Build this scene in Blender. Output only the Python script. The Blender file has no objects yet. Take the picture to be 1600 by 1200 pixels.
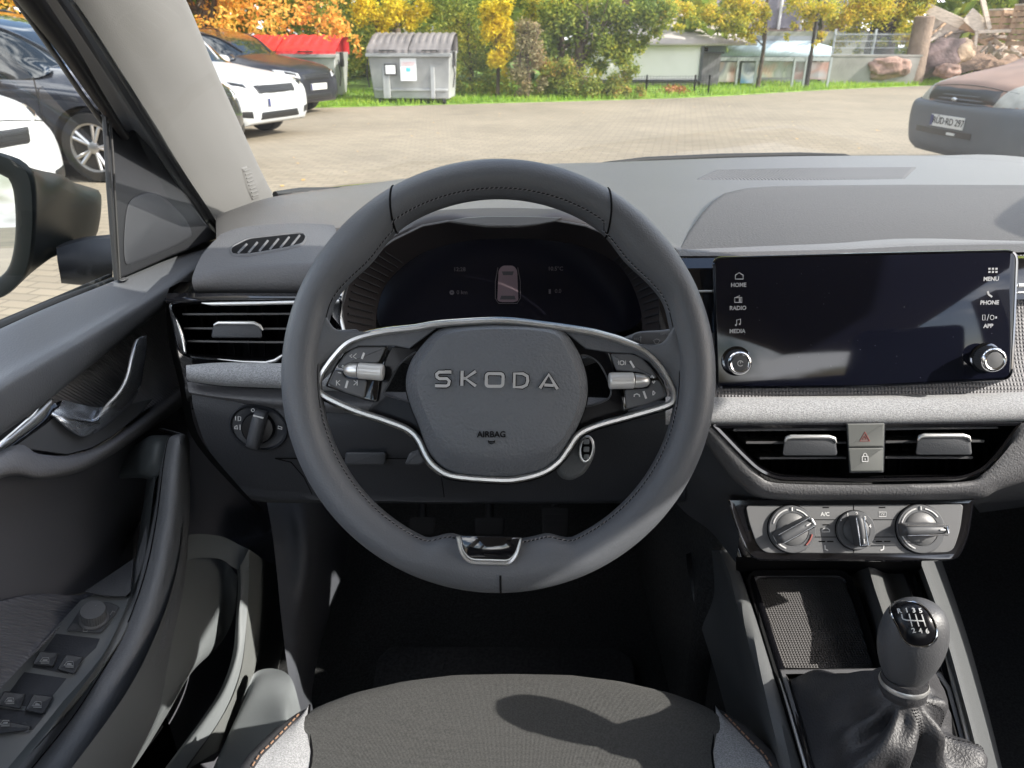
import bpy, math, random
from mathutils import Vector as V, Matrix
R_ = math.radians
random.seed(7)
sc = bpy.context.scene
COL = sc.collection
# ------------------------------------------------------------------ camera
TH, FP = R_(24.7), 1164.0
CAM = V((0, 0, 1.25))
FW = V((0, math.cos(TH), -math.sin(TH))); UP = V((0, math.sin(TH), math.cos(TH))); RT = V((1, 0, 0))
def ray(px, py): return FW + RT * ((px - 800) / FP) + UP * ((600 - py) / FP)
def T(px, py, t): return CAM + ray(px, py) * t
def aY(px, py, Y): d = ray(px, py); return CAM + d * (Y / d.y)
def aX(px, py, X): d = ray(px, py); return CAM + d * (X / d.x)
def aZ(px, py, Z): d = ray(px, py); return CAM + d * ((Z - 1.25) / d.z)
class Pl:
    """a real plane in the car; pt() turns a measured sight line into a point on it"""
    def __init__(s, o, n):
        s.o = V(o); s.n = V(n).normalized()
        s.u = (RT - s.n * RT.dot(s.n)).normalized(); s.v = s.n.cross(s.u)
    def pt(s, px, py, h=0):
        d = ray(px, py); o = s.o + s.n * h
        return CAM + d * ((o - CAM).dot(s.n) / d.dot(s.n))
    def at(s, px, py, a, b, h=0): return s.pt(px, py) + s.u * a + s.v * b + s.n * h

def cr(pts, N, closed=False, lin=False):
    pts = [V(p) for p in pts]; n = len(pts)
    if n == 1: return [pts[0]] * N
    dense = []
    segs = n if closed else n - 1
    K = 1 if lin else 12
    for i in range(segs):
        if closed: a, b, c, d = pts[i - 1], pts[i], pts[(i + 1) % n], pts[(i + 2) % n]
        else: a, b, c, d = pts[max(i - 1, 0)], pts[i], pts[i + 1], pts[min(i + 2, n - 1)]
        for k in range(K):
            t = k / K
            dense.append(b.copy() if lin else 0.5 * ((2 * b) + (c - a) * t + (2 * a - 5 * b + 4 * c - d) * t * t + (3 * b - a - 3 * c + d) * t ** 3))
    dense.append(pts[0].copy() if closed else pts[-1].copy())
    L = [0]
    for i in range(1, len(dense)): L.append(L[-1] + (dense[i] - dense[i - 1]).length)
    tot = L[-1]; out = []; j = 0
    M = N if closed else N - 1
    for k in range(N):
        s = tot * k / max(M, 1)
        while j < len(L) - 2 and L[j + 1] < s: j += 1
        q = (s - L[j]) / max(L[j + 1] - L[j], 1e-12)
        out.append(dense[j].lerp(dense[j + 1], min(max(q, 0), 1)))
    return out
def rp(pts, r, k=5):
    """round the corners of a closed 2-D outline"""
    out = []; n = len(pts)
    for i in range(n):
        a, b, c = V(pts[i - 1][:2]), V(pts[i][:2]), V(pts[(i + 1) % n][:2])
        rr = pts[i][2] if len(pts[i]) > 2 else r
        e, f = a - b, c - b
        rr = min(rr, e.length * .49, f.length * .49)
        if rr <= 0: out.append((b.x, b.y)); continue
        p, q = b + e.normalized() * rr, b + f.normalized() * rr
        for j in range(k + 1):
            t = j / k; w = p * (1 - t) ** 2 + b * 2 * t * (1 - t) + q * t * t
            out.append((w.x, w.y))
    return out
def inset(pts, d):
    n = len(pts); A = sum(pts[i][0] * pts[(i + 1) % n][1] - pts[(i + 1) % n][0] * pts[i][1] for i in range(n))
    s = 1 if A > 0 else -1; out = []
    for i in range(n):
        a, b, c = V(pts[i - 1]), V(pts[i]), V(pts[(i + 1) % n])
        e, f = (b - a), (c - b)
        m = V((-(e.y), e.x)).normalized() if e.length > 1e-9 else V((0, 0))
        m2 = V((-(f.y), f.x)).normalized() if f.length > 1e-9 else m
        w = (m + m2)
        if w.length < 1e-6: w = m
        w = w.normalized(); k = max(w.dot(m), .5)
        out.append(tuple(b + w * (s * d / k)))
    return out
def circ(cx, cy, rx, ry=None, n=32, a0=0):
    ry = rx if ry is None else ry
    return [(cx + rx * math.cos(a0 + 2 * math.pi * i / n), cy + ry * math.sin(a0 + 2 * math.pi * i / n)) for i in range(n)]

# ------------------------------------------------------------------ mesh collector
class G:
    def __init__(s): s.v = []; s.f = []; s.m = []; s.mi = 0; s.cuts = []
    def cut(s): s.cuts.append((len(s.v), len(s.f))); return s
    def add(s, vs, fs):
        o = len(s.v); s.v += [tuple(x) for x in vs]
        for f in fs: s.f.append([i + o for i in f]); s.m.append(s.mi)
        return s
    def grid(s, rows, cu=False, cv=False, cap0=False, cap1=False):
        nu, nv = len(rows[0]), len(rows); vs = [p for r in rows for p in r]; fs = []
        for j in range(nv if cv else nv - 1):
            for i in range(nu if cu else nu - 1):
                a, b = j * nu + i, j * nu + (i + 1) % nu; k = (j + 1) % nv
                fs.append([a, b, k * nu + (i + 1) % nu, k * nu + i])
        if cap0: fs.append(list(range(nu))[::-1])
        if cap1: fs.append([(nv - 1) * nu + i for i in range(nu)])
        return s.add(vs, fs)
    def loft(s, rows, nu=24, nv=16, cu=False, lin=False, cap0=False, cap1=False, linu=False):
        rs = [cr(r, nu, cu, linu) for r in rows]
        if nv and nv > len(rs):
            cols = [cr([r[i] for r in rs], nv, False, lin) for i in range(nu)]
            rs = [[c[j] for c in cols] for j in range(nv)]
        return s.grid(rs, cu=cu, cap0=cap0, cap1=cap1)
    def prism(s, pl, px, h0, h1):
        top = [pl.pt(x, y, h1) for x, y in px]; bot = [p - pl.n * (h1 - h0) for p in top]
        return s.grid([bot, top], cu=True, cap0=True, cap1=True)
    def rings(s, pl, conts, cap0=False, cap1=False, N=None):
        """closed contours [(pixels, height)] joined into one skin"""
        rows = []
        for px, h in conts:
            r = [pl.pt(x, y, h) for x, y in px]
            rows.append(cr(r, N, True, True) if N else r)
        return s.grid(rows, cu=True, cap0=cap0, cap1=cap1)
    def dome(s, pl, px, h0, h1, ins, k=4, cap0=True):
        """pillow-edged slab"""
        c = [(px, h0)]
        for i in range(k + 1):
            a = i / k * math.pi / 2
            c.append((inset(px, ins * (1 - math.cos(a))), h1 - (ins * .00055) * 1.0 * (1 - math.sin(a)) if h1 - h0 > ins * .00055 else h0 + (h1 - h0) * math.sin(a)))
        return s.rings(pl, c, cap0=cap0, cap1=True)
    def box(s, c, d, rot=None):
        c = V(c); vs = []
        for z in (-1, 1):
            for x, y in ((-1, -1), (1, -1), (1, 1), (-1, 1)):
                p = V((x * d[0] / 2, y * d[1] / 2, z * d[2] / 2)); vs.append(c + (rot @ p if rot else p))
        return s.add(vs, [[3, 2, 1, 0], [4, 5, 6, 7], [0, 1, 5, 4], [1, 2, 6, 5], [2, 3, 7, 6], [3, 0, 4, 7]])
    def tube(s, path, r, n=10, closed=False, flat=1.0, nrm=None, caps=True):
        path = [V(p) for p in path]; N = len(path); rows = []; prev = V(nrm) if nrm is not None else None
        for i, p in enumerate(path):
            if closed: t = path[(i + 1) % N] - path[i - 1]
            else: t = path[min(i + 1, N - 1)] - path[max(i - 1, 0)]
            t = t.normalized() if t.length > 1e-12 else V((0, 0, 1))
            if prev is None: prev = t.orthogonal()
            a = (prev - t * prev.dot(t))
            a = a.normalized() if a.length > 1e-9 else t.orthogonal().normalized()
            if nrm is None: prev = a
            b = t.cross(a); q = r[i] if isinstance(r, (list, tuple)) else r
            rows.append([p + a * (q * flat * math.cos(2 * math.pi * k / n)) + b * (q * math.sin(2 * math.pi * k / n)) for k in range(n)])
        if closed:
            nu = n; vs = [p for rr in rows for p in rr]; fs = []
            for j in range(N):
                for i in range(nu): k = (j + 1) % N; fs.append([j * nu + i, j * nu + (i + 1) % nu, k * nu + (i + 1) % nu, k * nu + i])
            return s.add(vs, fs)
        return s.grid(rows, cu=True, cap0=caps, cap1=caps)
    def lathe(s, o, ax, prof, n=32, cap=True, u=None, knurl=0, kr=None):
        o = V(o); ax = V(ax).normalized(); u = (V(u) if u is not None else ax.orthogonal()); u = (u - ax * u.dot(ax)).normalized(); w = ax.cross(u); rows = []
        for j, (r, h) in enumerate(prof):
            row = []
            for k in range(n):
                rr = r * (1 - knurl * (k % 2)) if knurl and (kr is None or j in kr) else r
                a = 2 * math.pi * k / n; row.append(o + ax * h + u * (rr * math.cos(a)) + w * (rr * math.sin(a)))
            rows.append(row)
        return s.grid(rows, cu=True, cap0=cap, cap1=cap)
    def rib(s, pl, pts, w, h=0, th=.0006, closed=False, m=.00055):
        """a thin raised line on a plane; width in metres = w*m"""
        P = [pl.pt(x, y, h) for x, y in pts]; W = w * m / 2; N = len(P); A = []; B = []
        for i in range(N):
            t = (P[(i + 1) % N] - P[i - 1]) if closed else (P[min(i + 1, N - 1)] - P[max(i - 1, 0)])
            q = pl.n.cross(t).normalized(); A.append(P[i] + q * W); B.append(P[i] - q * W)
        d = pl.n * th
        rows = [[p for p in A], [p + d for p in A], [p + d for p in B], [p for p in B]]
        cols = [[rows[j][i] for j in range(4)] for i in range(N)]
        if closed: cols.append(cols[0])
        return s.grid(cols, cu=True, cap0=not closed, cap1=not closed)
    def text(s, pl, txt, px, py, hpx, h=0, th=.0004, sx=1.0, rot=0, m=.00055, bold=0):
        cu = bpy.data.curves.new('t', 'FONT'); cu.body = txt; cu.align_x = 'CENTER'; cu.align_y = 'CENTER'
        cu.size = hpx * m * 1.38; cu.extrude = th / 2; cu.offset = bold * m; cu.resolution_u = 3
        ob = bpy.data.objects.new('t', cu); COL.objects.link(ob)
        me = bpy.data.meshes.new_from_object(ob.evaluated_get(bpy.context.evaluated_depsgraph_get()))
        o = pl.pt(px, py, h); c, sn = math.cos(rot), math.sin(rot)
        vs = [o + pl.u * ((v.co.x * c - v.co.y * sn) * sx) + pl.v * (v.co.x * sn + v.co.y * c) + pl.n * (v.co.z + th / 2) for v in me.vertices]
        s.add(vs, [list(p.vertices) for p in me.polygons])
        bpy.data.objects.remove(ob); bpy.data.meshes.remove(me); bpy.data.curves.remove(cu)
        return s
    def build(s, name, mat, parent=None, smooth=35, bevel=0, seg=2, solid=0, label=None, sub=0, soff=-1):
        if s.cuts:
            cs = [(0, 0)] + [c for c in s.cuts if c != (0, 0)]
            if cs[-1] != (len(s.v), len(s.f)): cs.append((len(s.v), len(s.f)))
            out = None
            for (v0, f0), (v1, f1) in zip(cs, cs[1:]):
                q = G(); q.v = s.v[v0:v1]; q.f = [[i - v0 for i in f] for f in s.f[f0:f1]]; q.m = s.m[f0:f1]
                o = q.build(name, mat, parent, smooth, bevel, seg, solid, label, sub, soff); out = out or o
            return out
        me = bpy.data.meshes.new(name); me.from_pydata(s.v, [], s.f)
        mats = mat if isinstance(mat, (list, tuple)) else [mat]
        for q in mats: me.materials.append(q)
        if len(mats) > 1: me.polygons.foreach_set('material_index', s.m)
        me.validate(); me.update()
        if smooth:
            me.shade_smooth(); me.set_sharp_from_angle(angle=R_(smooth))
        o = bpy.data.objects.new(name, me); COL.objects.link(o)
        if parent is not None:
            o.parent = parent
            r = parent
            loc = V(r.get('_l', (0, 0, 0))) if '_l' in r.keys() else None
            if loc is not None and not parent.get('_local'): o.matrix_parent_inverse = Matrix.Translation(-loc)
        if label: o['label'] = label
        if solid:
            md = o.modifiers.new('s', 'SOLIDIFY'); md.thickness = solid; md.offset = soff
        if sub: md = o.modifiers.new('d', 'SUBSURF'); md.levels = md.render_levels = sub
        if bevel:
            md = o.modifiers.new('b', 'BEVEL'); md.width = bevel; md.segments = seg; md.limit_method = 'ANGLE'; md.angle_limit = R_(38)
            md.use_clamp_overlap = True
        return o
def thing(name, label, cat, loc=(0, 0, 0), rz=0, group=None, local=False):
    o = bpy.data.objects.new(name, None); COL.objects.link(o); o.empty_display_size = .1
    o.location = loc; o.rotation_euler = (0, 0, rz); o['label'] = label; o['category'] = cat
    if group: o['group'] = group
    if local: o['_local'] = 1
    else: o['_l'] = tuple(loc)
    return o
def tag(o, label, cat, group=None, kind=None):
    o['label'] = label; o['category'] = cat
    if group: o['group'] = group
    if kind: o['kind'] = kind
    return o
def struct(o, label=None, kind='structure'):
    o['kind'] = kind
    if label: o['label'] = label
    return o

from mathutils.bvhtree import BVHTree
def bvh(o):
    me = o.data; return BVHTree.FromPolygons([v.co.copy() for v in me.vertices], [list(p.vertices) for p in me.polygons])
def cast(bv, px, py, h=0):
    d = ray(px, py).normalized(); r = bv.ray_cast(CAM, d)
    if r[0] is None: return None
    n = r[1] if r[1].dot(d) < 0 else -r[1]
    return r[0] + n * h
def drape(bv, a, b, h, nu=40, nv=8):
    """grid of points lying on a real surface between two measured edges"""
    A = cr([V((x, y, 0)) for x, y in a], nu); B = cr([V((x, y, 0)) for x, y in b], nu); rows = []
    for j in range(nv):
        row = []
        for i in range(nu):
            p = A[i].lerp(B[i], j / (nv - 1)); e = h if 0 < j < nv - 1 and 0 < i < nu - 1 else -.001
            q = cast(bv, p.x, p.y, e); row.append(q if q is not None else (row[-1] if row else V((0, 0, 0))))
        rows.append(row)
    return rows
# ------------------------------------------------------------------ materials
def newmat(name):
    m = bpy.data.materials.new(name); m.use_nodes = True; nt = m.node_tree
    return m, nt, nt.nodes['Principled BSDF']
def nd(nt, t, **k):
    n = nt.nodes.new(t)
    for a, b in k.items():
        if a in n.inputs: n.inputs[a].default_value = b
        else: setattr(n, a, b)
    return n
def c4(c): return (c, c, c, 1) if isinstance(c, (int, float)) else (c[0], c[1], c[2], 1)
ALB = 1.0
def mat(name, col, rough=.5, metal=0, bump=None, var=None, coat=0, spec=.5, kind='noise', stretch=(1, 1, 1), dirt=None, sheen=0):
    m, nt, p = newmat(name); L = nt.links.new
    if max(c4(col)[:3]) < .125: col = tuple(x * ALB for x in c4(col)[:3])
    p.inputs['Base Color'].default_value = c4(col); p.inputs['Roughness'].default_value = rough
    p.inputs['Metallic'].default_value = metal; p.inputs['Coat Weight'].default_value = coat
    p.inputs['Specular IOR Level'].default_value = spec
    if coat: p.inputs['Coat Roughness'].default_value = .04
    if sheen: p.inputs['Sheen Weight'].default_value = sheen; p.inputs['Sheen Roughness'].default_value = .5
    tc = nd(nt, 'ShaderNodeTexCoord'); mp = nd(nt, 'ShaderNodeMapping'); mp.inputs['Scale'].default_value = stretch
    L(tc.outputs['Object'], mp.inputs[0]); vec = mp.outputs[0]
    src = None
    if bump:
        if kind == 'voronoi':
            t = nd(nt, 'ShaderNodeTexVoronoi', feature='SMOOTH_F1'); t.inputs['Scale'].default_value = bump[0]; src = t.outputs['Distance']
        elif kind == 'lines':
            t = nd(nt, 'ShaderNodeTexWave', wave_type='BANDS', bands_direction='DIAGONAL'); t.inputs['Scale'].default_value = bump[0]; src = t.outputs['Fac']
        elif kind == 'zlines':
            t = nd(nt, 'ShaderNodeTexWave', wave_type='BANDS', bands_direction='Z'); t.inputs['Scale'].default_value = bump[0]; src = t.outputs['Fac']
        elif kind in ('weave', 'dots'):
            a = nd(nt, 'ShaderNodeTexWave', wave_type='BANDS', bands_direction='X'); b = nd(nt, 'ShaderNodeTexWave', wave_type='BANDS', bands_direction='Y' if kind == 'weave' else 'Z')
            for w in (a, b): w.inputs['Scale'].default_value = bump[0]; L(vec, w.inputs['Vector'])
            q = nd(nt, 'ShaderNodeMath', operation='MULTIPLY'); L(a.outputs['Fac'], q.inputs[0]); L(b.outputs['Fac'], q.inputs[1]); src = q.outputs[0]; t = None
        else:
            t = nd(nt, 'ShaderNodeTexNoise'); t.inputs['Scale'].default_value = bump[0]; t.inputs['Detail'].default_value = 2; src = t.outputs['Fac']
        if t: L(vec, t.inputs['Vector'])
        b = nd(nt, 'ShaderNodeBump'); b.inputs['Distance'].default_value = bump[1]; b.inputs['Strength'].default_value = 1
        L(src, b.inputs['Height']); L(b.outputs[0], p.inputs['Normal'])
    if var:
        t = nd(nt, 'ShaderNodeTexNoise'); t.inputs['Scale'].default_value = var[0]; t.inputs['Detail'].default_value = 3; L(vec, t.inputs['Vector'])
        rm = nd(nt, 'ShaderNodeValToRGB'); e = rm.color_ramp.elements
        e[0].position, e[1].position = .36, .64
        lo, hi = var[1], var[2]
        e[0].color = c4([x * lo for x in (c4(col)[:3])]); e[1].color = c4([x * hi for x in c4(col)[:3]])
        L(t.outputs['Fac'], rm.inputs[0]); L(rm.outputs[0], p.inputs['Base Color'])
    if dirt:   # broad smudges in the gloss
        t = nd(nt, 'ShaderNodeTexNoise'); t.inputs['Scale'].default_value = dirt[0]; t.inputs['Detail'].default_value = 4; L(vec, t.inputs['Vector'])
        mr = nd(nt, 'ShaderNodeMapRange'); mr.inputs['From Min'].default_value = .35; mr.inputs['From Max'].default_value = .7
        mr.inputs['To Min'].default_value = rough; mr.inputs['To Max'].default_value = rough + dirt[1]
        L(t.outputs['Fac'], mr.inputs[0]); L(mr.outputs[0], p.inputs['Roughness'])
    return m
def glassmat(name, tint=(.96, .985, .975), refl=.05, rough=0):
    m, nt, p = newmat(name); nt.nodes.remove(p); L = nt.links.new
    tr = nd(nt, 'ShaderNodeBsdfTransparent'); tr.inputs[0].default_value = c4(tint)
    gl = nd(nt, 'ShaderNodeBsdfGlossy'); gl.inputs['Roughness'].default_value = rough
    fr = nd(nt, 'ShaderNodeFresnel'); fr.inputs[0].default_value = 1.45
    mu = nd(nt, 'ShaderNodeMath', operation='MULTIPLY'); mu.inputs[1].default_value = refl / .04
    mx = nd(nt, 'ShaderNodeMixShader'); L(fr.outputs[0], mu.inputs[0]); L(mu.outputs[0], mx.inputs[0]); L(tr.outputs[0], mx.inputs[1]); L(gl.outputs[0], mx.inputs[2])
    L(mx.outputs[0], nt.nodes['Material Output'].inputs[0]); return m
def leafmat(name, cols, trans=.35, rough=.6):
    m, nt, p = newmat(name); L = nt.links.new
    g = nd(nt, 'ShaderNodeNewGeometry'); rm = nd(nt, 'ShaderNodeValToRGB'); e = rm.color_ramp.elements
    n = len(cols)
    while len(e) < n: e.new(.5)
    for i, c in enumerate(cols): e[i].position = i / (n - 1); e[i].color = c4(c)
    tc = nd(nt, 'ShaderNodeTexCoord'); t = nd(nt, 'ShaderNodeTexNoise'); t.inputs['Scale'].default_value = 1.1; L(tc.outputs['Object'], t.inputs['Vector'])
    a = nd(nt, 'ShaderNodeMath', operation='MULTIPLY_ADD'); a.inputs[1].default_value = .55; L(g.outputs['Random Per Island'], a.inputs[0])
    b = nd(nt, 'ShaderNodeMapRange'); b.inputs['From Min'].default_value = .3; b.inputs['From Max'].default_value = .7; b.inputs['To Max'].default_value = .5; L(t.outputs['Fac'], b.inputs[0]); L(b.outputs[0], a.inputs[2])
    L(a.outputs[0], rm.inputs[0]); L(rm.outputs[0], p.inputs['Base Color']); p.inputs['Roughness'].default_value = rough
    tl = nd(nt, 'ShaderNodeBsdfTranslucent'); L(rm.outputs[0], tl.inputs[0]); mx = nd(nt, 'ShaderNodeMixShader'); mx.inputs[0].default_value = trans
    L(p.outputs[0], mx.inputs[1]); L(tl.outputs[0], mx.inputs[2]); L(mx.outputs[0], nt.nodes['Material Output'].inputs[0]); return m

ALB = 1.75
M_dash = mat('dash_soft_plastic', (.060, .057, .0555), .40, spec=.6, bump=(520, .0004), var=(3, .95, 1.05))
M_pad = mat('dash_pad_plastic', (.044, .0415, .0405), .64, bump=(420, .0007), var=(2, .95, 1.05))
M_band = mat('speaker_grille', (.053, .0505, .05), .6, kind='dots', bump=(60, .0015))
M_gray = mat('grained_dark_plastic', (.058, .058, .061), .55, bump=(520, .0006))
M_hard = mat('hard_dark_plastic', (.03, .032, .036), .5, bump=(700, .0003))
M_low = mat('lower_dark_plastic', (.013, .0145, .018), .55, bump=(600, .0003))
M_hood = mat('binnacle_plastic', (.013, .0112, .0125), .55, bump=(800, .0002))
M_leather = mat('rim_leather', (.053, .0565, .063), .43, bump=(650, .00035), var=(6, .93, 1.07), dirt=(14, .08))
M_airbag = mat('airbag_leather', (.062, .067, .075), .5, kind='noise', bump=(420, .0012), var=(5, .93, 1.07))
M_gloss = mat('gloss_black', (.004, .004, .005), .06, coat=1, dirt=(30, .05))
M_screen = mat('screen_glass', (.0035, .004, .008), .03, spec=.6, dirt=(22, .05))
M_chrome = mat('chrome', (.75, .75, .76), .12, 1, dirt=(40, .06))
M_satin = mat('satin_silver', (.72, .72, .71), .32, .85, dirt=(40, .08))
M_dchrome = mat('dark_chrome', (.13, .14, .16), .08, 1)
M_scroll = mat('silver_scroll', (.62, .62, .61), .35, .4)
M_key = mat('key_plastic', (.05, .052, .056), .5, bump=(900, .0001))
M_white = mat('print_white', (.62, .62, .62), .6)
M_print = mat('print_grey', (.24, .25, .26), .6)
M_faint = mat('print_faint', (.05, .043, .05), .6)
M_fainter = mat('print_fainter', (.026, .024, .028), .6)
M_red = mat('print_red', (.3, .08, .07), .6)
M_black = mat('matt_black', (.003, .003, .0035), .8, spec=.1)
M_heather = mat('heather_cloth', (.29, .295, .305), .95, bump=(1200, .0005), var=(1100, .7, 1.3), stretch=(.6, 1, 1), sheen=.2)
M_seat = mat('seat_cloth', (.037, .037, .0355), .95, kind='weave', bump=(260, .0008), var=(600, .75, 1.3), sheen=.1)
M_seatside = mat('seat_leatherette', (.03, .03, .032), .55, bump=(800, .0002))
M_stitch = mat('thread_grey', (.16, .16, .17), .8)
M_orange = mat('thread_tan', (.33, .2, .13), .7)
M_door = mat('door_grain', (.09, .09, .096), .58, kind='noise', bump=(480, .0006))
M_doortop = mat('door_top', (.066, .069, .075), .52, bump=(600, .0004))
M_ribbed = mat('door_ribbed', (.22, .215, .22), .6, kind='lines', bump=(130, .0006))
M_insert = mat('door_insert', (.05, .051, .059), .8, bump=(900, .0003))
M_insert2 = mat('door_cloth', (.06, .062, .072), .9, kind='lines', bump=(200, .0007))
M_pocket = mat('door_pocket', (.16, .175, .182), .6, bump=(900, .0002))
M_pocket2 = mat('door_pocket_ribbed', (.18, .19, .185), .6, kind='zlines', bump=(85, .0008))
M_arm = mat('armrest_skin', (.078, .082, .089), .55, bump=(520, .0005))
M_armb = mat('armrest_shell', (.038, .044, .047), .5, bump=(900, .0001))
M_pillar = mat('pillar_fabric', (.165, .16, .154), .85, bump=(700, .0002))
M_roof = mat('roof_fabric', (.5, .48, .45), .9)
M_carpet = mat('carpet', (.012, .0125, .013), .95, bump=(500, .002), var=(300, .6, 1.5))
M_mat = mat('footmat', (.02, .02, .021), .95, bump=(700, .0015), var=(200, .7, 1.3))
M_rubber = mat('rubber', (.014, .014, .014), .6)
M_tray = mat('tray_rubber', (.05, .048, .048), .55, kind='weave', bump=(105, .0012))
M_console = mat('console_plastic', (.055, .058, .06), .5, bump=(700, .0003))
M_climate = mat('climate_plate', (.128, .13, .134), .45, bump=(1200, .0001))
M_boot = mat('boot_leather', (.022, .022, .024), .5, bump=(520, .0007))
M_knob = mat('knob_leather', (.04, .041, .044), .45, bump=(650, .0003))
M_haz = mat('button_grey', (.12, .125, .12), .45)
M_slat = mat('slat_plastic', (.05, .05, .052), .35)
M_glass = glassmat('window_glass', refl=.035)
M_wglass = glassmat('windscreen_glass', tint=(.95, .97, .96), refl=.03)
nt_ = M_wglass.node_tree; o_ = nt_.nodes['Material Output']; m0 = o_.inputs[0].links[0].from_node   # film of dust, added as a pale veil to haze the view outside
df = nd(nt_, 'ShaderNodeBsdfTranslucent'); df.inputs[0].default_value = (.75, .74, .7, 1); m1 = nd(nt_, 'ShaderNodeMixShader'); tc_ = nd(nt_, 'ShaderNodeTexCoord'); nz_ = nd(nt_, 'ShaderNodeTexNoise'); nz_.inputs['Scale'].default_value = 5; nz_.inputs['Detail'].default_value = 6
nt_.links.new(tc_.outputs['Object'], nz_.inputs['Vector']); mr_ = nd(nt_, 'ShaderNodeMapRange'); mr_.inputs['From Min'].default_value = .35; mr_.inputs['From Max'].default_value = .75; mr_.inputs['To Min'].default_value = .004; mr_.inputs['To Max'].default_value = .02
nt_.links.new(nz_.outputs['Fac'], mr_.inputs[0]); nt_.links.new(mr_.outputs[0], m1.inputs[0]); nt_.links.new(m0.outputs[0], m1.inputs[1]); nt_.links.new(df.outputs[0], m1.inputs[2]); nt_.links.new(m1.outputs[0], o_.inputs[0])
M_spoke = mat('spoke_black', (.004, .004, .005), .22, spec=.22)
M_lever = mat('lever_chrome', (.55, .58, .63), .22, .8, dirt=(40, .06))
M_word = mat('letter_silver', (.5, .5, .5), .35, .35)
M_icg = mat('cluster_glass', (.005, .005, .008), .12, spec=.22)
M_mirror = mat('mirror', (.85, .87, .88), .01, 1)
# ================================================================== STEERING WHEEL
WC = T(779, 587.5, .633); PW = Pl(WC, -FW); K = .633 / FP        # metres per pixel on the wheel plane
wheel = thing('steering_wheel', 'dark grey leather steering wheel with flat insert at the bottom and silver spokes', 'steering wheel', tuple(WC))
def wpt(r, a, h): return WC + PW.u * (r * math.cos(a)) + PW.v * (r * math.sin(a)) + PW.n * h
def rin(a):
    d = abs((math.degrees(a) + 90 + 180) % 360 - 180)
    s = max(0, min(1, (25 - d) / 9)); s = s * s * (3 - 2 * s)
    e = .5 * math.exp(-((abs((math.degrees(a)) % 360 - 180) - 0) / 1) ** 2)
    return (279 - 21 * s - 11 * math.exp(-((abs(math.degrees(a) % 360 - 90) - 48) / 9.5) ** 2) + 4 * math.exp(-((abs(math.degrees(a) % 360 - 90) - 66) / 6) ** 2)) * K
ROUT = 340 * K
def rimpt(a, ph, off=0):
    ri = rin(a); c = (ri + ROUT) / 2; ra = (ROUT - ri) / 2 + off
    q = math.cos(ph); z = math.sin(ph)
    return wpt(c + ra * q, a, (.0205 + off) * z - .004)
NA, NP = 220, 28
rows = [[rimpt(2 * math.pi * j / NA, 2 * math.pi * k / NP) for k in range(NP)] for j in range(NA)]
g = G(); n0 = NP
vs = [p for r in rows for p in r]; fs = []
for j in range(NA):
    for i in range(NP): k = (j + 1) % NA; fs.append([j * NP + i, j * NP + (i + 1) % NP, k * NP + (i + 1) % NP, k * NP + i])
g.add(vs, fs); rim = g.build('rim', M_leather, wheel, smooth=80)
# seams between the leather panels, stitching along the inner edge
g = G()
for ai, ao in ((125.4, 118.9), (52.3, 59.9), (270.6, 270.6)):
    g.tube([rimpt(R_(ai + (ao - ai) * (1 + math.cos(2 * math.pi * k / 40)) / 2), (2 * math.pi * k / 40) if ai < 200 else R_(-95 + 178 * k / 39), .0001) for k in range(40)], .0009, 5, closed=ai < 200).cut()
g.build('leather_seam', M_black, rim)
g = G(); NS = 250
for j in range(NS):
    a = 2 * math.pi * (j + .5) / NS; dg = math.degrees(a)
    if 8 < abs((dg + 90 + 180) % 360 - 180) and not (156 < dg < 190) and not (dg < 20 or dg > 352):
        up = 55 < dg < 125
        ph = R_(133 if up else 158); da = .0085
        p, q = rimpt(a - da, ph - .06, .0003), rimpt(a + da, ph + .06, .0003)
        g.tube([p, rimpt(a, ph, .0009), q], .00055, 4)
g.build('stitching', M_stitch, rim, smooth=60)
g = G()
g.tube([rimpt(2 * math.pi * j / 220, R_(133 if 55 < 360 * j / 220 < 125 else 158), .00005) for j in range(221)], .0005, 4)
g.build('stitch_groove', M_black, rim)
# leather flanges where the spokes grow out of the rim
for pts in ([[(488, 478), (503, 486), (513, 500), (530, 516), (600, 518.5)], [(484, 520), (496, 520), (512, 520), (538, 523), (602, 519.5)], [(484, 560), (492, 558), (504, 553), (524, 543), (557, 529.5)], [(484, 598), (488, 592), (492, 584), (499, 577), (508, 575)], [(486, 625), (490, 618), (493, 611), (496, 605), (499, 598)]],
            [[(1074, 482), (1058, 496), (1048, 518), (1030, 538), (980, 536)], [(1076, 535), (1060, 540), (1048, 542), (1025, 543), (985, 538)], [(1076, 570), (1066, 568), (1055, 565), (1035, 560), (1009, 550.5)], [(1074, 600), (1066, 596), (1058, 590), (1046, 583), (1033, 574)], [(1072, 628), (1064, 622), (1058, 616), (1055, 610), (1051, 605)]]):
    HH = [[.002, .004, .003, .000, -.003], [.006, .006, .005, .001, -.003], [.006, .006, .004, .001, -.003], [.006, .004, .001, -.002, -.003], [.002, .0, -.002, -.003, -.004]]
    rw = [[PW.pt(x, y, h) for (x, y), h in zip(r, hh)] for r, hh in zip(pts, HH)]
    g = G(); g.loft([[PW.pt(x, y, -.022) for x, y in pts[0]], [PW.pt(x, y, -.006) for x, y in pts[0]]] + rw, 24, 30)
    g.build('spoke_leather', M_leather, wheel, smooth=70)
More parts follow.
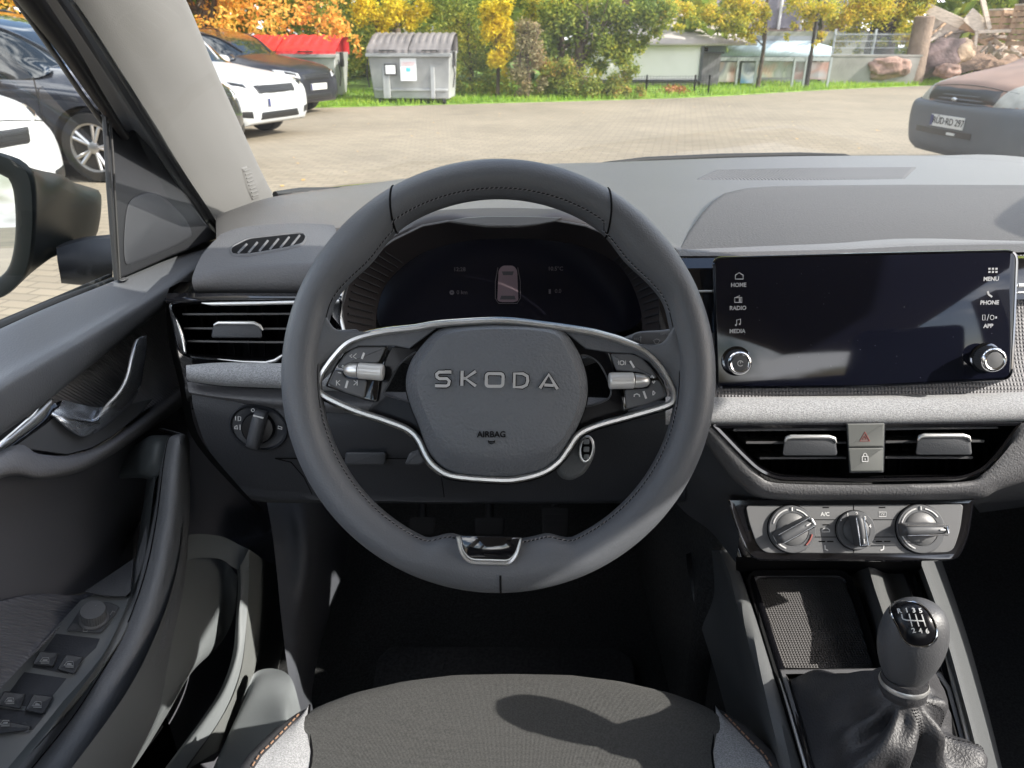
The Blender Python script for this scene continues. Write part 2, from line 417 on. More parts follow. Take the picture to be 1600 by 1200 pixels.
# silver frame round the hub
TL = [(780, 502.2), (690, 507), (648, 513.5), (596.6, 519.5), (557, 529), (533.7, 543), (505.7, 578), (497.5, 599), (503, 616), (550, 639), (601, 656), (636, 670), (653, 686), (666.6, 713), (680.6, 729.7), (708.6, 743.5)]
TR = [(780, 749.5), (815, 747), (850, 737), (873.3, 720.3), (887.3, 701.7), (903.7, 679), (931.7, 665), (990, 648.5), (1042, 633), (1053, 622), (1050, 605), (1032, 573), (1008.7, 550), (978, 536), (943, 525), (915.3, 518.5), (850, 509)]
trim = [(p.x, p.y) for p in cr([V((x, y, 0)) for x, y in TL + TR], 260, True)]
g = G(); W0 = 5.0
g.rings(PW, [(inset(trim, -W0), -.014), (inset(trim, -W0), -.004), (inset(trim, -W0 + 2), .0005), (inset(trim, 1.2), .0008), (inset(trim, W0 - 1), -.001), (inset(trim, W0), -.010)])
frame = g.build('spoke_frame', M_satin, wheel, smooth=50)
g = G(); g.rings(PW, [(inset(trim, -W0 - 1.5), -.03), (inset(trim, -W0 - 2.5), -.011), (inset(trim, -W0 + .5), -.0085)]); g.build('spoke_backing', M_gloss, wheel)
# gloss black spokes with the openings left in them
def smooth(pts, n=60): return [(p.x, p.y) for p in cr([V((x, y, 0)) for x, y in pts], n, True)]
for sgn, outer, hole in ((1, [(690, 509), (650, 516), (612, 545), (596, 575), (590, 600), (583, 630), (572, 642), (636, 668), (652, 680), (700, 690), (700, 560)],
                          [(652, 552), (640, 556), (622, 572), (607, 600), (600, 611), (603, 617), (640, 628), (660, 632), (665, 590)]),
                         (-1, [(880, 512), (915, 522), (945, 548), (960, 575), (968, 602), (974, 632), (985, 645), (903, 676), (890, 690), (850, 690), (850, 560)],
                          [(906, 556), (930, 562), (944, 580), (954, 606), (953, 620), (942, 628), (917, 635), (900, 632), (895, 590)])):
    o_ = cr([V((x, y, 0)) for x, y in outer], 64, True, True); h_ = cr([V((x, y, 0)) for x, y in hole], 64, True)
    # align the starting angles of the two outlines
    cx = sum(p.x for p in h_) / 64; cy = sum(p.y for p in h_) / 64
    def byang(P): return sorted(P, key=lambda p: math.atan2(p.y - cy, p.x - cx))
    def radial(P):
        out = []
        for k in range(64):
            a = -math.pi + 2 * math.pi * (k + .5) / 64; best = None; d = V((math.cos(a), math.sin(a)))
            for i in range(64):
                p, q = P[i].xy - V((cx, cy)), P[(i + 1) % 64].xy - V((cx, cy)); e = q - p
                den = d.x * e.y - d.y * e.x
                if abs(den) < 1e-9: continue
                t = (p.x * e.y - p.y * e.x) / den; u = (p.x * d.y - p.y * d.x) / den
                if t > 0 and -1e-6 <= u <= 1 + 1e-6 and (best is None or t > best): best = t
            out.append((cx + d.x * best, cy + d.y * best))
        return out
    O, H = radial(o_), radial(h_)
    g = G(); g.rings(PW, [(O, -.02), (O, -.012), (H, -.0105), (inset(H, 1), -.012), (inset(H, 2), -.026)])
    sp = g.build('gloss_spoke', M_spoke, wheel, smooth=40)
    g = G(); g.rings(PW, [(inset(H, -1.2), -.0106), (inset(H, -.6), -.0092), (inset(H, 1.2), -.0095), (inset(H, 1.6), -.015)]); g.build('opening_rim', M_hard, sp)
# upper spoke skins
for pts in ([(690, 507), (640, 545), (618, 541), (560, 541), (535, 553), (520, 580), (503, 596), (508, 580), (535, 545), (560, 530), (600, 519), (650, 512)],
            [(872, 510), (915, 545), (952, 551), (990, 553), (1015, 566), (1030, 585), (1048, 606), (1032, 575), (1008, 551), (978, 537), (943, 526), (915, 520)]):
    g = G(); g.rings(PW, [(pts, -.014), (pts, -.0065), (inset(pts, 1.5), -.0055)], cap1=True); g.build('spoke_skin', M_leather, wheel, smooth=30)
# button pads
def pad(name, pts, h, m_=M_key, par=None, r=5):
    q = rp(pts, r, 4); g = G(); g.dome(PW, q, -.013, h, 3, 3); return g.build(name, m_, par or wheel, smooth=50)
def z3(*p): return [(480 + x * .23333, 480 + y * .23333) for x, y in p]
def z4(*p): return [(780 + x * .23333, 480 + y * .23333) for x, y in p]
pad('button_bed', z3((120, 530), (180, 400), (250, 300), (330, 250), (550, 252), (500, 400), (470, 640), (390, 625)), -.0078, M_gloss)
pad('button_bed', z4((720, 300), (880, 300), (970, 340), (1040, 420), (1100, 490), (1130, 600), (830, 700), (820, 560)), -.0078, M_gloss)
b1 = pad('button', z3((196, 402), (245, 325), (300, 280), (350, 266), (532, 264), (478, 375), (290, 378), (240, 412)), -.0045)
b2 = pad('button', z3((186, 418), (238, 425), (250, 470), (402, 486), (385, 612), (250, 570), (140, 520)), -.0045)
b3 = pad('button', z4((742, 310), (880, 312), (950, 336), (1010, 395), (1060, 475), (1005, 482), (960, 440), (782, 425)), -.0045)
b4 = pad('button', z4((840, 550), (1000, 540), (1012, 492), (1066, 484), (1105, 550), (1118, 598), (1000, 650), (850, 684)), -.0045)
g = G()
g.rib(PW, z3((382, 305), (366, 346)), 3.2, -.0043); 
g.rib(PW, z3((330, 310), (308, 330), (330, 346)), 1.2, -.0043); g.rib(PW, z3((300, 318), (285, 326), (300, 338)), 1.2, -.0043)
g.build('button_mark', M_white, b1)
g = G(); g.rib(PW, z3((272, 492), (258, 541)), 3.2, -.0043)
for a, b in ((200, 0), (312, 0)):
    s = 1 if a > 250 else -1
    c = a + 10
    g.rib(PW, z3((c - s * 10, 490), (c + s * 8, 505), (c - s * 10, 522)), 1.2, -.0043); g.rib(PW, z3((c + s * 13, 490), (c + s * 13, 524)), 1.2, -.0043)
g.rib(PW, z3((206, 437), (229, 441)), 1.6, -.0043); g.rib(PW, z3((230, 396), (248, 396)), 1.6, -.0043); g.rib(PW, z3((239, 386), (239, 406)), 1.6, -.0043)
g.build('button_mark', M_white, b2)
g = G(); g.rib(PW, z4((876, 360), (903, 405)), 3, -.0043)
g.rib(PW, [(780 + .2333 * (822 + 14 * math.cos(t / 12 * 6.283)), 480 + .2333 * (372 + 14 * math.sin(t / 12 * 6.283))) for t in range(12)], 1.3, -.0043, closed=True)
g.rib(PW, z4((800, 358), (797, 372), (802, 386)), 1, -.0043); g.rib(PW, z4((844, 358), (847, 372), (842, 386)), 1, -.0043)
g.rib(PW, z4((1014, 472), (1022, 458), (1036, 474)), 2.4, -.0043); g.build('button_mark', M_white, b3)
g = G(); g.rib(PW, z4((966, 562), (984, 612)), 3, -.0043)
g.rib(PW, z4((903, 600), (905, 586), (922, 580), (938, 588), (940, 600)), 1.8, -.0043); g.rib(PW, z4((1030, 560), (1044, 574), (1032, 588)), 1.4, -.0043); g.rib(PW, z4((1030, 560), (1028, 590)), 1.4, -.0043)
g.rib(PW, z4((1024, 496), (1034, 508), (1042, 494)), 2.4, -.0043); g.build('button_mark', M_white, b4)
# knurled scroll wheels
def drum(c0, c1, tip, r0, r1):
    o, e = PW.pt(c0[0], c0[1], -.002), PW.pt(c1[0], c1[1], -.002); ax = e - o; L_ = ax.length
    rr = r0 * K
    g = G(); g.lathe(o, ax, [(rr * .7, 0), (rr * .93, L_ * .03), (rr, L_ * .1), (rr, L_ * .14), (rr * .97, L_ * .97), (rr * .9, L_)], 44, knurl=.035, kr=(3, 4))
    a = g.build('scroll_wheel', M_scroll, wheel, smooth=20)
    t = PW.pt(tip[0], tip[1], -.003); ax2 = t - e; l2 = ax2.length; q = r1 * K
    g = G(); g.lathe(e + ax2 * .03, ax2, [(q, 0), (q, l2 * .25), (q * .93, l2 * .55), (q * .72, l2 * .85), (q * .4, l2 * .98)], 24); g.build('scroll_cap', M_satin, a, smooth=50)
drum((600, 582), (560, 579), (537.5, 578), 13.2, 11.5)
drum((951, 595), (990, 594.5), (1014.5, 595.5), 13.2, 11.5)
# airbag cover
AB = [(686.5, 515), (735, 507.5), (780, 505.5), (835, 508), (877, 515), (901, 545), (914, 577), (918.5, 606), (914, 638), (900, 672), (884, 700), (868, 720), (845, 735), (812, 743.5), (775, 745.5), (735, 743), (705, 737), (684, 724), (666, 700), (655, 667), (641, 632), (634, 601), (638.6, 573.3), (653, 547.7)]
AB = [(p.x, p.y) for p in cr([V((x, y, 0)) for x, y in AB], 150, True)]
def facet(x, y):   # lower lip of the cover falls away
    return y
g = G(); cx, cy = 777, 612
def shrink(P, k, cyy=cy): return [(cx + (x - cx) * k, cyy + (y - cyy) * k) for x, y in P]
plateau = [(p.x, p.y) for p in cr([V((x, y, 0)) for x, y in [(700, 522), (778, 514), (862, 521), (886, 550), (900, 580), (905, 606), (902, 636), (888, 670), (872, 692), (845, 706), (812, 712), (775, 714), (735, 711), (708, 705), (690, 690), (674, 665), (660, 632), (652, 603), (656, 575), (672, 548)]], 150, True)]
# start both outlines at the same place
ps = min(range(150), key=lambda i: (plateau[i][0] - 700) ** 2 + (plateau[i][1] - 522) ** 2); plateau = plateau[ps:] + plateau[:ps]
g.rings(PW, [(AB, -.016), (AB, -.006), (inset(AB, 1), -.003), (inset(AB, 3), -.0012), ([(a[0] * .25 + b[0] * .75, a[1] * .25 + b[1] * .75) for a, b in zip(AB, plateau)], .0065), (plateau, .009), (shrink(plateau, .88), .0105), (shrink(plateau, .5), .012), (shrink(plateau, .15), .0125)], cap1=True)
cover = g.build('airbag_cover', M_airbag, wheel, smooth=25)
g = G(); g.rings(PW, [(inset(AB, -1.6), -.012), (inset(AB, -1.2), -.0095), (inset(AB, .4), -.0095)]); g.build('cover_gap', M_black, cover)
HC = .0118
g = G(); g.rib(PW, [(662, 612), (700, 616), (777, 618), (850, 617.5), (893, 614)], .9, .0096, .0006); g.build('tear_line', M_hard, cover)
# the word on the cover: chromed letters in black surrounds
def zz(x, y): return (440 + x * .425, 230 + y * .425)
def letters(g, w, h, th):
    B = lambda *P, c=False: g.rib(PW, [zz(x, y) for x, y in P], w, h, th, closed=c)
    B((624, 827), (606, 827), (579, 827), (570, 835), (572, 845), (580, 851), (608, 851), (617, 860), (614, 873), (606, 878), (565, 877))
    B((601, 826), (622, 826))
    B((664, 822), (663, 877)); B((714, 824), (676, 850), (714, 878)); B((664, 850), (680, 850))
    g.rib(PW, rp([zz(753, 832), zz(815, 833), zz(813, 879), zz(752, 879)], 5, 4), w, h, th, closed=True)
    g.rib(PW, [zz(x, y) for x, y in ((856, 832), (888, 833), (903, 842), (905, 858), (900, 874), (885, 882), (855, 882))], w, h, th, closed=True)
    B((950, 886), (982, 836), (1014, 889)); B((966, 874), (1000, 876))
g = G(); letters(g, 7.4, .0108, .0016); g.build('letter_surround', M_black, cover)
g = G(); letters(g, 4.6, .0124, .0014); g.build('wordmark', M_word, cover)
g = G(); g.text(PW, 'AIRBAG', 768, 679, 9.5, .0112, .0008, sx=.95, bold=.25)
g.rib(PW, [(763, 688), (764, 692), (768, 693.5), (772, 692), (773, 688)], 1.2, .0112, .0008); g.rib(PW, [(764, 690), (772, 690)], 1.2, .0112, .0008)
g.build('airbag_print', M_black, cover)
# bottom insert
ins = rp([(712, 837), (816, 840), (810, 868, 14), (798, 884, 12), (732, 882, 12), (718, 866, 14)], 3, 6)
g = G(); g.rings(PW, [(ins, 0.0), (ins, .0165), (inset(ins, 1.5), .018), (inset(ins, 5), .0175), (inset(ins, 6), .015)], cap0=True, cap1=True); bi = g.build('rim_insert', M_satin, wheel, smooth=40)
blk = rp([(719, 836), (813, 839), (806, 862, 12), (796, 875, 10), (735, 873, 10), (724, 861, 12)], 3, 6)
g = G(); g.rings(PW, [(blk, .01), (blk, .0185), (inset(blk, 1.5), .0193)], cap0=True, cap1=True); g.build('gloss_inlay', M_gloss, bi, smooth=50)

# ================================================================== STEERING COLUMN
colm = thing('steering_column', 'grey plastic column shroud with two stalks behind the steering wheel', 'steering column', tuple(WC - PW.n * .07))
g = G()
axis = -PW.n
def colc(h, w, hh, dy, n=32):
    c = WC + axis * h + PW.v * dy
    return [c + PW.u * (w * math.copysign(abs(math.cos(2 * math.pi * k / n)) ** .7, math.cos(2 * math.pi * k / n))) + PW.v * (hh * math.copysign(abs(math.sin(2 * math.pi * k / n)) ** .7, math.sin(2 * math.pi * k / n))) for k in range(n)]
g.grid([colc(.035, .052, .045, -.028), colc(.045, .064, .055, -.034), colc(.09, .07, .058, -.03), colc(.2, .07, .055, -.02), colc(.32, .065, .05, -.01)], cu=True, cap0=True)
g.build('shroud', M_console, colm, smooth=60)
PC = Pl(WC - PW.n * .055, PW.n)
g = G(); q = rp([(872, 745), (862, 700), (880, 690), (903, 682), (928, 684), (931, 700), (925, 722), (912, 742), (890, 752)], 14, 4); g.dome(PC, q, -.05, .0, 8, 4); g.build('lock_housing', M_console, colm, smooth=60)
def stalk(pts, w, marks):
    base = [(p.x, p.y) for p in cr([V((x, y, 0)) for x, y in pts], 40, True)]
    g = G(); g.dome(PC2, base, -.012, .004, 4, 4); s_ = g.build('stalk', M_key, colm, smooth=60)
    g = G(); marks(g); g.build('stalk_mark', M_print, s_); return s_
PC2 = Pl(WC - PW.n * .05, PW.n)
def mk(g):
    h = .0045
    g.text(PC2, 'REL', 995, 530, 4.5, h); g.rib(PC2, [(1001, 535), (1001, 526)], 1.2, h); g.rib(PC2, [(999.5, 528), (1001, 525), (1002.5, 528)], 1, h)
    g.rib(PC2, [(1021, 532), (1026, 529.5), (1031, 532), (1028, 537), (1024, 537)], 1, h, closed=True); g.text(PC2, 'OFF LOW', 1042, 522, 3.5, h)
stalk([(986, 528), (990, 521), (1004, 517.5), (1030, 516), (1062, 514), (1066, 530), (1058, 538), (1030, 541), (1002, 540), (988, 535)], 0, mk)
stalk([(560, 516), (545, 515), (520, 516), (500, 518), (496, 530), (505, 538), (530, 538), (556, 530)], 0, lambda g: g.text(PC2, 'OFF', 536, 520, 3.5, .0045))
# far ends of the stalks reach back to the column
g = G(); g.tube([PC2.pt(1000, 530, -.004), WC - PW.n * .08 + PW.u * .06 + PW.v * .01], .007, 10); g.tube([PC2.pt(545, 526, -.004), WC - PW.n * .08 - PW.u * .06 + PW.v * .01], .007, 10); g.build('stalk_root', M_hard, colm)
# adjuster lever under the column on the left
g = G(); q = rp([(640, 707), (662, 700), (664, 722), (655, 727), (632, 726)], 5); g.dome(PC, q, -.03, 0, 3, 3); g.build('adjuster_lever', M_hard, colm)
# folding key in the lock
key = thing('car_key', 'silver rimmed oval car key sitting in the ignition lock beside the column', 'car key', tuple(PC.pt(916, 703, .004)))
kp = Pl(PC.pt(916, 703, .012), PW.n)
ov = [(x, y) for x, y in circ(916.5, 702, 12.5, 22)]
ov = [(916.5 + (x - 916.5) * math.cos(.12) - (y - 702) * math.sin(.12) * 1, 702 + (x - 916.5) * math.sin(.12) + (y - 702) * math.cos(.12)) for x, y in ov]
g = G(); g.dome(kp, ov, -.02, .0, 3, 3); kb = g.build('key_body', M_satin, key, smooth=60)
ov2 = inset(ov, 4); g = G(); g.dome(kp, ov2, -.002, .0012, 1.5, 2); g.build('key_inlay', M_black, key)
g = G()
for y in (690, 702, 714): g.dome(kp, rp([(912, y - 4), (921, y - 4), (920.5, y + 4), (911.5, y + 4)], 2), .0008, .0026, 1, 2)
g.build('key_button', M_print, key)
# ================================================================== DASHBOARD
dash = thing('dashboard', 'dark grey dashboard with touchscreen, heather cloth strip and gloss black air vents', 'dashboard', (.36, .75, .95))
ZT = 1.052
def ez(pts, Z=ZT): return [aZ(x, y, Z) for x, y in pts]
# --- top skin, from the foot of the windscreen to the front edge
back = [V((-.42, 1.06, 1.02)), aY(437, 312, 1.06), aY(560, 295, 1.22), aY(760, 268, 1.36), aY(930, 259, 1.42), aY(1200, 249.5, 1.45), aY(1450, 248, 1.43), aY(1600, 251, 1.38), V((1.16, 1.1, 1.04))]
front = [T(338, 374, .885), T(380, 360, .90), T(450, 355, .91), T(505, 358, .895), V((-.15, .86, 1.05)), V((-.07, .90, 1.053)), V((.05, .90, 1.055)), V((.13, .87, 1.056)), aZ(1050, 385, 1.056), aZ(1075, 397, 1.057), aZ(1300, 392, 1.058), aZ(1600, 385, 1.058), V((1.16, .74, 1.05))]
g = G()
r0 = cr(back, 60); r4 = cr(front, 60)
mid = lambda k, dz: [a.lerp(b, k) + V((0, 0, dz)) for a, b in zip(r0, r4)]
g.loft([[p - V((0, -.03, .05)) for p in r0], r0, mid(.02, .006), mid(.3, .004), mid(.6, .003), mid(.95, .001), r4, [p + V((0, .01, -.03)) for p in r4], [p + V((0, .03, -.12)) for p in r4]], 90, 60)
top = g.build('dash_top', M_dash, dash, smooth=50)
# speaker grille strip near the glass and raised line in front of it
bvt = bvh(top)
g = G(); g.grid(drape(bvt, [(1120, 264), (1250, 261), (1436, 259.5)], [(1082, 282), (1250, 283), (1414, 281)], .0012, 80, 8)); g.build('speaker_grille', M_band, top)
# raised passenger-side pad with its soft outline
pad_ = [(1054, 402), (1062, 385), (1076, 362), (1095, 335), (1112, 316), (1132, 302), (1165, 294), (1210, 291), (1300, 289.5), (1420, 288.5), (1600, 289), (1780, 292), (1780, 400), (1600, 396), (1300, 402)]
g = G(); PP = Pl(aZ(1300, 340, 1.057), (0, -.03, 1))
g.rings(PP, [(pad_, -.02), (pad_, .002), (inset(pad_, 2), .0045), (inset(pad_, 5), .0055)], cap1=True); pd = g.build('passenger_pad', M_pad, dash, smooth=30)
g = G()
g.loft([[PP.pt(x, y, .0045) for x, y in ((1058, 399), (1180, 398), (1300, 397.5), (1450, 394), (1600, 391), (1780, 391))],
        [PP.pt(x, y, -.004) + V((0, -.008, 0)) for x, y in ((1058, 399), (1180, 398), (1300, 397.5), (1450, 394), (1600, 391), (1780, 391))],
        [PP.pt(x, y, -.02) + V((0, -.004, -.004)) for x, y in ((1058, 399), (1180, 398), (1300, 397.5), (1450, 394), (1600, 391), (1780, 391))]], 40, 12)
g.build('pad_lip', M_pad, dash, smooth=60)

# --- left demister pod
g = G()
podf = lambda px, py, t: T(px, py, t)
g.loft([[podf(345, 366, .86), podf(380, 355, .88), podf(450, 349, .89), podf(500, 350, .88), podf(522, 352, .87)],
        [podf(318, 395, .80), podf(370, 378, .83), podf(450, 370, .84), podf(505, 371, .84), podf(530, 374, .835)],
        [podf(303, 425, .755), podf(360, 413, .77), podf(440, 407, .775), podf(500, 404, .775), podf(538, 402, .775)],
        [podf(300, 440, .745), podf(355, 428, .758), podf(440, 421, .762), podf(500, 418, .762), podf(542, 415, .76)],
        [podf(303, 452, .748), podf(358, 449, .76), podf(440, 447, .763), podf(500, 446, .765), podf(540, 443, .765)],
        [podf(308, 458, .76), podf(360, 458, .77), podf(440, 458, .773), podf(500, 458, .775), podf(536, 458, .775)]], 40, 36)
g.loft([[podf(345, 366, .86), podf(318, 395, .80), podf(303, 425, .755), podf(300, 440, .745), podf(308, 458, .76)],
        [podf(335, 380, .92), podf(322, 410, .90), podf(318, 430, .88), podf(318, 440, .87), podf(320, 458, .86)]], 20, 4)
pod = g.build('demister_pod', M_gray, dash, smooth=70)
bpd = bvh(pod)
vo = rp([(361, 388), (388, 374), (468, 365), (478, 368), (474, 381), (446, 388), (388, 398), (363, 398)], 7, 4)
vo = [(p.x, p.y) for p in cr([V((*p, 0)) for p in vo], 48, True, True)]
def onpod(P, h): return [cast(bpd, x, y, h) or V((0, 0, 0)) for x, y in P]
g = G(); g.grid([onpod(inset(vo, -3), -.001), onpod(inset(vo, -2.4), .0012), onpod(inset(vo, -.5), .0016), onpod(vo, .0004)], cu=True); g.build('vent_rim', M_gray, pod, smooth=60)
g = G(); cvx = [sum(p[k] for p in vo) / len(vo) for k in (0, 1)]
g.grid([onpod([(cvx[0] + (x - cvx[0]) * k, cvx[1] + (y - cvx[1]) * k) for x, y in vo], .0005) for k in (1, .8, .5, .1)], cu=True, cap1=True); g.build('vent_cavity', M_black, pod)  # flat black patch on the pod skin standing in for the vent's shaded inside
g = G()
for k in range(6):
    x = 372 + k * 16.5; yb = 397.5 - max(0, x - 385) * .155; yt = 386 - (x - 372) * .165
    P = [cast(bpd, x + 14 * q, yb + (yt - 3 - yb) * q, .0012) for q in (0, .5, 1)]
    g.tube(P, .0013, 6, flat=.6); g.cut()
g.build('vent_fin', M_gray, pod)
# --- air vents
def vent(name, pl, outline, slats, tabs, fr=3.0, depth=.045, r=3, label=None, rim_m=M_gloss):
    o_ = outline
    root = G(); root.rings(pl, [(inset(o_, -fr - 2), -.012), (inset(o_, -fr), .001), (inset(o_, -fr * .4), .0035), (o_, .0015), (inset(o_, 1.5), -.004), (inset(o_, 2), -.008)])
    f = root.build(name, rim_m, dash, smooth=40, label=label)
    g = G(); g.rings(pl, [(inset(o_, 2), -.0075), (inset(o_, 4), -depth)], cap1=True); g.build('vent_cavity', M_black, f)
    g = G()
    for (x0, y0, x1, y1) in slats:
        a, b = pl.pt(x0, y0, -.009), pl.pt(x1, y1, -.009); d = pl.n * -.030 - pl.v * .004; th = pl.v * .0011
        g.grid([[a + th, b + th], [a - th, b - th], [a - th * .6 + d, b - th * .6 + d], [a + th * .6 + d, b + th * .6 + d]], cv=True)
    g.build('vent_slat', M_slat, f, bevel=.0004, seg=1)
    g = G()   # upright vanes deep inside
    xs = [p[0] for p in o_]; ys = [p[1] for p in o_]; n = int((max(xs) - min(xs)) / 22); y0, y1 = min(ys), max(ys)
    for k in range(1, n):
        x = min(xs) + (max(xs) - min(xs)) * k / n
        yy = [p[1] for p in o_]
        a, b = pl.pt(x, y0 + 6, -.036), pl.pt(x, y1 - 8, -.036)
        g.box((a + b) / 2, (.0012, .006, (a - b).length), Matrix((pl.u, -pl.n, pl.v)).transposed())
    g.build('vent_vane', M_black, f)
    for (x0, x1, y0, y1) in tabs:
        q = rp([(x0 + 7, y0), (x1 - 10, y0), (x1, y0 + 6), (x1 + 2, y1), (x0 - 3, y1), (x0, y0 + 5)], 4, 4)
        g = G(); g.dome(pl, q, -.03, -.003, 2, 2); t_ = g.build('vent_tab', M_hard, f, smooth=50)
        g = G(); cap_ = [(x0 + 1, y0 + 4), (x0 + 8, y0 + .5), (x1 - 11, y0 + .5), (x1 - 2, y0 + 5), (x1 + 3, y0 + 12)]
        g.tube([pl.pt(x, y, -.0022) for x, y in cap_], [.001, .0019, .002, .0019, .0007], 8); g.build('tab_trim', M_satin, t_, smooth=60)
    return f
P_lv = Pl(T(350, 512, .745), (.1, -.97, .22))
lv = vent('air_vent', P_lv, rp([(268, 476, 6), (330, 470), (531, 468), (527, 543), (470, 548), (430, 563, 8), (380, 562), (300, 556, 14), (282, 548, 10)], 5, 5),
     [(285, 491, 520, 490), (287, 513, 520, 514), (293, 533, 520, 536)], [(333, 408, 504, 528)])
g = G(); g.loft([[P_lv.pt(*p, .003) for p in ((265, 485), (270, 500), (276, 530), (283, 552))], [P_lv.pt(*p, .007) for p in ((267, 484), (276, 500), (285, 528), (289, 553))], [P_lv.pt(*p, .003) for p in ((269, 484), (280, 503), (290, 530), (293, 548))]], 16, 8)
g.build('vent_accent', M_chrome, lv, smooth=70)
g = G(); g.tube([P_lv.pt(*p, .004) for p in ((315, 473.5), (330, 475), (400, 474), (470, 472.5), (530, 471))], [.0004, .0019, .002, .002, .002], 8); g.tube([P_lv.pt(*p, .004) for p in ((340, 561), (380, 565), (415, 566.5), (430, 563), (440, 556), (448, 552))], [.0003, .0010, .0016, .0018, .0012, .0005], 8); g.build('vent_trim_line', M_satin, lv, smooth=70)
g = G(); g.loft([[P_lv.pt(x, 458, -.012) for x in (262, 400, 534)], [P_lv.pt(x, 468, .0) for x in (258, 400, 534)], [P_lv.pt(x, 474, -.002) for x in (262, 400, 534)]], 12, 6); g.build('gloss_fascia', M_gloss, dash, smooth=60)
# dark reveal behind and at the end of the dash
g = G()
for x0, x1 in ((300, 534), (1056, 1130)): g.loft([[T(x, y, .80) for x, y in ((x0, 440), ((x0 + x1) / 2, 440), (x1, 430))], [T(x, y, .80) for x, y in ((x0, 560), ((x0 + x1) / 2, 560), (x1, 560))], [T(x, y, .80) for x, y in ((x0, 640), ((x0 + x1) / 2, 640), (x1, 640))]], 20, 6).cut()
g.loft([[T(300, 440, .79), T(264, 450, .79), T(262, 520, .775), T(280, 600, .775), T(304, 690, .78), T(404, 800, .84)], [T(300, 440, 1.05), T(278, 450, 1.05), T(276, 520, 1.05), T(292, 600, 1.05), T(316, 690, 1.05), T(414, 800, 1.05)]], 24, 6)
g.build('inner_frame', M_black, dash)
# --- cloth strips
def clothstrip(rows, name='cloth_strip'):
    g = G(); g.loft(rows, 60, 14); return g.build(name, M_heather, dash, smooth=70)
clothstrip([[T(x, y + 2, .765) for x, y in ((292, 570), (350, 566), (440, 566), (520, 545), (600, 530))],
            [T(x, y - 1, .745) for x, y in ((291, 572), (350, 568), (440, 570), (520, 568), (600, 565))],
            [T(x, y, .738) for x, y in ((291, 580), (350, 582), (440, 588), (520, 592), (600, 594))],
            [T(x, y, .742) for x, y in ((292, 592), (350, 598), (440, 602), (520, 606), (600, 608))],
            [T(x, y + 3, .76) for x, y in ((296, 593), (350, 600), (440, 604), (520, 608), (600, 610))]])
clothstrip([[T(x, y, .74) for x, y in ((1040, 620), (1120, 621), (1300, 618), (1450, 616), (1600, 612), (1760, 606))],
            [T(x, y + 1, .716) for x, y in ((1040, 620), (1120, 621), (1300, 619), (1450, 617), (1600, 613), (1760, 607))],
            [T(x, y, .704) for x, y in ((1040, 640), (1120, 640), (1300, 639), (1450, 637), (1600, 634), (1760, 630))],
            [T(x, y, .706) for x, y in ((1040, 661), (1120, 661), (1300, 661), (1450, 660), (1600, 656), (1760, 652))],
            [T(x, y + 2, .73) for x, y in ((1040, 661), (1120, 661), (1300, 661), (1450, 660), (1600, 656), (1760, 652))]])
# --- dotted backing behind the touchscreen
M_dots = mat('dotted_trim', (.075, .073, .076), .55, kind='dots', bump=(95, .0009))
g = G(); g.loft([[T(x, y, .745) for x, y in ((1030, 402), (1300, 402), (1600, 398), (1780, 398))], [T(x, y, .738) for x, y in ((1030, 470), (1300, 470), (1600, 470), (1780, 468))],
                 [T(x, y, .732) for x, y in ((1030, 560), (1300, 560), (1600, 556), (1780, 550))], [T(x, y, .722) for x, y in ((1030, 612), (1300, 611), (1600, 606), (1780, 600))], [T(x, y, .722) for x, y in ((1030, 622), (1300, 620), (1600, 615), (1780, 610))]], 40, 20)
g.build('dotted_trim', M_dots, dash, smooth=60)
g = G(); g.loft([[T(x, y, .73) for x, y in ((1030, 404), (1120, 403))], [T(x, y, .722) for x, y in ((1030, 408), (1120, 407))], [T(x, y, .722) for x, y in ((1030, 520), (1120, 520))]], 6, 5).cut()
g.loft([[T(x, y, .74) for x, y in ((1585, 400), (1780, 400))], [T(x, y, .73) for x, y in ((1585, 405), (1780, 405))], [T(x, y, .73) for x, y in ((1585, 468), (1780, 462))]], 6, 5)
g.build('gloss_fascia', M_gloss, dash)
g = G(); g.tube([T(1060, 455, .72), T(1112, 455, .72)], .0012, 6).cut(); g.tube([T(1590, 446, .728), T(1780, 440, .728)], .0022, 8); g.tube([T(1590, 457, .728), T(1780, 452, .728)], .0012, 8); g.build('fascia_line', M_satin, dash)
# --- instrument cluster
P_ic = Pl(T(790, 450, .83), (0, -.93, .37))
inst = rp([(588, 500, 16), (592, 455, 20), (612, 420, 24), (655, 388, 20), (740, 372, 20), (850, 372, 20), (935, 385, 24), (975, 415, 22), (998, 455, 22), (1004, 500, 14), (985, 516, 10), (820, 540), (640, 540), (600, 514, 10)], 12, 5)
g = G(); g.rings(P_ic, [(inst, -.01), (inst, 0)], cap1=True); ic = g.build('instrument_display', M_icg, dash)
g = G(); carbody = rp([(779, 422, 6), (785, 415, 4), (802, 415, 4), (808, 422, 6), (810, 470, 4), (803, 472, 3), (784, 472, 3), (777, 470, 4)], 4, 4)
g.rings(P_ic, [(carbody, .0004), (inset(carbody, .1), .0009)], cap1=True); g.build('display_graphic', mat('graphic_body', (.10, .07, .08), .6), ic)
g = G()
for q in ([(784, 424), (803, 424), (801, 430), (786, 430)], [(783, 462), (804, 462), (806, 468), (781, 468)]): g.rings(P_ic, [(q, .0009), (inset(q, .1), .0013)], cap1=True); g.cut()
g.build('display_graphic', M_fainter, ic)
g = G(); g.text(P_ic, '12:28', 718, 421, 8, .0006).cut(); g.text(P_ic, '10.5°C', 868, 420, 8, .0006).cut(); g.text(P_ic, '0 km', 722, 457, 8, .0006).cut(); g.text(P_ic, '0.0', 872, 455, 8, .0006).cut()
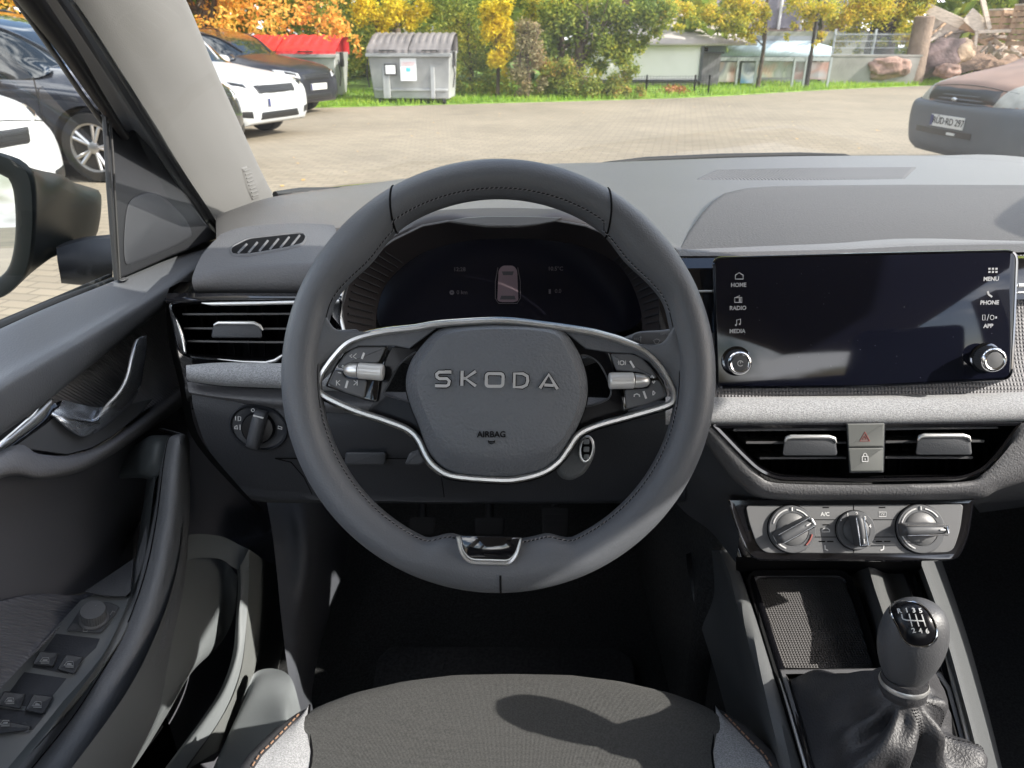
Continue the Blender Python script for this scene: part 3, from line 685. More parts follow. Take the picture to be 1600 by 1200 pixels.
g.rib(P_ic, circ(706, 457, 2.4, n=10), 3.5, .0006, closed=True); g.rib(P_ic, [(859, 452), (859, 459)], 4, .0006); g.rib(P_ic, [(778, 418), (774, 440), (774, 466), (779, 474), (808, 474), (813, 466), (813, 440), (809, 418)], 1.2, .0006)
g.build('display_text', M_faint, ic)
# binnacle: front contour -> inner ribbed throat -> display, and hood over it
hoodc = [(541, 560), (538, 520), (534, 480), (545, 440), (572, 405), (615, 375), (660, 353), (700, 346), (735, 351), (760, 354), (810, 354), (835, 351), (868, 345), (915, 353), (960, 372), (1000, 400), (1030, 432), (1048, 470), (1052, 510), (1048, 560)]
hoodo = [(x + (-4 if x < 700 else 4 if x > 860 else 0), y - 3) for x, y in hoodc]
disp = [(590, 560), (588, 520), (589, 485), (600, 450), (620, 425), (655, 398), (700, 382), (735, 376), (755, 374), (790, 373), (820, 373), (840, 374), (860, 376), (900, 382), (935, 395), (965, 413), (985, 440), (1000, 480), (1004, 520), (1003, 560)]
P_hf = Pl(T(790, 350, .775), (0, -.93, .37))
hc = [P_hf.pt(*p, 0) for p in hoodc]; ho = [P_hf.pt(*p, .001) for p in hoodo]; di = [P_ic.pt(*p, .001) for p in disp]
hb = []
for i, p in enumerate(ho):
    tt = i / (len(ho) - 1); s = math.sin(math.pi * tt)
    hb.append(V((p.x * 1.04, p.y + .10 + .10 * s, min(p.z, 1.05) + .004 * s)))
g = G(); lip = [P_hf.pt(x, y - 1, .003) for x, y in hoodc]
g.loft([di, [a.lerp(b, .5) for a, b in zip(di, hc)], hc], 120, 20, lin=True); bn = g.build('binnacle_throat', M_hood, dash, smooth=60)
g = G(); g.loft([hc, lip, ho, [a + V((0, .02, .003)) for a in ho], [a.lerp(b, .4) + V((0, 0, .006)) for a, b in zip(ho, hb)], hb], 120, 24)
g.build('binnacle_hood', M_hood, dash, smooth=60)
g = G()
for side in (0, 1):
    for k in range(13):
        i0 = (.06 + .0155 * k) if side == 0 else (.94 - .0155 * k)
        A = cr(di, 200)[int(i0 * 199)]; B = cr(hc, 200)[int(i0 * 199)]
        off = V((.0012 if side == 0 else -.0012, -.0006, .0))
        g.tube([A.lerp(B, .12) + off, A.lerp(B, .85) + off], .0008, 4)
    g.cut()
g.build('throat_rib', M_low, bn)
g = G(); q = [(728, 340), (762, 338), (820, 338), (878, 340), (868, 345), (835, 351), (810, 353), (760, 353), (735, 350), (700, 345)]
g.rings(Pl(P_hf.pt(790, 346, .004), (0, -.85, .5)), [(q, -.004), (inset(q, .6), .0005)], cap1=True); g.build('hood_inlay', mat('hood_inlay', (.06, .062, .065), .5), bn)
g = G(); g.tube([P_hf.pt(x, y, .002) for x, y in hoodc], .0013, 6); g.build('hood_edge', M_gray, bn, smooth=60)
g = G(); g.loft([[P_ic.pt(x, y, -.001) for x, y in ((541, 540), (790, 560), (1048, 540))], [P_hf.pt(x, y, -.002) for x, y in ((530, 550), (790, 560), (1054, 550))]], 20, 4); g.build('throat_floor', M_hood, bn)
# chrome-edged sliver to the left of the cluster
g = G(); g.loft([[T(515, 452, .76), T(518, 470, .755), T(520, 495, .75)], [T(536, 448, .765), T(532, 480, .76), T(536, 515, .755)]], 10, 4); g.build('cluster_side_cloth', M_heather, dash)
g = G(); g.tube([T(537, 448, .76), T(532, 470, .757), T(532, 495, .754), T(538, 520, .752)], .0018, 8); g.build('cluster_side_trim', M_satin, dash)

# --- touchscreen
P_ts = Pl(T(1352, 500, .70), (-.05, -.965, .26))
tso = rp([(1112, 401, 16), (1350, 394.5), (1592, 389, 20), (1588, 500), (1583, 594, 18), (1350, 606), (1119, 608, 12), (1115, 500)], 8, 6)
g = G(); g.rings(P_ts, [(tso, -.02), (tso, -.001), (inset(tso, 1), .0012), (inset(tso, 3.6), .0018), (inset(tso, 4.4), .0004)], cap0=True, cap1=True); ts = g.build('touchscreen', M_dchrome, dash, smooth=30)
g = G(); q = inset(tso, 4.2); g.rings(P_ts, [(q, .0002), (q, .0012), (inset(q, 1), .0014)], cap1=True); g.build('screen_glass', M_screen, ts, smooth=20)
g = G(); H = .0015
def ic_(pts, w=1.6, closed=False): g.rib(P_ts, pts, w, H, .0003, closed=closed)
tx = lambda s_, x, y, h=7: g.text(P_ts, s_, x, y, h, H, .0003, sx=.95, rot=.02, bold=.3)
ic_([(1149, 436), (1149, 430), (1155, 426), (1161, 430), (1161, 436)], 1.8, True); tx('HOME', 1154, 445.5); g.cut()
ic_([(1148, 465), (1159, 465), (1159, 472.5), (1148, 472.5)], 1.8, True); ic_([(1156, 466), (1156, 472)], 3.4); ic_([(1150, 464.5), (1156, 462)], 1.2); tx('RADIO', 1153, 481.5); g.cut()
ic_([(1151, 508), (1151, 500), (1157, 498.5), (1157, 506)], 1.5); ic_([(1148.5, 508), (1151, 508)], 3); ic_([(1154.5, 506.5), (1157, 506.5)], 3); tx('MEDIA', 1152, 517.5); g.cut()
for i in range(3):
    for j in range(2): ic_([(1544 + i * 5.5, 420 + j * 5), (1547.4 + i * 5.5, 419.9 + j * 5)], 3.2)
tx('MENU', 1548.5, 436); g.cut(); ic_([(1543, 455), (1544.5, 460), (1550, 464)], 3); tx('PHONE', 1546, 473); g.cut()
ic_([(1535, 492), (1539, 492), (1539, 500), (1535, 500)], 1, True); ic_([(1542, 501), (1545, 491)], 1); ic_(circ(1550, 496, 3, 3.6, 12), 1, True); ic_([(1555, 496), (1557.5, 496)], 3.4); tx('APP', 1544, 509.5)
g.build('screen_print', mat('screen_icon', (.42, .43, .45), .6), ts)
def sknob(px, py, tipx, tipy, r, mark):
    o = P_ts.pt(px, py, .0012); tip = P_ts.pt(px, py, .0012) + P_ts.n * .018
    ax = P_ts.n
    g = G(); g.lathe(o, ax, [(r * 1.12, 0), (r * 1.12, .001), (r * 1.0, .0015)], 48); a = g.build('knob_seat', M_dchrome, ts)
    g = G(); g.lathe(o, ax, [(r * .93, .001), (r * .93, .013), (r * .90, .0135)], 72, knurl=.05, kr=(0, 1)); k_ = g.build('knob', M_hard, ts, smooth=20)
    g = G(); g.lathe(o, ax, [(r * .9, .0135), (r * .86, .0155), (r * .72, .0165), (r * .66, .0158)], 48); g.build('knob_ring', M_chrome, k_, smooth=50)
    g = G(); g.lathe(o, ax, [(r * .66, .0157), (r * .3, .0163), (.0001, .0164)], 40); g.build('knob_face', M_climate if not mark else M_key, k_, smooth=50)
    if mark:
        pk = Pl(o + ax * .0166, ax); c = pk.o; d = c - CAM; L2 = d.dot(FW); X = 800 + d.dot(RT) / L2 * FP; Y = 600 - d.dot(UP) / L2 * FP
        g = G(); g.rib(pk, circ(X, Y, 4.2, n=20)[2:], 1.2, 0, .0003); g.rib(pk, [(X + 1, Y - 4.5), (X, Y)], 1.2, 0, .0003); g.build('knob_mark', M_white, k_)
sknob(1150, 564, 0, 0, .0126, True); sknob(1539, 559, 0, 0, .0126, False)

rd = random.Random(12); g = G()   # dust on the glass
for _ in range(70):
    x, y = rd.uniform(1125, 1578), rd.uniform(405, 598); q = rd.choice((.5, .6, .8, 1.2)) * .5
    g.rib(P_ts, [(x, y), (x + q * rd.uniform(.6, 2.2), y + q * rd.uniform(-1, 1.5))], q, .0015, .0001)
o_d = g.build('dust_specks', M_print, ts); o_d['kind'] = 'stuff'
# --- centre vents and grained V-shaped surround
P_cv = Pl(T(1355, 700, .712), (0, -.97, .24))
vout = [(1112, 664, 3), (1160, 714, 20), (1186, 738, 18), (1215, 750, 14), (1340, 753), (1500, 750, 14), (1535, 738, 18), (1560, 712, 18), (1598, 660, 4)]
vin = rp(vout, 8, 6)
g = G(); g.rings(P_cv, [(inset(vin, -2), -.03), (inset(vin, -1), .001), (inset(vin, 1), .004), (inset(vin, 5), .003), (inset(vin, 7), -.004), (inset(vin, 8), -.009)])
cvn = g.build('centre_air_vents', M_gloss, dash, smooth=40)
g = G(); g.rings(P_cv, [(inset(vin, 8), -.0085), (inset(vin, 10), -.05)], cap1=True); g.build('vent_cavity', M_black, cvn)
def slat(par, x0, y0, x1, y1, pl=P_cv, notch=True):
    g = G(); a, b = pl.pt(x0, y0, -.007), pl.pt(x1, y1, -.007); d = pl.n * -.032 - pl.v * .003; th = pl.v * .0012
    g.grid([[a + th, b + th], [a - th, b - th], [a - th * .6 + d, b - th * .6 + d], [a + th * .6 + d, b + th * .6 + d]], cv=True, cap0=False)
    g.build('vent_slat', M_slat, par, bevel=.0004, seg=1)
for a in ((1146, 672, 1322, 671), (1166, 692, 1322, 692), (1187, 716, 1322, 715.5), (1384, 670.5, 1560, 668), (1384, 691, 1538, 689.5), (1384, 715, 1520, 715.5)): slat(cvn, *a)
g = G()
for x0 in (1150, 1388):
    g.cut()
    for k in range(9):
        x = x0 + k * 19
        a, b = P_cv.pt(x, 668, -.04), P_cv.pt(x, 742 - (12 if k in (0,) else 0), -.04); g.box((a + b) / 2, (.0012, .006, (a - b).length), Matrix((P_cv.u, -P_cv.n, P_cv.v)).transposed())
g.build('vent_vane', M_black, cvn)
for (x0, x1, y0, y1) in ((1226, 1306, 682, 712), (1434, 1516, 680, 711)):
    q = rp([(x0 + 8, y0), (x1 - 10, y0), (x1, y0 + 6), (x1 + 3, y1), (x0 - 4, y1), (x0, y0 + 5)], 5, 4)
    g = G(); g.dome(P_cv, q, -.03, .003, 2, 2); t_ = g.build('vent_tab', M_hard, cvn, smooth=50)
    g = G(); g.tube([P_cv.pt(x, y, .0032) for x, y in ((x0, y0 + 8), (x0 + 3, y0 + 2.5), (x0 + 10, y0 + .5), (x1 - 12, y0 + .5), (x1 - 3, y0 + 3), (x1 + 1, y0 + 10))], [.0008, .002, .0023, .0023, .002, .0007], 8); g.build('tab_trim', M_satin, t_, smooth=60)
q = rp([(1322, 661), (1383, 660), (1381, 738), (1327, 739)], 2); g = G(); g.rings(P_cv, [(q, -.03), (q, .004)], cap1=True); bs = g.build('button_stack', M_hard, cvn)
for nm, q in (('hazard_button', [(1323.5, 662), (1381.5, 661), (1380.5, 698), (1325, 698.5)]), ('lock_button', [(1325.2, 700), (1380.3, 699.5), (1379.5, 736.5), (1328, 737)])):
    g = G(); g.dome(P_cv, rp(q, 2), .003, .007, 2, 2); bb = g.build(nm, M_haz, cvn, smooth=18)
    g = G()
    if nm[0] == 'h':
        g.rib(P_cv, [(1344, 689), (1351.5, 675), (1359, 689)], 1.6, .0071, .0003, closed=True); g.rib(P_cv, [(1348.5, 686.2), (1351.5, 681), (1354.5, 686.2)], 1.2, .0071, .0003, closed=True); g.build('button_mark', M_red, bb)
    else:
        g.rib(P_cv, rp([(1347, 713), (1356, 713), (1356, 721), (1347, 721)], 1), 1.3, .0071, .0003, closed=True); g.rib(P_cv, [(1348.7, 713), (1349, 709.5), (1351.5, 708), (1354, 709.5), (1354.3, 713)], 1.3, .0071, .0003); g.rib(P_cv, [(1351.5, 716), (1351.5, 719)], 1.3, .0071, .0003); g.build('button_mark', M_white, bb)
# surround: rows from the vent's edge outwards
inn = [(1096, 660), (1112, 665), (1160, 716), (1186, 741), (1215, 754), (1340, 757), (1500, 754), (1536, 741), (1562, 714), (1602, 660), (1640, 656)]
out1 = [(1088, 664), (1102, 676), (1140, 724), (1166, 750), (1205, 772), (1340, 775), (1510, 772), (1555, 757), (1600, 738), (1650, 712), (1720, 690)]
out2 = [(1086, 668), (1098, 684), (1130, 730), (1156, 757), (1200, 779), (1340, 781), (1515, 779), (1560, 764), (1606, 748), (1656, 724), (1730, 700)]
g = G(); g.loft([[P_cv.pt(*p, -.012) for p in inn], [P_cv.pt(*p, .0005) for p in inn], [P_cv.pt(x, y + 6, .002) for x, y in [(a[0] * .6 + b[0] * .4, a[1] * .6 + b[1] * .4 - 3) for a, b in zip(inn, out1)]], [P_cv.pt(*p, -.001) for p in out1], [P_cv.pt(*p, -.012) for p in out2], [P_cv.pt(x, y + 2, -.05) for x, y in out2]], 90, 30)
g.build('vent_surround', M_gray, dash, smooth=60)
# dark flank that runs from the surround down to the knees, both sides
g = G(); g.loft([[T(1060, 600, .75), T(1090, 664, .728), T(1128, 728, .732), T(1158, 760, .736), T(1200, 784, .75)], [T(1040, 640, .80), T(1075, 700, .78), T(1105, 760, .78), T(1140, 785, .765), T(1165, 800, .765)],
                 [T(1010, 680, .90), T(1040, 760, .88), T(1070, 800, .87), T(1110, 830, .85), T(1150, 880, .82)]], 30, 12); g.build('knee_bolster', M_hard, dash, smooth=60)
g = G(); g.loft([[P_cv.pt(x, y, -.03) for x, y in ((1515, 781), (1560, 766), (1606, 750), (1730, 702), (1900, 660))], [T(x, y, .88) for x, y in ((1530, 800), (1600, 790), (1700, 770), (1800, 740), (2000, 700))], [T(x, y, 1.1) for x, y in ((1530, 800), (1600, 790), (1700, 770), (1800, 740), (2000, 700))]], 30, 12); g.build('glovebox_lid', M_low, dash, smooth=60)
# --- climate panel
P_cl = Pl(T(1332, 827, .735), (0, -.86, .51))
clo = rp([(1137, 779, 4), (1523, 778, 5), (1514, 840, 30), (1497, 876, 14), (1400, 878), (1180, 876, 12), (1165, 862, 14), (1146, 815, 20)], 6, 5)
g = G(); g.rings(P_cl, [(inset(clo, 2), -.04), (clo, -.006), (inset(clo, .8), -.001), (inset(clo, 3), .0), (inset(clo, 8), -.0005)], cap1=True)
cl = g.build('climate_panel', M_gloss, dash, smooth=35)
cli = rp([(1165, 790, 6), (1505, 788, 6), (1500, 830, 20), (1488, 863, 12), (1400, 865), (1195, 864, 14), (1182, 850, 14), (1170, 815, 10)], 8, 5)
g = G(); g.rings(P_cl, [(cli, -.002), (cli, .0006), (inset(cli, 1), .0012)], cap1=True); cp = g.build('panel_plate', M_climate, cl, smooth=30)
g = G(); H = .0013
for q in (((1333.5, 789), (1333.5, 800)), ((1333.5, 855), (1333.5, 864)), ((1272, 812), (1306, 812)), ((1272, 839), (1306, 839)), ((1364, 812), (1398, 812)), ((1364, 839), (1398, 839))): g.rib(P_cl, q, 1.4, H - .0004, .0005)
for x, y in ((1290, 793), (1378, 793), (1290, 820), (1284, 846), (1297, 846), (1373, 846), (1386, 846)): g.rib(P_cl, [(x - 5, y), (x + 5, y)], 2.2, H - .0004, .0005)
g.build('panel_groove', M_black, cp)
g = G(); g.text(P_cl, 'A/C', 1289, 803.5, 7, H - .0003, bold=.2)
g.rib(P_cl, [(1373, 800), (1384, 800), (1384, 807), (1373, 807)], 1, H - .0003, closed=True); g.rib(P_cl, [(1376, 805), (1378, 802), (1379.5, 805), (1381, 802)], .9, H - .0003)
g.rib(P_cl, [(1284, 831), (1284, 828), (1288, 825), (1292, 825), (1296, 828), (1296, 831)], 1.2, H - .0003, closed=True); 
for x in (1290, 1379): g.rib(P_cl, [(x - 1.5, 852), (x - 1, 858), (x + 3.5, 860)] if x < 1300 else [(x + 1.5, 852), (x + 1, 858), (x - 3.5, 860)], 2.2, H - .0003)
g.build('panel_print', M_white, cp)
def dial(px, py, r, bar_a, bar_l0, bar_l1, kind):
    o = P_cl.pt(px, py, .0005); ax = P_cl.n; Kd = .735 / FP; R0 = r * Kd
    g = G(); g.lathe(o, ax, [(R0, -.001), (R0, .0035), (R0 * .97, .0042), (R0 * .72, .0042), (R0 * .69, .0036)], 56); d_ = g.build('dial_ring', M_key, cl, smooth=30, label=None)
    g = G(); g.lathe(o, ax, [(R0 * 1.035, .0), (R0 * 1.035, .0012), (R0, .0016)], 56); g.build('dial_collar', M_black, d_)
    g = G(); g.lathe(o, ax, [(R0 * .69, .0038), (R0 * .66, .005), (R0 * .3, .0056), (.0001, .0057)], 48); g.build('dial_face', M_climate if kind != 1 else M_key, d_, smooth=60)
    # the raised grip bar
    c, s_ = math.cos(bar_a), math.sin(bar_a); u = P_cl.u * c + P_cl.v * s_; w = P_cl.n.cross(u)
    rows = []
    for (l, wd, hh) in ((bar_l0, .1, .010), (bar_l0 + .06, .19, .0145), (-.3, .24, .017), (.2, .25, .0175), (bar_l1 - .12, .24, .0165), (bar_l1, .20, .012)):
        p = o + u * (l * R0); q = wd * R0
        rows.append([p - w * q * 1.15 + ax * .0045, p - w * q * .9 + ax * hh * .75, p - w * q * .45 + ax * hh, p + w * q * .45 + ax * hh, p + w * q * .9 + ax * hh * .75, p + w * q * 1.15 + ax * .0045])
    g = G(); g.loft(rows, 14, 20, cap0=True, cap1=True); gb = g.build('dial_grip', M_key, d_, smooth=45)
    g = G(); g.tube([o + u * (R0 * a_) + w * (R0 * -.2) + ax * .0168 for a_ in (bar_l0 + .1, -.2, .3, bar_l1 - .08)], .0007, 6); g.tube([o + u * (R0 * a_) + w * (R0 * .2) + ax * .0168 for a_ in (bar_l0 + .1, -.2, .3, bar_l1 - .08)], .0007, 6)
    g.tube([o + u * (R0 * (bar_l0 + .08)) + w * (R0 * .14 * q_) + ax * .0165 for q_ in (-1, 0, 1)], .0012, 6); g.build('grip_trim', M_chrome, gb, smooth=60)
    g = G(); g.tube([o + u * (R0 * (bar_l0 + .2)) + ax * .0172, o + u * (R0 * (bar_l0 + .42)) + ax * .0176], .0007, 6); g.build('grip_mark', M_white, gb)
    g = G()
    for a0, a1, m_ in ((35, 78, 0), (102, 165, 0), (195, 250, 0)) if kind != 1 else ():
        pts = [o + (P_cl.u * math.cos(R_(a)) + P_cl.v * math.sin(R_(a))) * (R0 * .85) + ax * .0044 for a in range(a0, a1 + 1, 6)]; g.tube(pts, .0008, 5)
    if kind != 1: g.tube([o + P_cl.v * (R0 * .78) + ax * .0046, o + P_cl.v * (R0 * .93) + ax * .0046], .0009, 5)
    if kind == 1:
        for k, t_ in enumerate('01234'):
            a = R_(145 - k * 33); pp = o + (P_cl.u * math.cos(a) + P_cl.v * math.sin(a)) * (R0 * .84); d = pp - CAM; L2 = d.dot(FW)
            g.text(P_cl, '•1234'[k], 800 + d.dot(RT) / L2 * FP, 600 - d.dot(UP) / L2 * FP, 6.5, .0046, bold=.2)
    g.build('dial_print', M_white, d_)
    if kind == 0:
        g = G(); g.tube([o + (P_cl.u * math.cos(R_(a)) + P_cl.v * math.sin(R_(a))) * (R0 * .85) + ax * .0046 for a in range(-50, -8, 6)], .0009, 5); g.build('dial_mark', M_red, d_)
dial(1235.5, 826.5, 36.5, R_(208), -.85, .86, 0)
dial(1335, 828, 30, R_(96), -.8, .8, 1)
dial(1436, 826, 37.5, R_(181), -.88, .95, 2)
# --- lower dash on the driver's side
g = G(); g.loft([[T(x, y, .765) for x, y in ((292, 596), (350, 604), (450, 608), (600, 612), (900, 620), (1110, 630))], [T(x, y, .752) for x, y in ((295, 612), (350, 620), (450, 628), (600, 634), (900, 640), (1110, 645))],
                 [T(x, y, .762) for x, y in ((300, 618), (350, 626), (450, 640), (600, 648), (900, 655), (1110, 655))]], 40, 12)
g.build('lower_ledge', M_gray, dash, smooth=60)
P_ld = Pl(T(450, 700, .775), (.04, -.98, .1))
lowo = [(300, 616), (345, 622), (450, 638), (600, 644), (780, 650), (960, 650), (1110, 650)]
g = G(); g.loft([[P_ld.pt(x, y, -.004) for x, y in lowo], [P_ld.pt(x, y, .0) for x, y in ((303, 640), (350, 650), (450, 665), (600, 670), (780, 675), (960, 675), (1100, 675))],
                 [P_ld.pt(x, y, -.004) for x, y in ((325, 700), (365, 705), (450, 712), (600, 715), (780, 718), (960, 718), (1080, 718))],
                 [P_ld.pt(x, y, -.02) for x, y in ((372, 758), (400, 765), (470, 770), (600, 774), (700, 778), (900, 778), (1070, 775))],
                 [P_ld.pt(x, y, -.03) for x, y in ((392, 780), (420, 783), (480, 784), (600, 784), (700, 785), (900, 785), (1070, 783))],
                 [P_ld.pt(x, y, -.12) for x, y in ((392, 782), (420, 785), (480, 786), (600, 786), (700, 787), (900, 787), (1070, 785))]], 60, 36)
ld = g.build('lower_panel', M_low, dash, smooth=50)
g = G(); g.rib(P_ld, [(430, 716), (455, 722), (475, 745), (488, 772)], 1.6, .0, .001); g.rib(P_ld, [(430, 716), (540, 716), (700, 716)], 1.6, -.002, .0012); g.rib(P_ld, [(688, 716), (690, 745), (694, 776)], 1.6, -.004, .002); g.build('lid_gap', M_black, ld)
g = G(); g.dome(P_ld, rp([(540, 706), (604, 706), (602, 727), (538, 727)], 5), -.01, .003, 4, 3); g.build('lid_pull', M_hard, ld, smooth=50)
g = G(); g.tube([P_ld.pt(560, 776, -.024), P_ld.pt(690, 779, -.024)], .0014, 6); g.build('panel_edge_line', M_gray, ld)  # paler grey bead along the lower edge of the panel
# light switch
P_ls = Pl(T(404, 668, .765), (.1, -.96, .26))
lso = circ(404, 668, 44, 33); lso = [(404 + (x - 404) * math.cos(.28) - (y - 668) * math.sin(.28), 668 + (x - 404) * math.sin(.28) + (y - 668) * math.cos(.28)) for x, y in lso]
g = G(); g.rings(P_ls, [(inset(lso, -5), -.02), (inset(lso, -3), .001), (inset(lso, -1), .003), (inset(lso, 1), .0015), (inset(lso, 2), .0)], cap1=True); ls = g.build('light_switch', M_low, dash, smooth=60)
g = G(); g.lathe(P_ls.pt(404, 668, 0), P_ls.n, [(.017, 0), (.0165, .004), (.015, .0055), (.0001, .006)], 48); g.build('switch_disc', M_spoke, ls, smooth=40)
g = G(); o = P_ls.pt(404, 668, .003); u = (P_ls.u * .28 + P_ls.v * .96).normalized(); w = P_ls.n.cross(u)
g.loft([[o + u * l - w * q + P_ls.n * .001, o + u * l - w * q * .8 + P_ls.n * h, o + u * l + w * q * .8 + P_ls.n * h, o + u * l + w * q + P_ls.n * .001] for l, q, h in ((-.021, .005, .008), (-.017, .0065, .014), (0, .0068, .016), (.015, .0065, .015), (.019, .005, .009))], 10, 14, cap0=True, cap1=True); sw = g.build('switch_grip', M_hard, ls, smooth=50)
g = G(); g.tube([o + u * .015 + w * q + P_ls.n * .0158 for q in (-.005, 0, .005)], .001, 6); g.build('grip_trim', M_satin, sw)
g = G(); H = .0022
g.rib(P_ls, [(370, 649), (370, 655)], 1.2, H); g.rib(P_ls, [(374, 649), (378, 650), (378, 655), (374, 656)], 1.2, H, closed=True)
g.rib(P_ls, [(372, 663), (369, 665), (369, 668), (373, 669)], 1.2, H, closed=True); g.rib(P_ls, [(377, 662), (377, 670)], 1.2, H)
for k in range(8):
    a = k * math.pi / 4; g.rib(P_ls, [(397 + 3 * math.cos(a), 689 + 2.5 * math.sin(a)), (397 + 6 * math.cos(a), 689 + 5 * math.sin(a))], 1, .004)
g.rib(P_ls, circ(397, 639.5, 2.4, n=10), 1, .003, closed=True); g.rib(P_ls, [(411, 641), (417, 643)], 1, H); g.rib(P_ls, [(436, 664), (442, 666), (442, 669), (436, 668)], 1.1, H, closed=True)
g.v = [tuple(V(v) + P_ls.n * .0045) for v in g.v]; g.build('switch_print', M_white, ls)
# ================================================================== CAR SHELL
shell = thing('car_cabin', 'car cabin shell with pale windscreen pillar trim, roof lining and black carpet', 'car body', (.36, 0, .3))
# A pillar trim (left): rows run along the pillar, each across its width (door side -> glass side)
def pil(px, py, X): return aX(px, py, X)
g = G()
rowsP = []
for (lx, ly, mx, my, rx, ry, X) in ((-40, -220, 120, -220, 180, -210, -.31), (30, -110, 175, -110, 235, -105, -.335), (115, 0, 226, 0, 291, 0, -.355), (182, 105, 284, 100, 335, 105, -.375), (228, 180, 322, 170, 364, 170, -.39), (283, 270, 365, 255, 400, 250, -.405), (322, 330, 392, 300, 425, 300, -.412), (343, 366, 408, 340, 437, 316, -.418)):
    a, b, c = pil(lx, ly, X - .012), pil(mx, my, X + .006), pil(rx, ry, X - .004)
    a0 = a + V((-.02, .035, .01)); c1 = c + V((-.034, .05, 0))
    rowsP.append([a0, a, a.lerp(b, .5) + V((.004, -.004, 0)), b, b.lerp(c, .5) + V((.003, 0, .001)), c, c1])
last = rowsP[-1]; rowsP.append([p + V((0.0, .008, -.012)) for p in last])
g.loft(rowsP, 24, 60); pt_ = g.build('pillar_trim', M_pillar, shell, smooth=60)
g = G(); bvp = bvh(pt_)
g.grid(drape(bvp, [(376, 262), (379, 275), (384, 294), (393, 314)], [(386, 259), (393, 272), (399, 290), (406, 308)], .0016, 30, 8))
for k in range(8): g.tube([cast(bvp, 379 + k * 1.9, 267 + k * 5.6, .002), cast(bvp, 389 + k * 1.9, 264 + k * 5.6, .002)], .0012, 5)
g.build('tweeter_grille', M_pillar, pt_)
g = G()
g.loft([[V((2 * .36 - p.x, p.y, p.z)) for p in r] for r in rowsP], 12, 24); g.build('pillar_trim', M_pillar, shell, smooth=60)
# dark seals between pillar trim and door frame
g = G(); rowsS = []
for (a, b, c) in (((-180, -220), (-90, -220), (-38, -220)), ((-50, -110), (10, -110), (35, -110)), ((48, 0), (90, 0), (118, 0)), ((122, 105), (160, 105), (184, 105)), ((176, 185), (210, 182), (230, 180)), ((225, 262), (262, 266), (285, 270)), ((280, 325), (306, 328), (324, 330)), ((310, 366), (330, 368), (346, 368))):
    X = -.385 - .035 * (a[1] + 220) / 590
    rowsS.append([aX(*a, X - .058), aX(*b, X - .03), aX(*b, X - .018), aX(*c, X - .012)])
g.loft(rowsS, 14, 50); g.build('door_seal', mat('seal_grey', (.075, .076, .078), .6), shell, smooth=30)
g = G(); g.tube([aX(116 - 1, -2, -.372), aX(184, 105, -.392), aX(230, 180, -.404), aX(285, 270, -.42), aX(325, 330, -.43), aX(345, 369, -.435)], .0045, 8); g.build('rubber_seal', M_rubber, shell, smooth=60)
# roof, sides, windscreen, floor, firewall
def slab(name, x0, x1, y0, y1, z0, z1, m_, par=shell, **k):
    g = G(); g.box(((x0 + x1) / 2, (y0 + y1) / 2, (z0 + z1) / 2), (x1 - x0, y1 - y0, z1 - z0)); return g.build(name, m_, par, **k)
g = G(); g.loft([[V((-.33, .52, 1.37)), V((0, .60, 1.405)), V((.36, .62, 1.41)), V((.68, .60, 1.405)), V((.90, .50, 1.385))], [V((-.30, 0, 1.40)), V((0, 0, 1.45)), V((.36, 0, 1.46)), V((.68, 0, 1.44)), V((.90, 0, 1.41))],
                 [V((-.30, -1.0, 1.38)), V((0, -1.0, 1.43)), V((.36, -1, 1.44)), V((.72, -1, 1.43)), V((1.02, -1, 1.38))], [V((-.25, -1.9, 1.3)), V((0, -1.9, 1.34)), V((.36, -1.9, 1.35)), V((.72, -1.9, 1.34)), V((.97, -1.9, 1.3))]], 20, 20)
g.build('roof_lining', M_roof, shell, smooth=60, solid=.04, soff=-1)
for sx in (0, 1):
    X = lambda v: .72 - v if sx else v
    g = G()
    for (y0, y1) in ((-.30, -.12), (-1.35, -1.05)):
        g.grid([[V((X(-.43), y0, .9)), V((X(-.43), y1, .9)), V((X(-.49), y1, .9)), V((X(-.49), y0, .9))], [V((X(-.30), y0 - .06, 1.41)), V((X(-.30), y1 - .06, 1.41)), V((X(-.37), y1 - .06, 1.41)), V((X(-.37), y0 - .06, 1.41))]], cu=True)
    g.build('side_pillar', M_roof, shell)
g = G(); g.grid([[V((-.44, -.12, .25)), V((-.44, -2.0, .25)), V((1.16, -2.0, .25)), V((1.16, 1.2, .25))], [V((-.44, -.12, .97)), V((-.44, -2.0, .97)), V((1.16, -2.0, .97)), V((1.16, 1.2, .97))]])
g.build('side_panel', M_low, shell, solid=.05)
# windscreen glass between the pillars
g = G(); g.loft([[V((-.43, .97, 1.03)), aY(560, 292, 1.27), aY(800, 262, 1.43), aY(1100, 246, 1.54), V((.36, 1.56, 1.06)) if 0 else aY(1250, 244, 1.55), V((.85, 1.36, 1.05)), V((1.15, .97, 1.03))], [V((-.32, .55, 1.365)), V((-.15, .60, 1.38)), V((.1, .63, 1.40)), V((.36, .64, 1.405)), V((.5, .64, 1.405)), V((.8, .60, 1.39)), V((1.04, .55, 1.365))]], 24, 0)
ws = g.build('windscreen', M_wglass, shell, smooth=60)
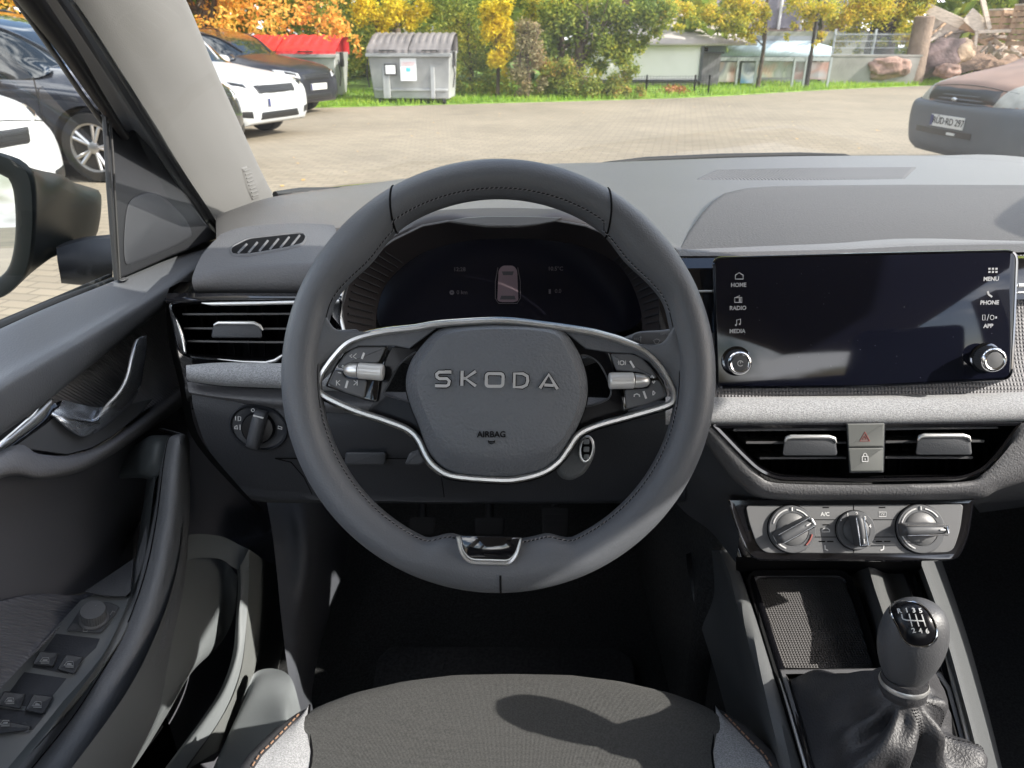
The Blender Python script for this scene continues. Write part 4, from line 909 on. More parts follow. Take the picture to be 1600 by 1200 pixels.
# cowl panel and bonnet ahead of the glass, front wings
M_body = mat('grey_metallic_paint', (.12, .125, .13), .3, .6, coat=1)
g = G(); bx = [(-.55, 0), (-.3, .03), (.36, .045), (1.02, .03), (1.27, 0)]
g.loft([[V((x, 1.10 + .45 * (1 - ((x - .36) / .95) ** 2), .945 + h)) for x, h in bx], [V((x, 1.7, .93 + h)) for x, h in bx], [V((x, 2.1, .87 + h)) for x, h in bx], [V((x, 2.35, .78 + h * .5)) for x, h in bx], [V((x, 2.43, .5)) for x, h in bx], [V((x, 2.42, .2)) for x, h in bx]], 24, 24); g.build('bonnet', M_body, shell, smooth=60)
g = G()
for x in (-.55, 1.27): g.loft([[V((x, 1.0, .93)), V((x, 1.7, .93)), V((x, 2.1, .87)), V((x, 2.42, .7))], [V((x, 1.0, .3)), V((x, 1.7, .3)), V((x, 2.1, .3)), V((x, 2.42, .3))]], 10, 4)
g.build('front_wing', M_body, shell, solid=.02)
g = G(); pw = [aY(918, 260, 1.44), aY(945, 256, 1.46), aY(1010, 250, 1.48), aY(1130, 245.5, 1.50), aY(1250, 243, 1.50), aY(1320, 243.5, 1.49), aY(1338, 247, 1.48)]
g.tube(pw, [.001, .004, .006, .007, .006, .004, .001], 8); g.build('wiper_blade', M_rubber, shell, smooth=60)
g = G(); g.tube([aY(430, 304, 1.12), aY(470, 300, 1.18), aY(540, 298, 1.28), aY(600, 292, 1.33)], [.005, .007, .006, .004], 8); g.build('wiper_arm', M_rubber, shell, smooth=60)
g = G(); g.loft([[p + V((0, .012, .002)) for p in back], [p + V((0, .05, -.012)) for p in back], [p + V((0, .10, -.03)) for p in back]], 60, 6); g.build('cowl_panel', M_rubber, shell)
# floor and firewall
g = G(); g.loft([[V((x, 1.5, .95)) for x in (-.46, .36, 1.16)], [V((x, 1.45, .6)) for x in (-.46, .36, 1.16)], [V((x, 1.25, .36)) for x in (-.46, .36, 1.16)], [V((x, .9, .30)) for x in (-.46, .36, 1.16)], [V((x, 0, .30)) for x in (-.46, .36, 1.16)], [V((x, -2, .30)) for x in (-.46, .36, 1.16)]], 20, 40)
g.build('floor_carpet', M_carpet, shell, smooth=60)
g = G(); g.box((.345, 1.10, .54), (.20, .68, .46)).cut(); g.box((.35, .25, .44), (.16, 1.2, .26)); g.build('tunnel', M_carpet, shell, bevel=.02)  # unseen tunnel boxes, added and sized to keep sun off the footwell carpet
# left footwell side trim
g = G(); g.loft([[T(x, y, t) for x, t in zip(xs_, ts_)] for y, xs_, ts_ in (
    (775, (415, 440, 470, 500, 545), (1.15, 1.16, 1.17, 1.24, 1.38)), (830, (425, 450, 478, 505, 548), (1.10, 1.12, 1.12, 1.20, 1.34)), (890, (432, 455, 480, 500, 538), (1.08, 1.09, 1.10, 1.18, 1.30)),
    (950, (438, 455, 472, 492, 518), (1.05, 1.06, 1.08, 1.14, 1.24)), (1020, (446, 458, 468, 482, 498), (1.01, 1.02, 1.04, 1.09, 1.16)), (1090, (456, 464, 470, 478, 487), (.955, .965, .985, 1.02, 1.06)), (1130, (462, 468, 474, 482, 495), (.93, .94, .95, .98, 1.0)))], 40, 40)
g.build('footwell_trim', mat('kick_trim', (.04, .043, .05), .55, bump=(600, .0003)), shell, smooth=60)
g = G(); g.loft([[T(385, 1075, .93), T(400, 1050, .96), T(430, 1045, .97), T(455, 1060, .95), T(470, 1110, .93)], [T(370, 1120, .93), T(392, 1078, .935), T(425, 1068, .94), T(450, 1085, .93), T(462, 1120, .91)], [T(330, 1210, .86), T(365, 1150, .89), T(410, 1120, .90), T(445, 1120, .89), T(450, 1160, .87)], [T(330, 1260, .84), T(365, 1240, .85), T(410, 1220, .85), T(445, 1210, .84), T(450, 1220, .83)]], 26, 26)
g.build('sill_trim', M_pocket, shell, smooth=70)
# passenger seat back and cushion (outside the picture, they shade the tunnel)
pas = thing('passenger_seat', 'front passenger seat in grey cloth beside the centre console', 'car seat', (.74, .1, .3))
g = G(); g.box((.75, .15, .56), (.48, .56, .16)); g.build('seat_cushion', M_seat, pas, bevel=.05, seg=4)
g = G(); g.box((.75, -.24, .92), (.46, .12, .66), Matrix.Rotation(.3, 3, 'X')); g.build('backrest', M_seat, pas, bevel=.05, seg=4)
# ================================================================== DRIVER'S DOOR
door = thing('door_assembly', 'closed driver side door with grab handle, window switches and chrome release lever', 'car door', (-.45, .5, .4))
ctr = lambda rows: [[aX(x, y, X) for x, y, X in r] for r in rows]
top_rows = [[(-160, 590, -.50), (0, 514, -.475), (90, 474, -.47), (180, 438, -.465), (250, 405, -.455), (345, 371, -.43)],
            [(-160, 600, -.49), (0, 520, -.465), (92, 480, -.462), (182, 443, -.458), (252, 411, -.45), (343, 377, -.425)],
            [(-160, 680, -.45), (0, 575, -.435), (105, 520, -.432), (200, 468, -.43), (268, 425, -.425), (335, 388, -.415)],
            [(-160, 700, -.432), (0, 597, -.42), (115, 532, -.418), (215, 473, -.418), (280, 431, -.415), (332, 400, -.408)],
            [(-160, 720, -.428), (0, 618, -.416), (120, 548, -.414), (222, 484, -.414), (280, 442, -.412), (318, 415, -.41)],
            [(-160, 790, -.436), (0, 676, -.424), (80, 617, -.422), (168, 547, -.422), (252, 482, -.42), (296, 446, -.42)],
            [(-160, 792, -.455), (0, 678, -.445), (82, 620, -.445), (169, 550, -.445), (253, 485, -.445), (296, 449, -.44)]]
g = G(); g.loft([[aX(*p) for p in r] for r in top_rows], 60, 60); g.build('door_top', M_doortop, door, smooth=60)
# release-handle panel (ribbed), recessed
hp = [[(40, 650, -.446), (82, 618, -.446), (169, 549, -.446), (254, 483, -.446), (300, 446, -.446)],
      [(60, 668, -.45), (112, 640, -.452), (190, 575, -.455), (266, 515, -.45), (300, 480, -.445)],
      [(80, 690, -.448), (135, 665, -.455), (205, 612, -.458), (275, 545, -.448), (298, 520, -.443)],
      [(100, 706, -.438), (150, 692, -.438), (215, 646, -.438), (285, 590, -.436), (302, 576, -.434)],
      [(110, 712, -.428), (152, 697, -.426), (218, 652, -.426), (288, 600, -.426), (306, 588, -.426)]]
g = G(); g.loft([[aX(*p) for p in r] for r in hp], 50, 40); g.build('handle_panel', M_ribbed, door, smooth=60)
# cup behind the lever
g = G(); ox = Pl(aX(190, 590, -.44), (1, -.25, .1))
# dark plate under the strip
g = G(); q = [(-60, 744), (14, 700), (74, 650), (110, 668), (132, 681), (160, 660), (200, 640), (232, 632), (212, 651), (180, 678), (140, 700), (120, 709), (95, 711), (60, 708), (14, 700)]
q = [(16, 698), (74, 651), (100, 662), (130, 682), (165, 655), (205, 630), (240, 622), (215, 650), (178, 681), (142, 701), (105, 711)]
P_hd = Pl(aX(130, 650, -.432), (1, -.1, .25))
g.rings(P_hd, [(q, -.02), (q, .0), (inset(q, 1.5), .0015)], cap1=True); g.build('lower_plate', mat('plate_plastic', (.055, .058, .063), .45), door, smooth=30)
# silver strip
g = G(); g.loft([[P_hd.pt(x, y, h) for x, y in ((-60, 741), (0, 690), (55, 643), (78, 620))] for y0, h in ((0, 0),)] + [[P_hd.pt(x, y, .004) for x, y in ((-60, 745), (0, 694), (58, 646), (81, 622))], [P_hd.pt(x, y, .0045) for x, y in ((-60, 753), (0, 703), (62, 656), (80, 634))], [P_hd.pt(x, y, .0) for x, y in ((-60, 757), (0, 707), (64, 659), (79, 638))]], 30, 10)
g.build('silver_strip', M_satin, door, smooth=40)
g = G(); g.loft([[P_hd.pt(x, y, .001) for x, y in ((-60, 758), (0, 706), (62, 658), (80, 634), (98, 625))], [P_hd.pt(x, y, .003) for x, y in ((-60, 764), (0, 711), (68, 660), (84, 644), (96, 628))], [P_hd.pt(x, y, .001) for x, y in ((-60, 770), (0, 716), (72, 664), (86, 648), (94, 632))]], 30, 8)
g.build('gloss_strip', M_gloss, door, smooth=50)
# chrome lever: broad gripping blade rising from a dark chrome base
lev = G()
lev.loft([[P_hd.pt(x, y, h) for x, y, h in r] for r in (
    [(222, 527, .018), (229, 524, .02), (229.5, 530, .016), (228, 540, .012)],
    [(212, 536, .022), (217, 531, .025), (228, 545, .018), (227, 556, .01)],
    [(205, 560, .026), (209, 556, .029), (224, 572, .018), (222, 588, .006)],
    [(198, 590, .026), (203, 588, .029), (220, 598, .016), (216, 612, .004)],
    [(185, 612, .022), (192, 614, .025), (210, 618, .014), (206, 630, .003)],
    [(163, 634, .014), (169, 640, .018), (188, 642, .012), (186, 650, .002)],
    [(146, 651, .008), (151, 658, .011), (165, 662, .008), (168, 666, .001)],
    [(133, 655, .004), (138, 668, .007), (146, 674, .005), (146, 680, .001)])], 18, 70)
rel = lev.build('release_lever', M_lever, door, smooth=70)
g = G(); g.tube(cr([P_hd.pt(*p) for p in ((223, 526, .0195), (213, 535, .023), (206, 559, .0275), (199, 589, .0275), (187, 613, .024), (165, 637, .016), (152, 655, .011))], 40), [.0008 + .0016 * min(1, k / 6, (39 - k) / 6) for k in range(40)], 8); g.build('lever_highlight_edge', M_satin, rel, smooth=70)
g = G(); g.loft([[P_hd.pt(x, y, h) for x, y, h in r] for r in ([(98, 625, .003), (118, 630, .004), (146, 636, .004), (160, 637, .004)], [(94, 634, .004), (115, 640, .006), (146, 652, .007), (158, 652, .008)], [(82, 645, .006), (108, 654, .011), (140, 660, .012), (156, 662, .010)], [(80, 650, .004), (106, 668, .010), (130, 680, .009), (150, 672, .005)], [(82, 652, -.004), (106, 673, .002), (130, 684, .001), (152, 676, -.004)])], 26, 20)
g.build('lever_base', M_lever, rel, smooth=50)
g = G(); g.tube([P_hd.pt(82, 648, .0062), P_hd.pt(108, 655, .0115), P_hd.pt(140, 661, .0125), P_hd.pt(152, 658, .012), P_hd.pt(158, 645, .011), P_hd.pt(157, 638, .008)], [.0006, .001, .0012, .0016, .002, .0015], 8); g.build('lever_edge', M_chrome, rel, smooth=60)
# grained ledge below
lg = [[(-160, 800, -.44), (14, 698, -.43), (60, 709, -.428), (105, 712, -.427), (142, 702, -.426), (180, 680, -.426), (240, 634, -.426), (306, 588, -.426)],
      [(-160, 808, -.428), (0, 712, -.416), (60, 715, -.414), (108, 717, -.413), (146, 706, -.412), (184, 684, -.412), (243, 640, -.412), (308, 592, -.414)],
      [(-160, 840, -.422), (0, 740, -.41), (60, 741, -.408), (118, 731, -.408), (165, 707, -.408), (210, 677, -.408), (262, 640, -.408), (306, 612, -.41)],
      [(-160, 846, -.43), (0, 746, -.42), (65, 747, -.418), (122, 736, -.418), (170, 711, -.418), (215, 681, -.418), (265, 646, -.418), (306, 618, -.42)],
      [(-160, 848, -.46), (0, 748, -.455), (66, 749, -.455), (124, 738, -.455), (172, 713, -.455), (217, 683, -.455), (267, 648, -.455), (306, 620, -.455)]]
g = G(); g.loft([[aX(*p) for p in r] for r in lg], 70, 30); g.build('door_ledge', M_door, door, smooth=60)
# soft insert
g = G(); g.loft([[aX(x, y, -.452) for x, y in ((-200, 850), (0, 744), (120, 734), (215, 680), (320, 610), (420, 560))], [aX(x, y, -.456) for x, y in ((-200, 920), (0, 850), (140, 840), (250, 800), (330, 760), (430, 720))], [aX(x, y, -.45) for x, y in ((-200, 1040), (0, 945), (60, 933), (130, 926), (200, 900), (420, 860))]], 40, 20); g.build('door_insert', M_insert, door, smooth=60)
g = G(); g.loft([[aX(x, y, -.447) for x, y in ((-200, 1000), (0, 944), (60, 932), (128, 929), (215, 892))], [aX(x, y, -.437) for x, y in ((-200, 1010), (0, 950), (60, 938), (128, 934), (215, 897))], [aX(x, y, -.425) for x, y in ((-200, 1120), (-60, 1120), (0, 1070), (70, 1000), (135, 935))], [aX(x, y, -.425) for x, y in ((-200, 1300), (-90, 1200), (0, 1074), (72, 1004), (138, 938))]], 40, 20); g.build('cloth_panel', M_insert2, door, smooth=60)
g = G(); g.loft([[aX(x, y, X) for x, y, X in r] for r in ([(300, 600, -.455), (330, 700, -.455), (400, 760, -.45), (480, 770, -.44)], [(270, 700, -.455), (300, 800, -.455), (400, 830, -.45), (500, 800, -.44)], [(200, 850, -.45), (300, 870, -.45), (400, 860, -.44), (470, 830, -.43)], [(100, 1000, -.45), (250, 1100, -.44), (300, 1300, -.43), (300, 1400, -.42)])], 20, 20); g.build('door_shell', M_insert, door, smooth=60)
# --- armrest with switch bank
P_ar = Pl(aX(100, 1050, -.40), (.22, -.15, .96))
arm = [(126, 938), (200, 905), (214, 950), (190, 1000), (150, 1060), (110, 1110), (60, 1165), (0, 1240), (-60, 1300), (-160, 1300), (-120, 1180), (-60, 1120), (0, 1073), (65, 1003)]
g = G(); g.rings(P_ar, [(arm, -.03), (arm, -.002), (inset(arm, 2), .0)], cap1=True); ar = g.build('armrest', mat('armrest_plate', (.08, .085, .088), .4, bump=(1200, .0001)), door, smooth=40)
g = G(); q = [(130, 925), (168, 900), (210, 872), (205, 925), (196, 933), (165, 932), (133, 926)]; g.rings(P_ar, [(q, -.01), (q, .004), (inset(q, 1.5), .0055)], cap1=True); g.build('corner_cover', M_hard, ar)
# recesses for the window switches
g = G()
for q in ([(88, 990), (156, 998), (150, 1012), (106, 1053), (50, 1043)], [(38, 1050), (104, 1060), (66, 1107), (2, 1098)], [(-10, 1105), (72, 1114), (52, 1140), (-30, 1140)]): g.rings(P_ar, [(q, .0003), (inset(q, 1), .0006)], cap1=True)
g.build('switch_recess', M_low, ar)
def wsw(q, ix, iy, label):
    g = G(); qq = rp(q, 3, 3); g.rings(P_ar, [(qq, -.002), (qq, .003), (inset(qq, 1.5), .0045), (inset(qq, 6), .0035), (inset(qq, 12), .003)], cap1=True); s_ = g.build('window_switch', M_hard, ar, smooth=50, label=label)
    g = G(); H = .0048
    g.rib(P_ar, [(ix - 8, iy + 2), (ix - 3, iy - 4), (ix + 6, iy - 4), (ix + 7, iy + 2)], 1.1, H, closed=True); g.rib(P_ar, [(ix - 6, iy + 4.5), (ix + 7, iy + 4.5)], 1.3, H); g.rib(P_ar, [(ix - 3, iy), (ix + 4, iy)], 3, H)
    g.build('switch_mark', M_print, s_)
wsw([(62, 1017), (92, 1020), (84, 1042), (50, 1038)], 70, 1032, 'front left window switch'); wsw([(103, 1022), (131, 1026), (116, 1054), (88, 1046)], 108, 1038, 'front right window switch')
wsw([(6, 1080), (40, 1084), (32, 1108), (-6, 1102)], 15, 1095, 'rear left window switch'); wsw([(52, 1084), (84, 1088), (68, 1116), (38, 1110)], 58, 1101, 'rear right window switch')
wsw([(-30, 1118), (50, 1134), (40, 1142), (-10, 1148)], 8, 1130, 'child lock switch')
g = G(); q = rp([(131, 943, 6), (170, 940, 10), (187, 948, 4), (158, 990, 6), (104, 985, 3)], 4, 5); g.rings(P_ar, [(q, -.001), (q, .0022), (inset(q, 1.2), .003)], cap1=True); mk_ = g.build('mirror_control', M_hard, ar, smooth=30)
g = G(); o = P_ar.pt(147, 968, .003); g.lathe(o, P_ar.n, [(.0125, 0), (.0125, .002), (.0108, .003), (.0112, .013), (.0105, .0145), (.0001, .0147)], 60, knurl=.05, kr=(2, 3)); kn = g.build('mirror_knob', M_key, mk_, smooth=30)
g = G(); g.tube([o + P_ar.n * .0149 + V((0, .004, 0)), o + P_ar.n * .0149 + V((.001, .009, .0))], .0006, 5); g.rib(P_ar, [(130, 983), (137, 983), (136, 987), (130, 987)], 1.2, .0031, closed=True); g.rib(P_ar, [(172, 961), (176, 955), (180, 957)], 1.1, .0031); g.build('knob_mark', M_print, kn)
# grab handle: a padded bar sweeping from the ledge down to the armrest
bar = [(677, (272, 275, 280, 286, 288)), (680, (264, 268, 280, 290, 293)), (688, (258, 262, 279, 292, 296)), (720, (250, 256, 276, 293, 297)), (760, (243, 251, 273, 292, 297)), (807, (232, 245, 268, 290, 296)), (871, (214, 233, 258, 284, 292)), (930, (196, 216, 245, 275, 285)), (1000, (166, 188, 220, 256, 268)), (1060, (130, 153, 190, 232, 245)), (1120, (92, 114, 154, 200, 213)), (1200, (28, 50, 100, 150, 165)), (1290, (-50, -28, 30, 80, 95))]
XB = (-.392, -.371, -.352, -.353, -.372)
rows_b = [[aX(x, y, X) + V((-.02, .01, 0)) for x, X in zip(r[1], XB) for y in (r[0],)] if k < 0 else [aX(x, r[0] + (3 if q in (0, 4) else 1 if q in (1, 3) else 0) * (1 if r[0] < 700 else 0), X - (.012 if k == 0 else .003 if k == 1 else 0)) for q, (x, X) in enumerate(zip(r[1], XB))] for k, r in enumerate(bar)]
g = G(); g.loft([[p + V((-.03, .02, -.004)) for p in rows_b[0]]] + rows_b, 30, 90); gh = g.build('grab_handle', M_arm, door, smooth=80)
sm = cr([r[1] for r in rows_b[1:]], 90); sm = [p + (CAM - p).normalized() * .0012 for p in sm]
g = G(); g.tube(sm, .0006, 5); g.build('handle_seam', M_black, gh)
# shell joining the handle's head back to the door
g = G(); g.loft([[aX(x, y, X) for x, y, X in r] for r in (
    [(272, 680, -.385), (250, 680, -.39), (232, 682, -.405), (216, 692, -.43), (204, 702, -.455)],
    [(264, 690, -.376), (246, 690, -.382), (228, 694, -.40), (210, 706, -.43), (197, 718, -.455)],
    [(256, 712, -.376), (242, 712, -.382), (224, 716, -.40), (204, 724, -.43), (188, 732, -.455)],
    [(250, 735, -.38), (240, 736, -.386), (222, 738, -.40), (202, 740, -.43), (184, 743, -.455)],
    [(243, 752, -.39), (236, 749, -.395), (222, 746, -.41), (203, 746, -.435), (184, 747, -.458)],
    [(240, 752, -.43), (234, 750, -.43), (222, 747, -.44), (203, 747, -.45), (184, 748, -.46)])], 30, 24)
g.build('handle_head', M_armb, door, smooth=70)
g = G(); g.loft([[aX(x, y, X) for x, y, X in r] for r in (
    [(243, 745, -.378), (236, 800, -.378), (226, 870, -.378), (205, 930, -.376), (165, 1020, -.372), (100, 1110, -.366), (20, 1210, -.36)],
    [(230, 745, -.42), (222, 800, -.42), (212, 870, -.42), (198, 925, -.41), (158, 1012, -.395), (95, 1100, -.388), (12, 1200, -.38)])], 30, 6)
g.build('handle_inner', M_armb, door, smooth=60)
# outer side of the handle bar falling to the pocket
g = G(); g.loft([[aX(x, y, X) for x, y, X in r] for r in (
    [(291, 700, -.360), (288, 780, -.352), (282, 860, -.348), (266, 930, -.345), (240, 1000, -.34), (205, 1070, -.334), (150, 1150, -.328), (80, 1240, -.32)],
    [(298, 740, -.385), (292, 800, -.385), (284, 880, -.38), (276, 960, -.378), (262, 1040, -.375), (248, 1110, -.37), (220, 1170, -.365), (180, 1250, -.36)])], 40, 8)
g.build('handle_skirt', mat('skirt_plastic', (.075, .08, .085), .5, bump=(900, .0001)), door, smooth=60)
# --- pocket
g = G(); g.loft([[aX(x, y, X) for x, y, X in r] for r in (
    [(262, 850, -.42), (300, 835, -.415), (345, 838, -.40), (375, 852, -.385), (388, 858, -.37)],
    [(272, 880, -.42), (310, 872, -.41), (345, 874, -.395), (370, 890, -.375), (389, 892, -.36)]) ], 24, 8)
g.loft([[aX(x, y, X) for x, y, X in r] for r in (
    [(389, 858, -.366), (389, 900, -.36), (386, 960, -.352), (379, 1030, -.348), (365, 1080, -.345), (340, 1130, -.343), (290, 1200, -.34), (230, 1290, -.335)],
    [(375, 885, -.37), (376, 910, -.366), (373, 960, -.36), (369, 1020, -.356), (352, 1075, -.353), (322, 1125, -.352), (265, 1200, -.35), (200, 1290, -.345)],
    [(370, 890, -.378), (372, 915, -.374), (369, 962, -.37), (364, 1020, -.367), (347, 1072, -.364), (316, 1122, -.362), (258, 1200, -.36), (192, 1290, -.355)])], 50, 12)
g.build('pocket_rim', M_pocket, door, smooth=60)
g = G(); g.loft([[aX(x, y, X) for x, y, X in r] for r in (
    [(262, 884, -.43), (295, 873, -.425), (330, 872, -.415), (355, 880, -.405), (371, 900, -.385)],
    [(258, 940, -.42), (290, 935, -.41), (325, 938, -.40), (350, 950, -.395), (366, 960, -.385)],
    [(250, 1010, -.41), (275, 1005, -.402), (305, 1000, -.396), (330, 1000, -.395), (345, 1005, -.40)],
    [(243, 1080, -.40), (255, 1090, -.395), (270, 1080, -.395), (290, 1060, -.40), (300, 1050, -.41)],
    [(225, 1140, -.39), (236, 1145, -.39), (246, 1130, -.395), (255, 1120, -.40), (265, 1110, -.41)],
    [(160, 1240, -.385), (170, 1240, -.385), (190, 1220, -.39), (215, 1190, -.40), (235, 1160, -.41)])], 40, 40)
g.build('pocket_liner', M_pocket, door, smooth=70)
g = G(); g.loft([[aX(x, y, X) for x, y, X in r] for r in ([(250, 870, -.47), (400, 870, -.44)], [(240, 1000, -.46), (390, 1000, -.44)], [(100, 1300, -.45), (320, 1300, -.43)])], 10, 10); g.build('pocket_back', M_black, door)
g = G(); g.loft([[aX(x, y, X) for x, y, X in r] for r in (
    [(389, 858, -.366), (389, 900, -.36), (386, 960, -.352), (380, 1030, -.348), (366, 1082, -.345), (340, 1132, -.343), (290, 1204, -.34)],
    [(422, 880, -.375), (424, 915, -.372), (424, 970, -.368), (420, 1010, -.366), (408, 1060, -.362), (384, 1110, -.358), (350, 1170, -.352)],
    [(440, 880, -.39), (441, 915, -.388), (440, 970, -.385), (436, 1010, -.383), (424, 1060, -.378), (396, 1115, -.372), (360, 1180, -.366)],
    [(470, 880, -.42), (470, 915, -.42), (470, 970, -.42), (460, 1010, -.42), (440, 1060, -.41), (410, 1115, -.40), (370, 1180, -.39)])], 50, 20)
g.build('pocket_side', M_pocket2, door, smooth=60)
# --- window frame, corner trim, glass
g = G(); q = [(165, 190), (182, 196), (200, 205), (215, 200), (262, 262), (318, 345), (343, 371), (262, 402), (183, 437), (178, 380), (170, 290)]
P_ct = Pl(aX(240, 330, -.445), (1, -.18, .1))
g.rings(P_ct, [(q, -.02), (q, .0), (inset(q, 2), .002)], cap1=True); ctm = g.build('corner_trim', mat('corner_trim', (.011, .0115, .013), .5, bump=(900, .0001)), door, smooth=20)
g = G(); q = [(p.x, p.y) for p in cr([V((x, y, 0)) for x, y in [(196, 330), (205, 310), (225, 300), (248, 302), (272, 322), (292, 345), (300, 368), (285, 380), (255, 394), (215, 410), (196, 414), (192, 380)]], 60, True)]
g.rings(P_ct, [(q, .0015), (inset(q, 2), .0032), (inset(q, 5), .0038)], cap1=True); g.build('speaker_bulge', mat('corner_bulge', (.022, .023, .026), .5, bump=(900, .0001)), ctm, smooth=50)
def sub(pts, X, r, n=10, **k): return [aX(x, y, X) for x, y in pts]
g = G(); g.tube(sub([(163, 180), (166, 220), (170, 290), (176, 370), (182, 438)], -.452, 0), .0045, 8, flat=.6); g.tube(sub([(172, 185), (176, 240), (180, 310), (184, 380), (187, 436)], -.449, 0), .0016, 6); g.build('window_channel', M_rubber, door, smooth=60)
g = G(); g.tube(sub([(-160, 585), (0, 509), (90, 470), (182, 436)], -.478, 0), .004, 8, flat=.6); g.tube(sub([(-160, 578), (0, 503), (90, 465), (172, 430)], -.484, 0), .002, 6); g.build('waist_seal', M_rubber, door, smooth=60)
g = G(); fr_ = [(-105, -220, .018), (-8, -80, .0175), (48, 0, .0165), (101, 72, .0165), (146, 141, .0165), (176, 186, .0145), (188, 203, .0115), (195, 212, .006)]
g.tube(cr([aX(x, y, -.452 + (0.05 * (212 - y) / 430)) for x, y, r in fr_], 40), [v.x for v in cr([V((r, 0, 0)) for x, y, r in fr_], 40)], 16, flat=.8); g.build('window_frame', mat('frame_black', (.012, .011, .011), .45), door, smooth=70)
g = G(); g.tube(cr([aX(x, y, -.462 + (0.05 * (212 - y) / 430)) for x, y in ((-130, -220), (-32, -80), (25, 0), (77, 73), (122, 139), (152, 181), (168, 202), (178, 214))], 30), .0028, 8); g.build('frame_lip', M_pillar, door, smooth=70)
g = G(); g.loft([[aX(-160, 585, -.49), aX(0, 509, -.49), aX(180, 438, -.47)], [aX(-160, 300, -.46), aX(0, 300, -.46), aX(172, 300, -.455)], [V((-.37, -.12, 1.37)), V((-.37, .3, 1.37)), aX(60, 0, -.43)]], 10, 8); g.build('window_glass', M_glass, door, smooth=60)
g = G(); g.dome(Pl(aX(190, 437, -.455), (.3, -.3, .9)), rp([(183, 436), (196, 433), (203, 436), (190, 440)], 3), -.004, .003, 1.5, 2); g.build('lock_pin', M_gray, door)
# --- exterior mirror (part of the door)
mir = G()
# housing: shell around the glass, extends forward; outline measured at the rear face
def my(px, py, Y): return aY(px, py, Y)
F0 = [(-150, 215), (-60, 228), (0, 243), (30, 256), (46, 280), (50, 330), (47, 380), (40, 420), (20, 450), (-10, 468), (-60, 470), (-150, 445), (-190, 335)]
FB = [(-150, 225), (-60, 235), (10, 250), (60, 266), (100, 280), (106, 320), (100, 365), (92, 395), (70, 405), (40, 425), (0, 440), (-60, 440), (-185, 330)]
FC = [(-140, 240), (-60, 250), (20, 262), (80, 275), (148, 296), (158, 306), (156, 345), (146, 374), (110, 386), (60, 390), (0, 400), (-60, 400), (-170, 320)]
r_face = [my(x, y, .95) for x, y in F0]
GL = [(-150, 238), (-60, 250), (0, 272), (17, 288), (24, 335), (22, 385), (12, 420), (-8, 438), (-35, 446), (-60, 446), (-110, 440), (-150, 425), (-178, 335)]
r_in = [my(x, y, .955) for x, y in GL]
r1 = [p + V((0, .012, 0)) for p in r_face]; r2 = [my(x, y, 1.10) for x, y in FB]; r3 = [my(x, y, 1.25) for x, y in FC]; c_ = sum(r3, V()) / len(r3); r4 = [c_ + (p - c_) * .6 + V((0, .06, 0)) for p in r3]
g = G(); g.loft([[p + V((0, .03, 0)) for p in r_in], r_in, r_face, r1], 72, 12, cu=True); g.loft([r1, r2, r3, r4], 72, 30, cu=True, cap1=True)
mh = g.build('mirror_housing', mat('mirror_housing', (.006, .0085, .0085), .45, spec=.25), door, smooth=60)
g = G(); Pm = Pl(my(-10, 350, .964), (.14, -1, .10)); q = inset(GL, -3)
q = [(p.x, p.y) for p in cr([V((x, y, 0)) for x, y in q], 40, True)]
g.rings(Pm, [(q, -.004), (q, 0)], cap1=True); g.build('mirror_glass', M_mirror, mh, smooth=0)
g = G(); g.loft([[my(88, 388, 1.05), my(130, 376, 1.08), my(172, 372, 1.10)], [my(90, 410, 1.03), my(130, 405, 1.05), my(176, 405, 1.06)], [my(95, 436, 1.04), my(130, 438, 1.06), my(176, 434, 1.08)], [my(95, 438, 1.14), my(130, 440, 1.16), my(176, 436, 1.16)], [my(88, 386, 1.14), my(130, 376, 1.16), my(172, 371, 1.16)], [my(88, 388, 1.05), my(130, 376, 1.08), my(172, 372, 1.10)]], 12, 30)
g.build('mirror_arm', M_low, mh, smooth=50)
g = G(); g.tube([my(51, 268, .97), my(52, 330, .972), my(48, 400, .972)], .0012, 6); g.build('housing_seam', M_black, mh)
# outer skin of the door and window line outside
g = G(); g.grid([[V((-.53, -.12, .3)), V((-.53, 1.25, .3))], [V((-.56, -.12, .7)), V((-.56, 1.25, .7))], [V((-.50, -.12, .96)), V((-.50, 1.25, .95))]]); g.build('outer_skin', M_body, door, smooth=60, solid=.01)

# ================================================================== CENTRE CONSOLE
con = thing('centre_console', 'low dark console with rubber lined tray and gloss rails between the seats', 'console', (.33, .5, .55))
zc = .70
def cz(x, y, z=zc): return aZ(x, y, z)
# side walls and satin rails
Lr = [(1140, 850), (1152, 885), (1172, 945), (1200, 1035), (1226, 1120), (1250, 1200), (1275, 1290)]
Lo = [(1122, 860), (1134, 895), (1153, 950), (1180, 1040), (1203, 1120), (1226, 1200), (1250, 1290)]
g = G(); g.loft([[T(1072, 866, 1.0), T(1076, 900, 1.0), T(1088, 955, 1.0), T(1116, 1045, .97), T(1138, 1125, .92), T(1163, 1205, .88), T(1188, 1290, .83)],
                 [cz(x - 30, y, .60) for x, y in Lo[:3]] + [cz(x - 25, y, .60) for x, y in Lo[3:]],
                 [cz(x - 3, y, .69) for x, y in Lo], [cz(x, y, .704) for x, y in Lo], [cz(x * .5 + a * .5, y, .708) for (x, y), (a, b) in zip(Lo, Lr)], [cz(x, y, .702) for x, y in Lr], [cz(x + 3, y, .69) for x, y in Lr]], 40, 34)
g.build('side_wall', M_console, con, smooth=60)
Rl = [(1424, 862), (1438, 900), (1456, 950), (1474, 1010), (1492, 1075), (1510, 1140), (1528, 1210), (1548, 1290)]
Rr = [(1440, 862), (1453, 898), (1471, 950), (1490, 1010), (1508, 1075), (1525, 1140), (1542, 1210), (1562, 1290)]
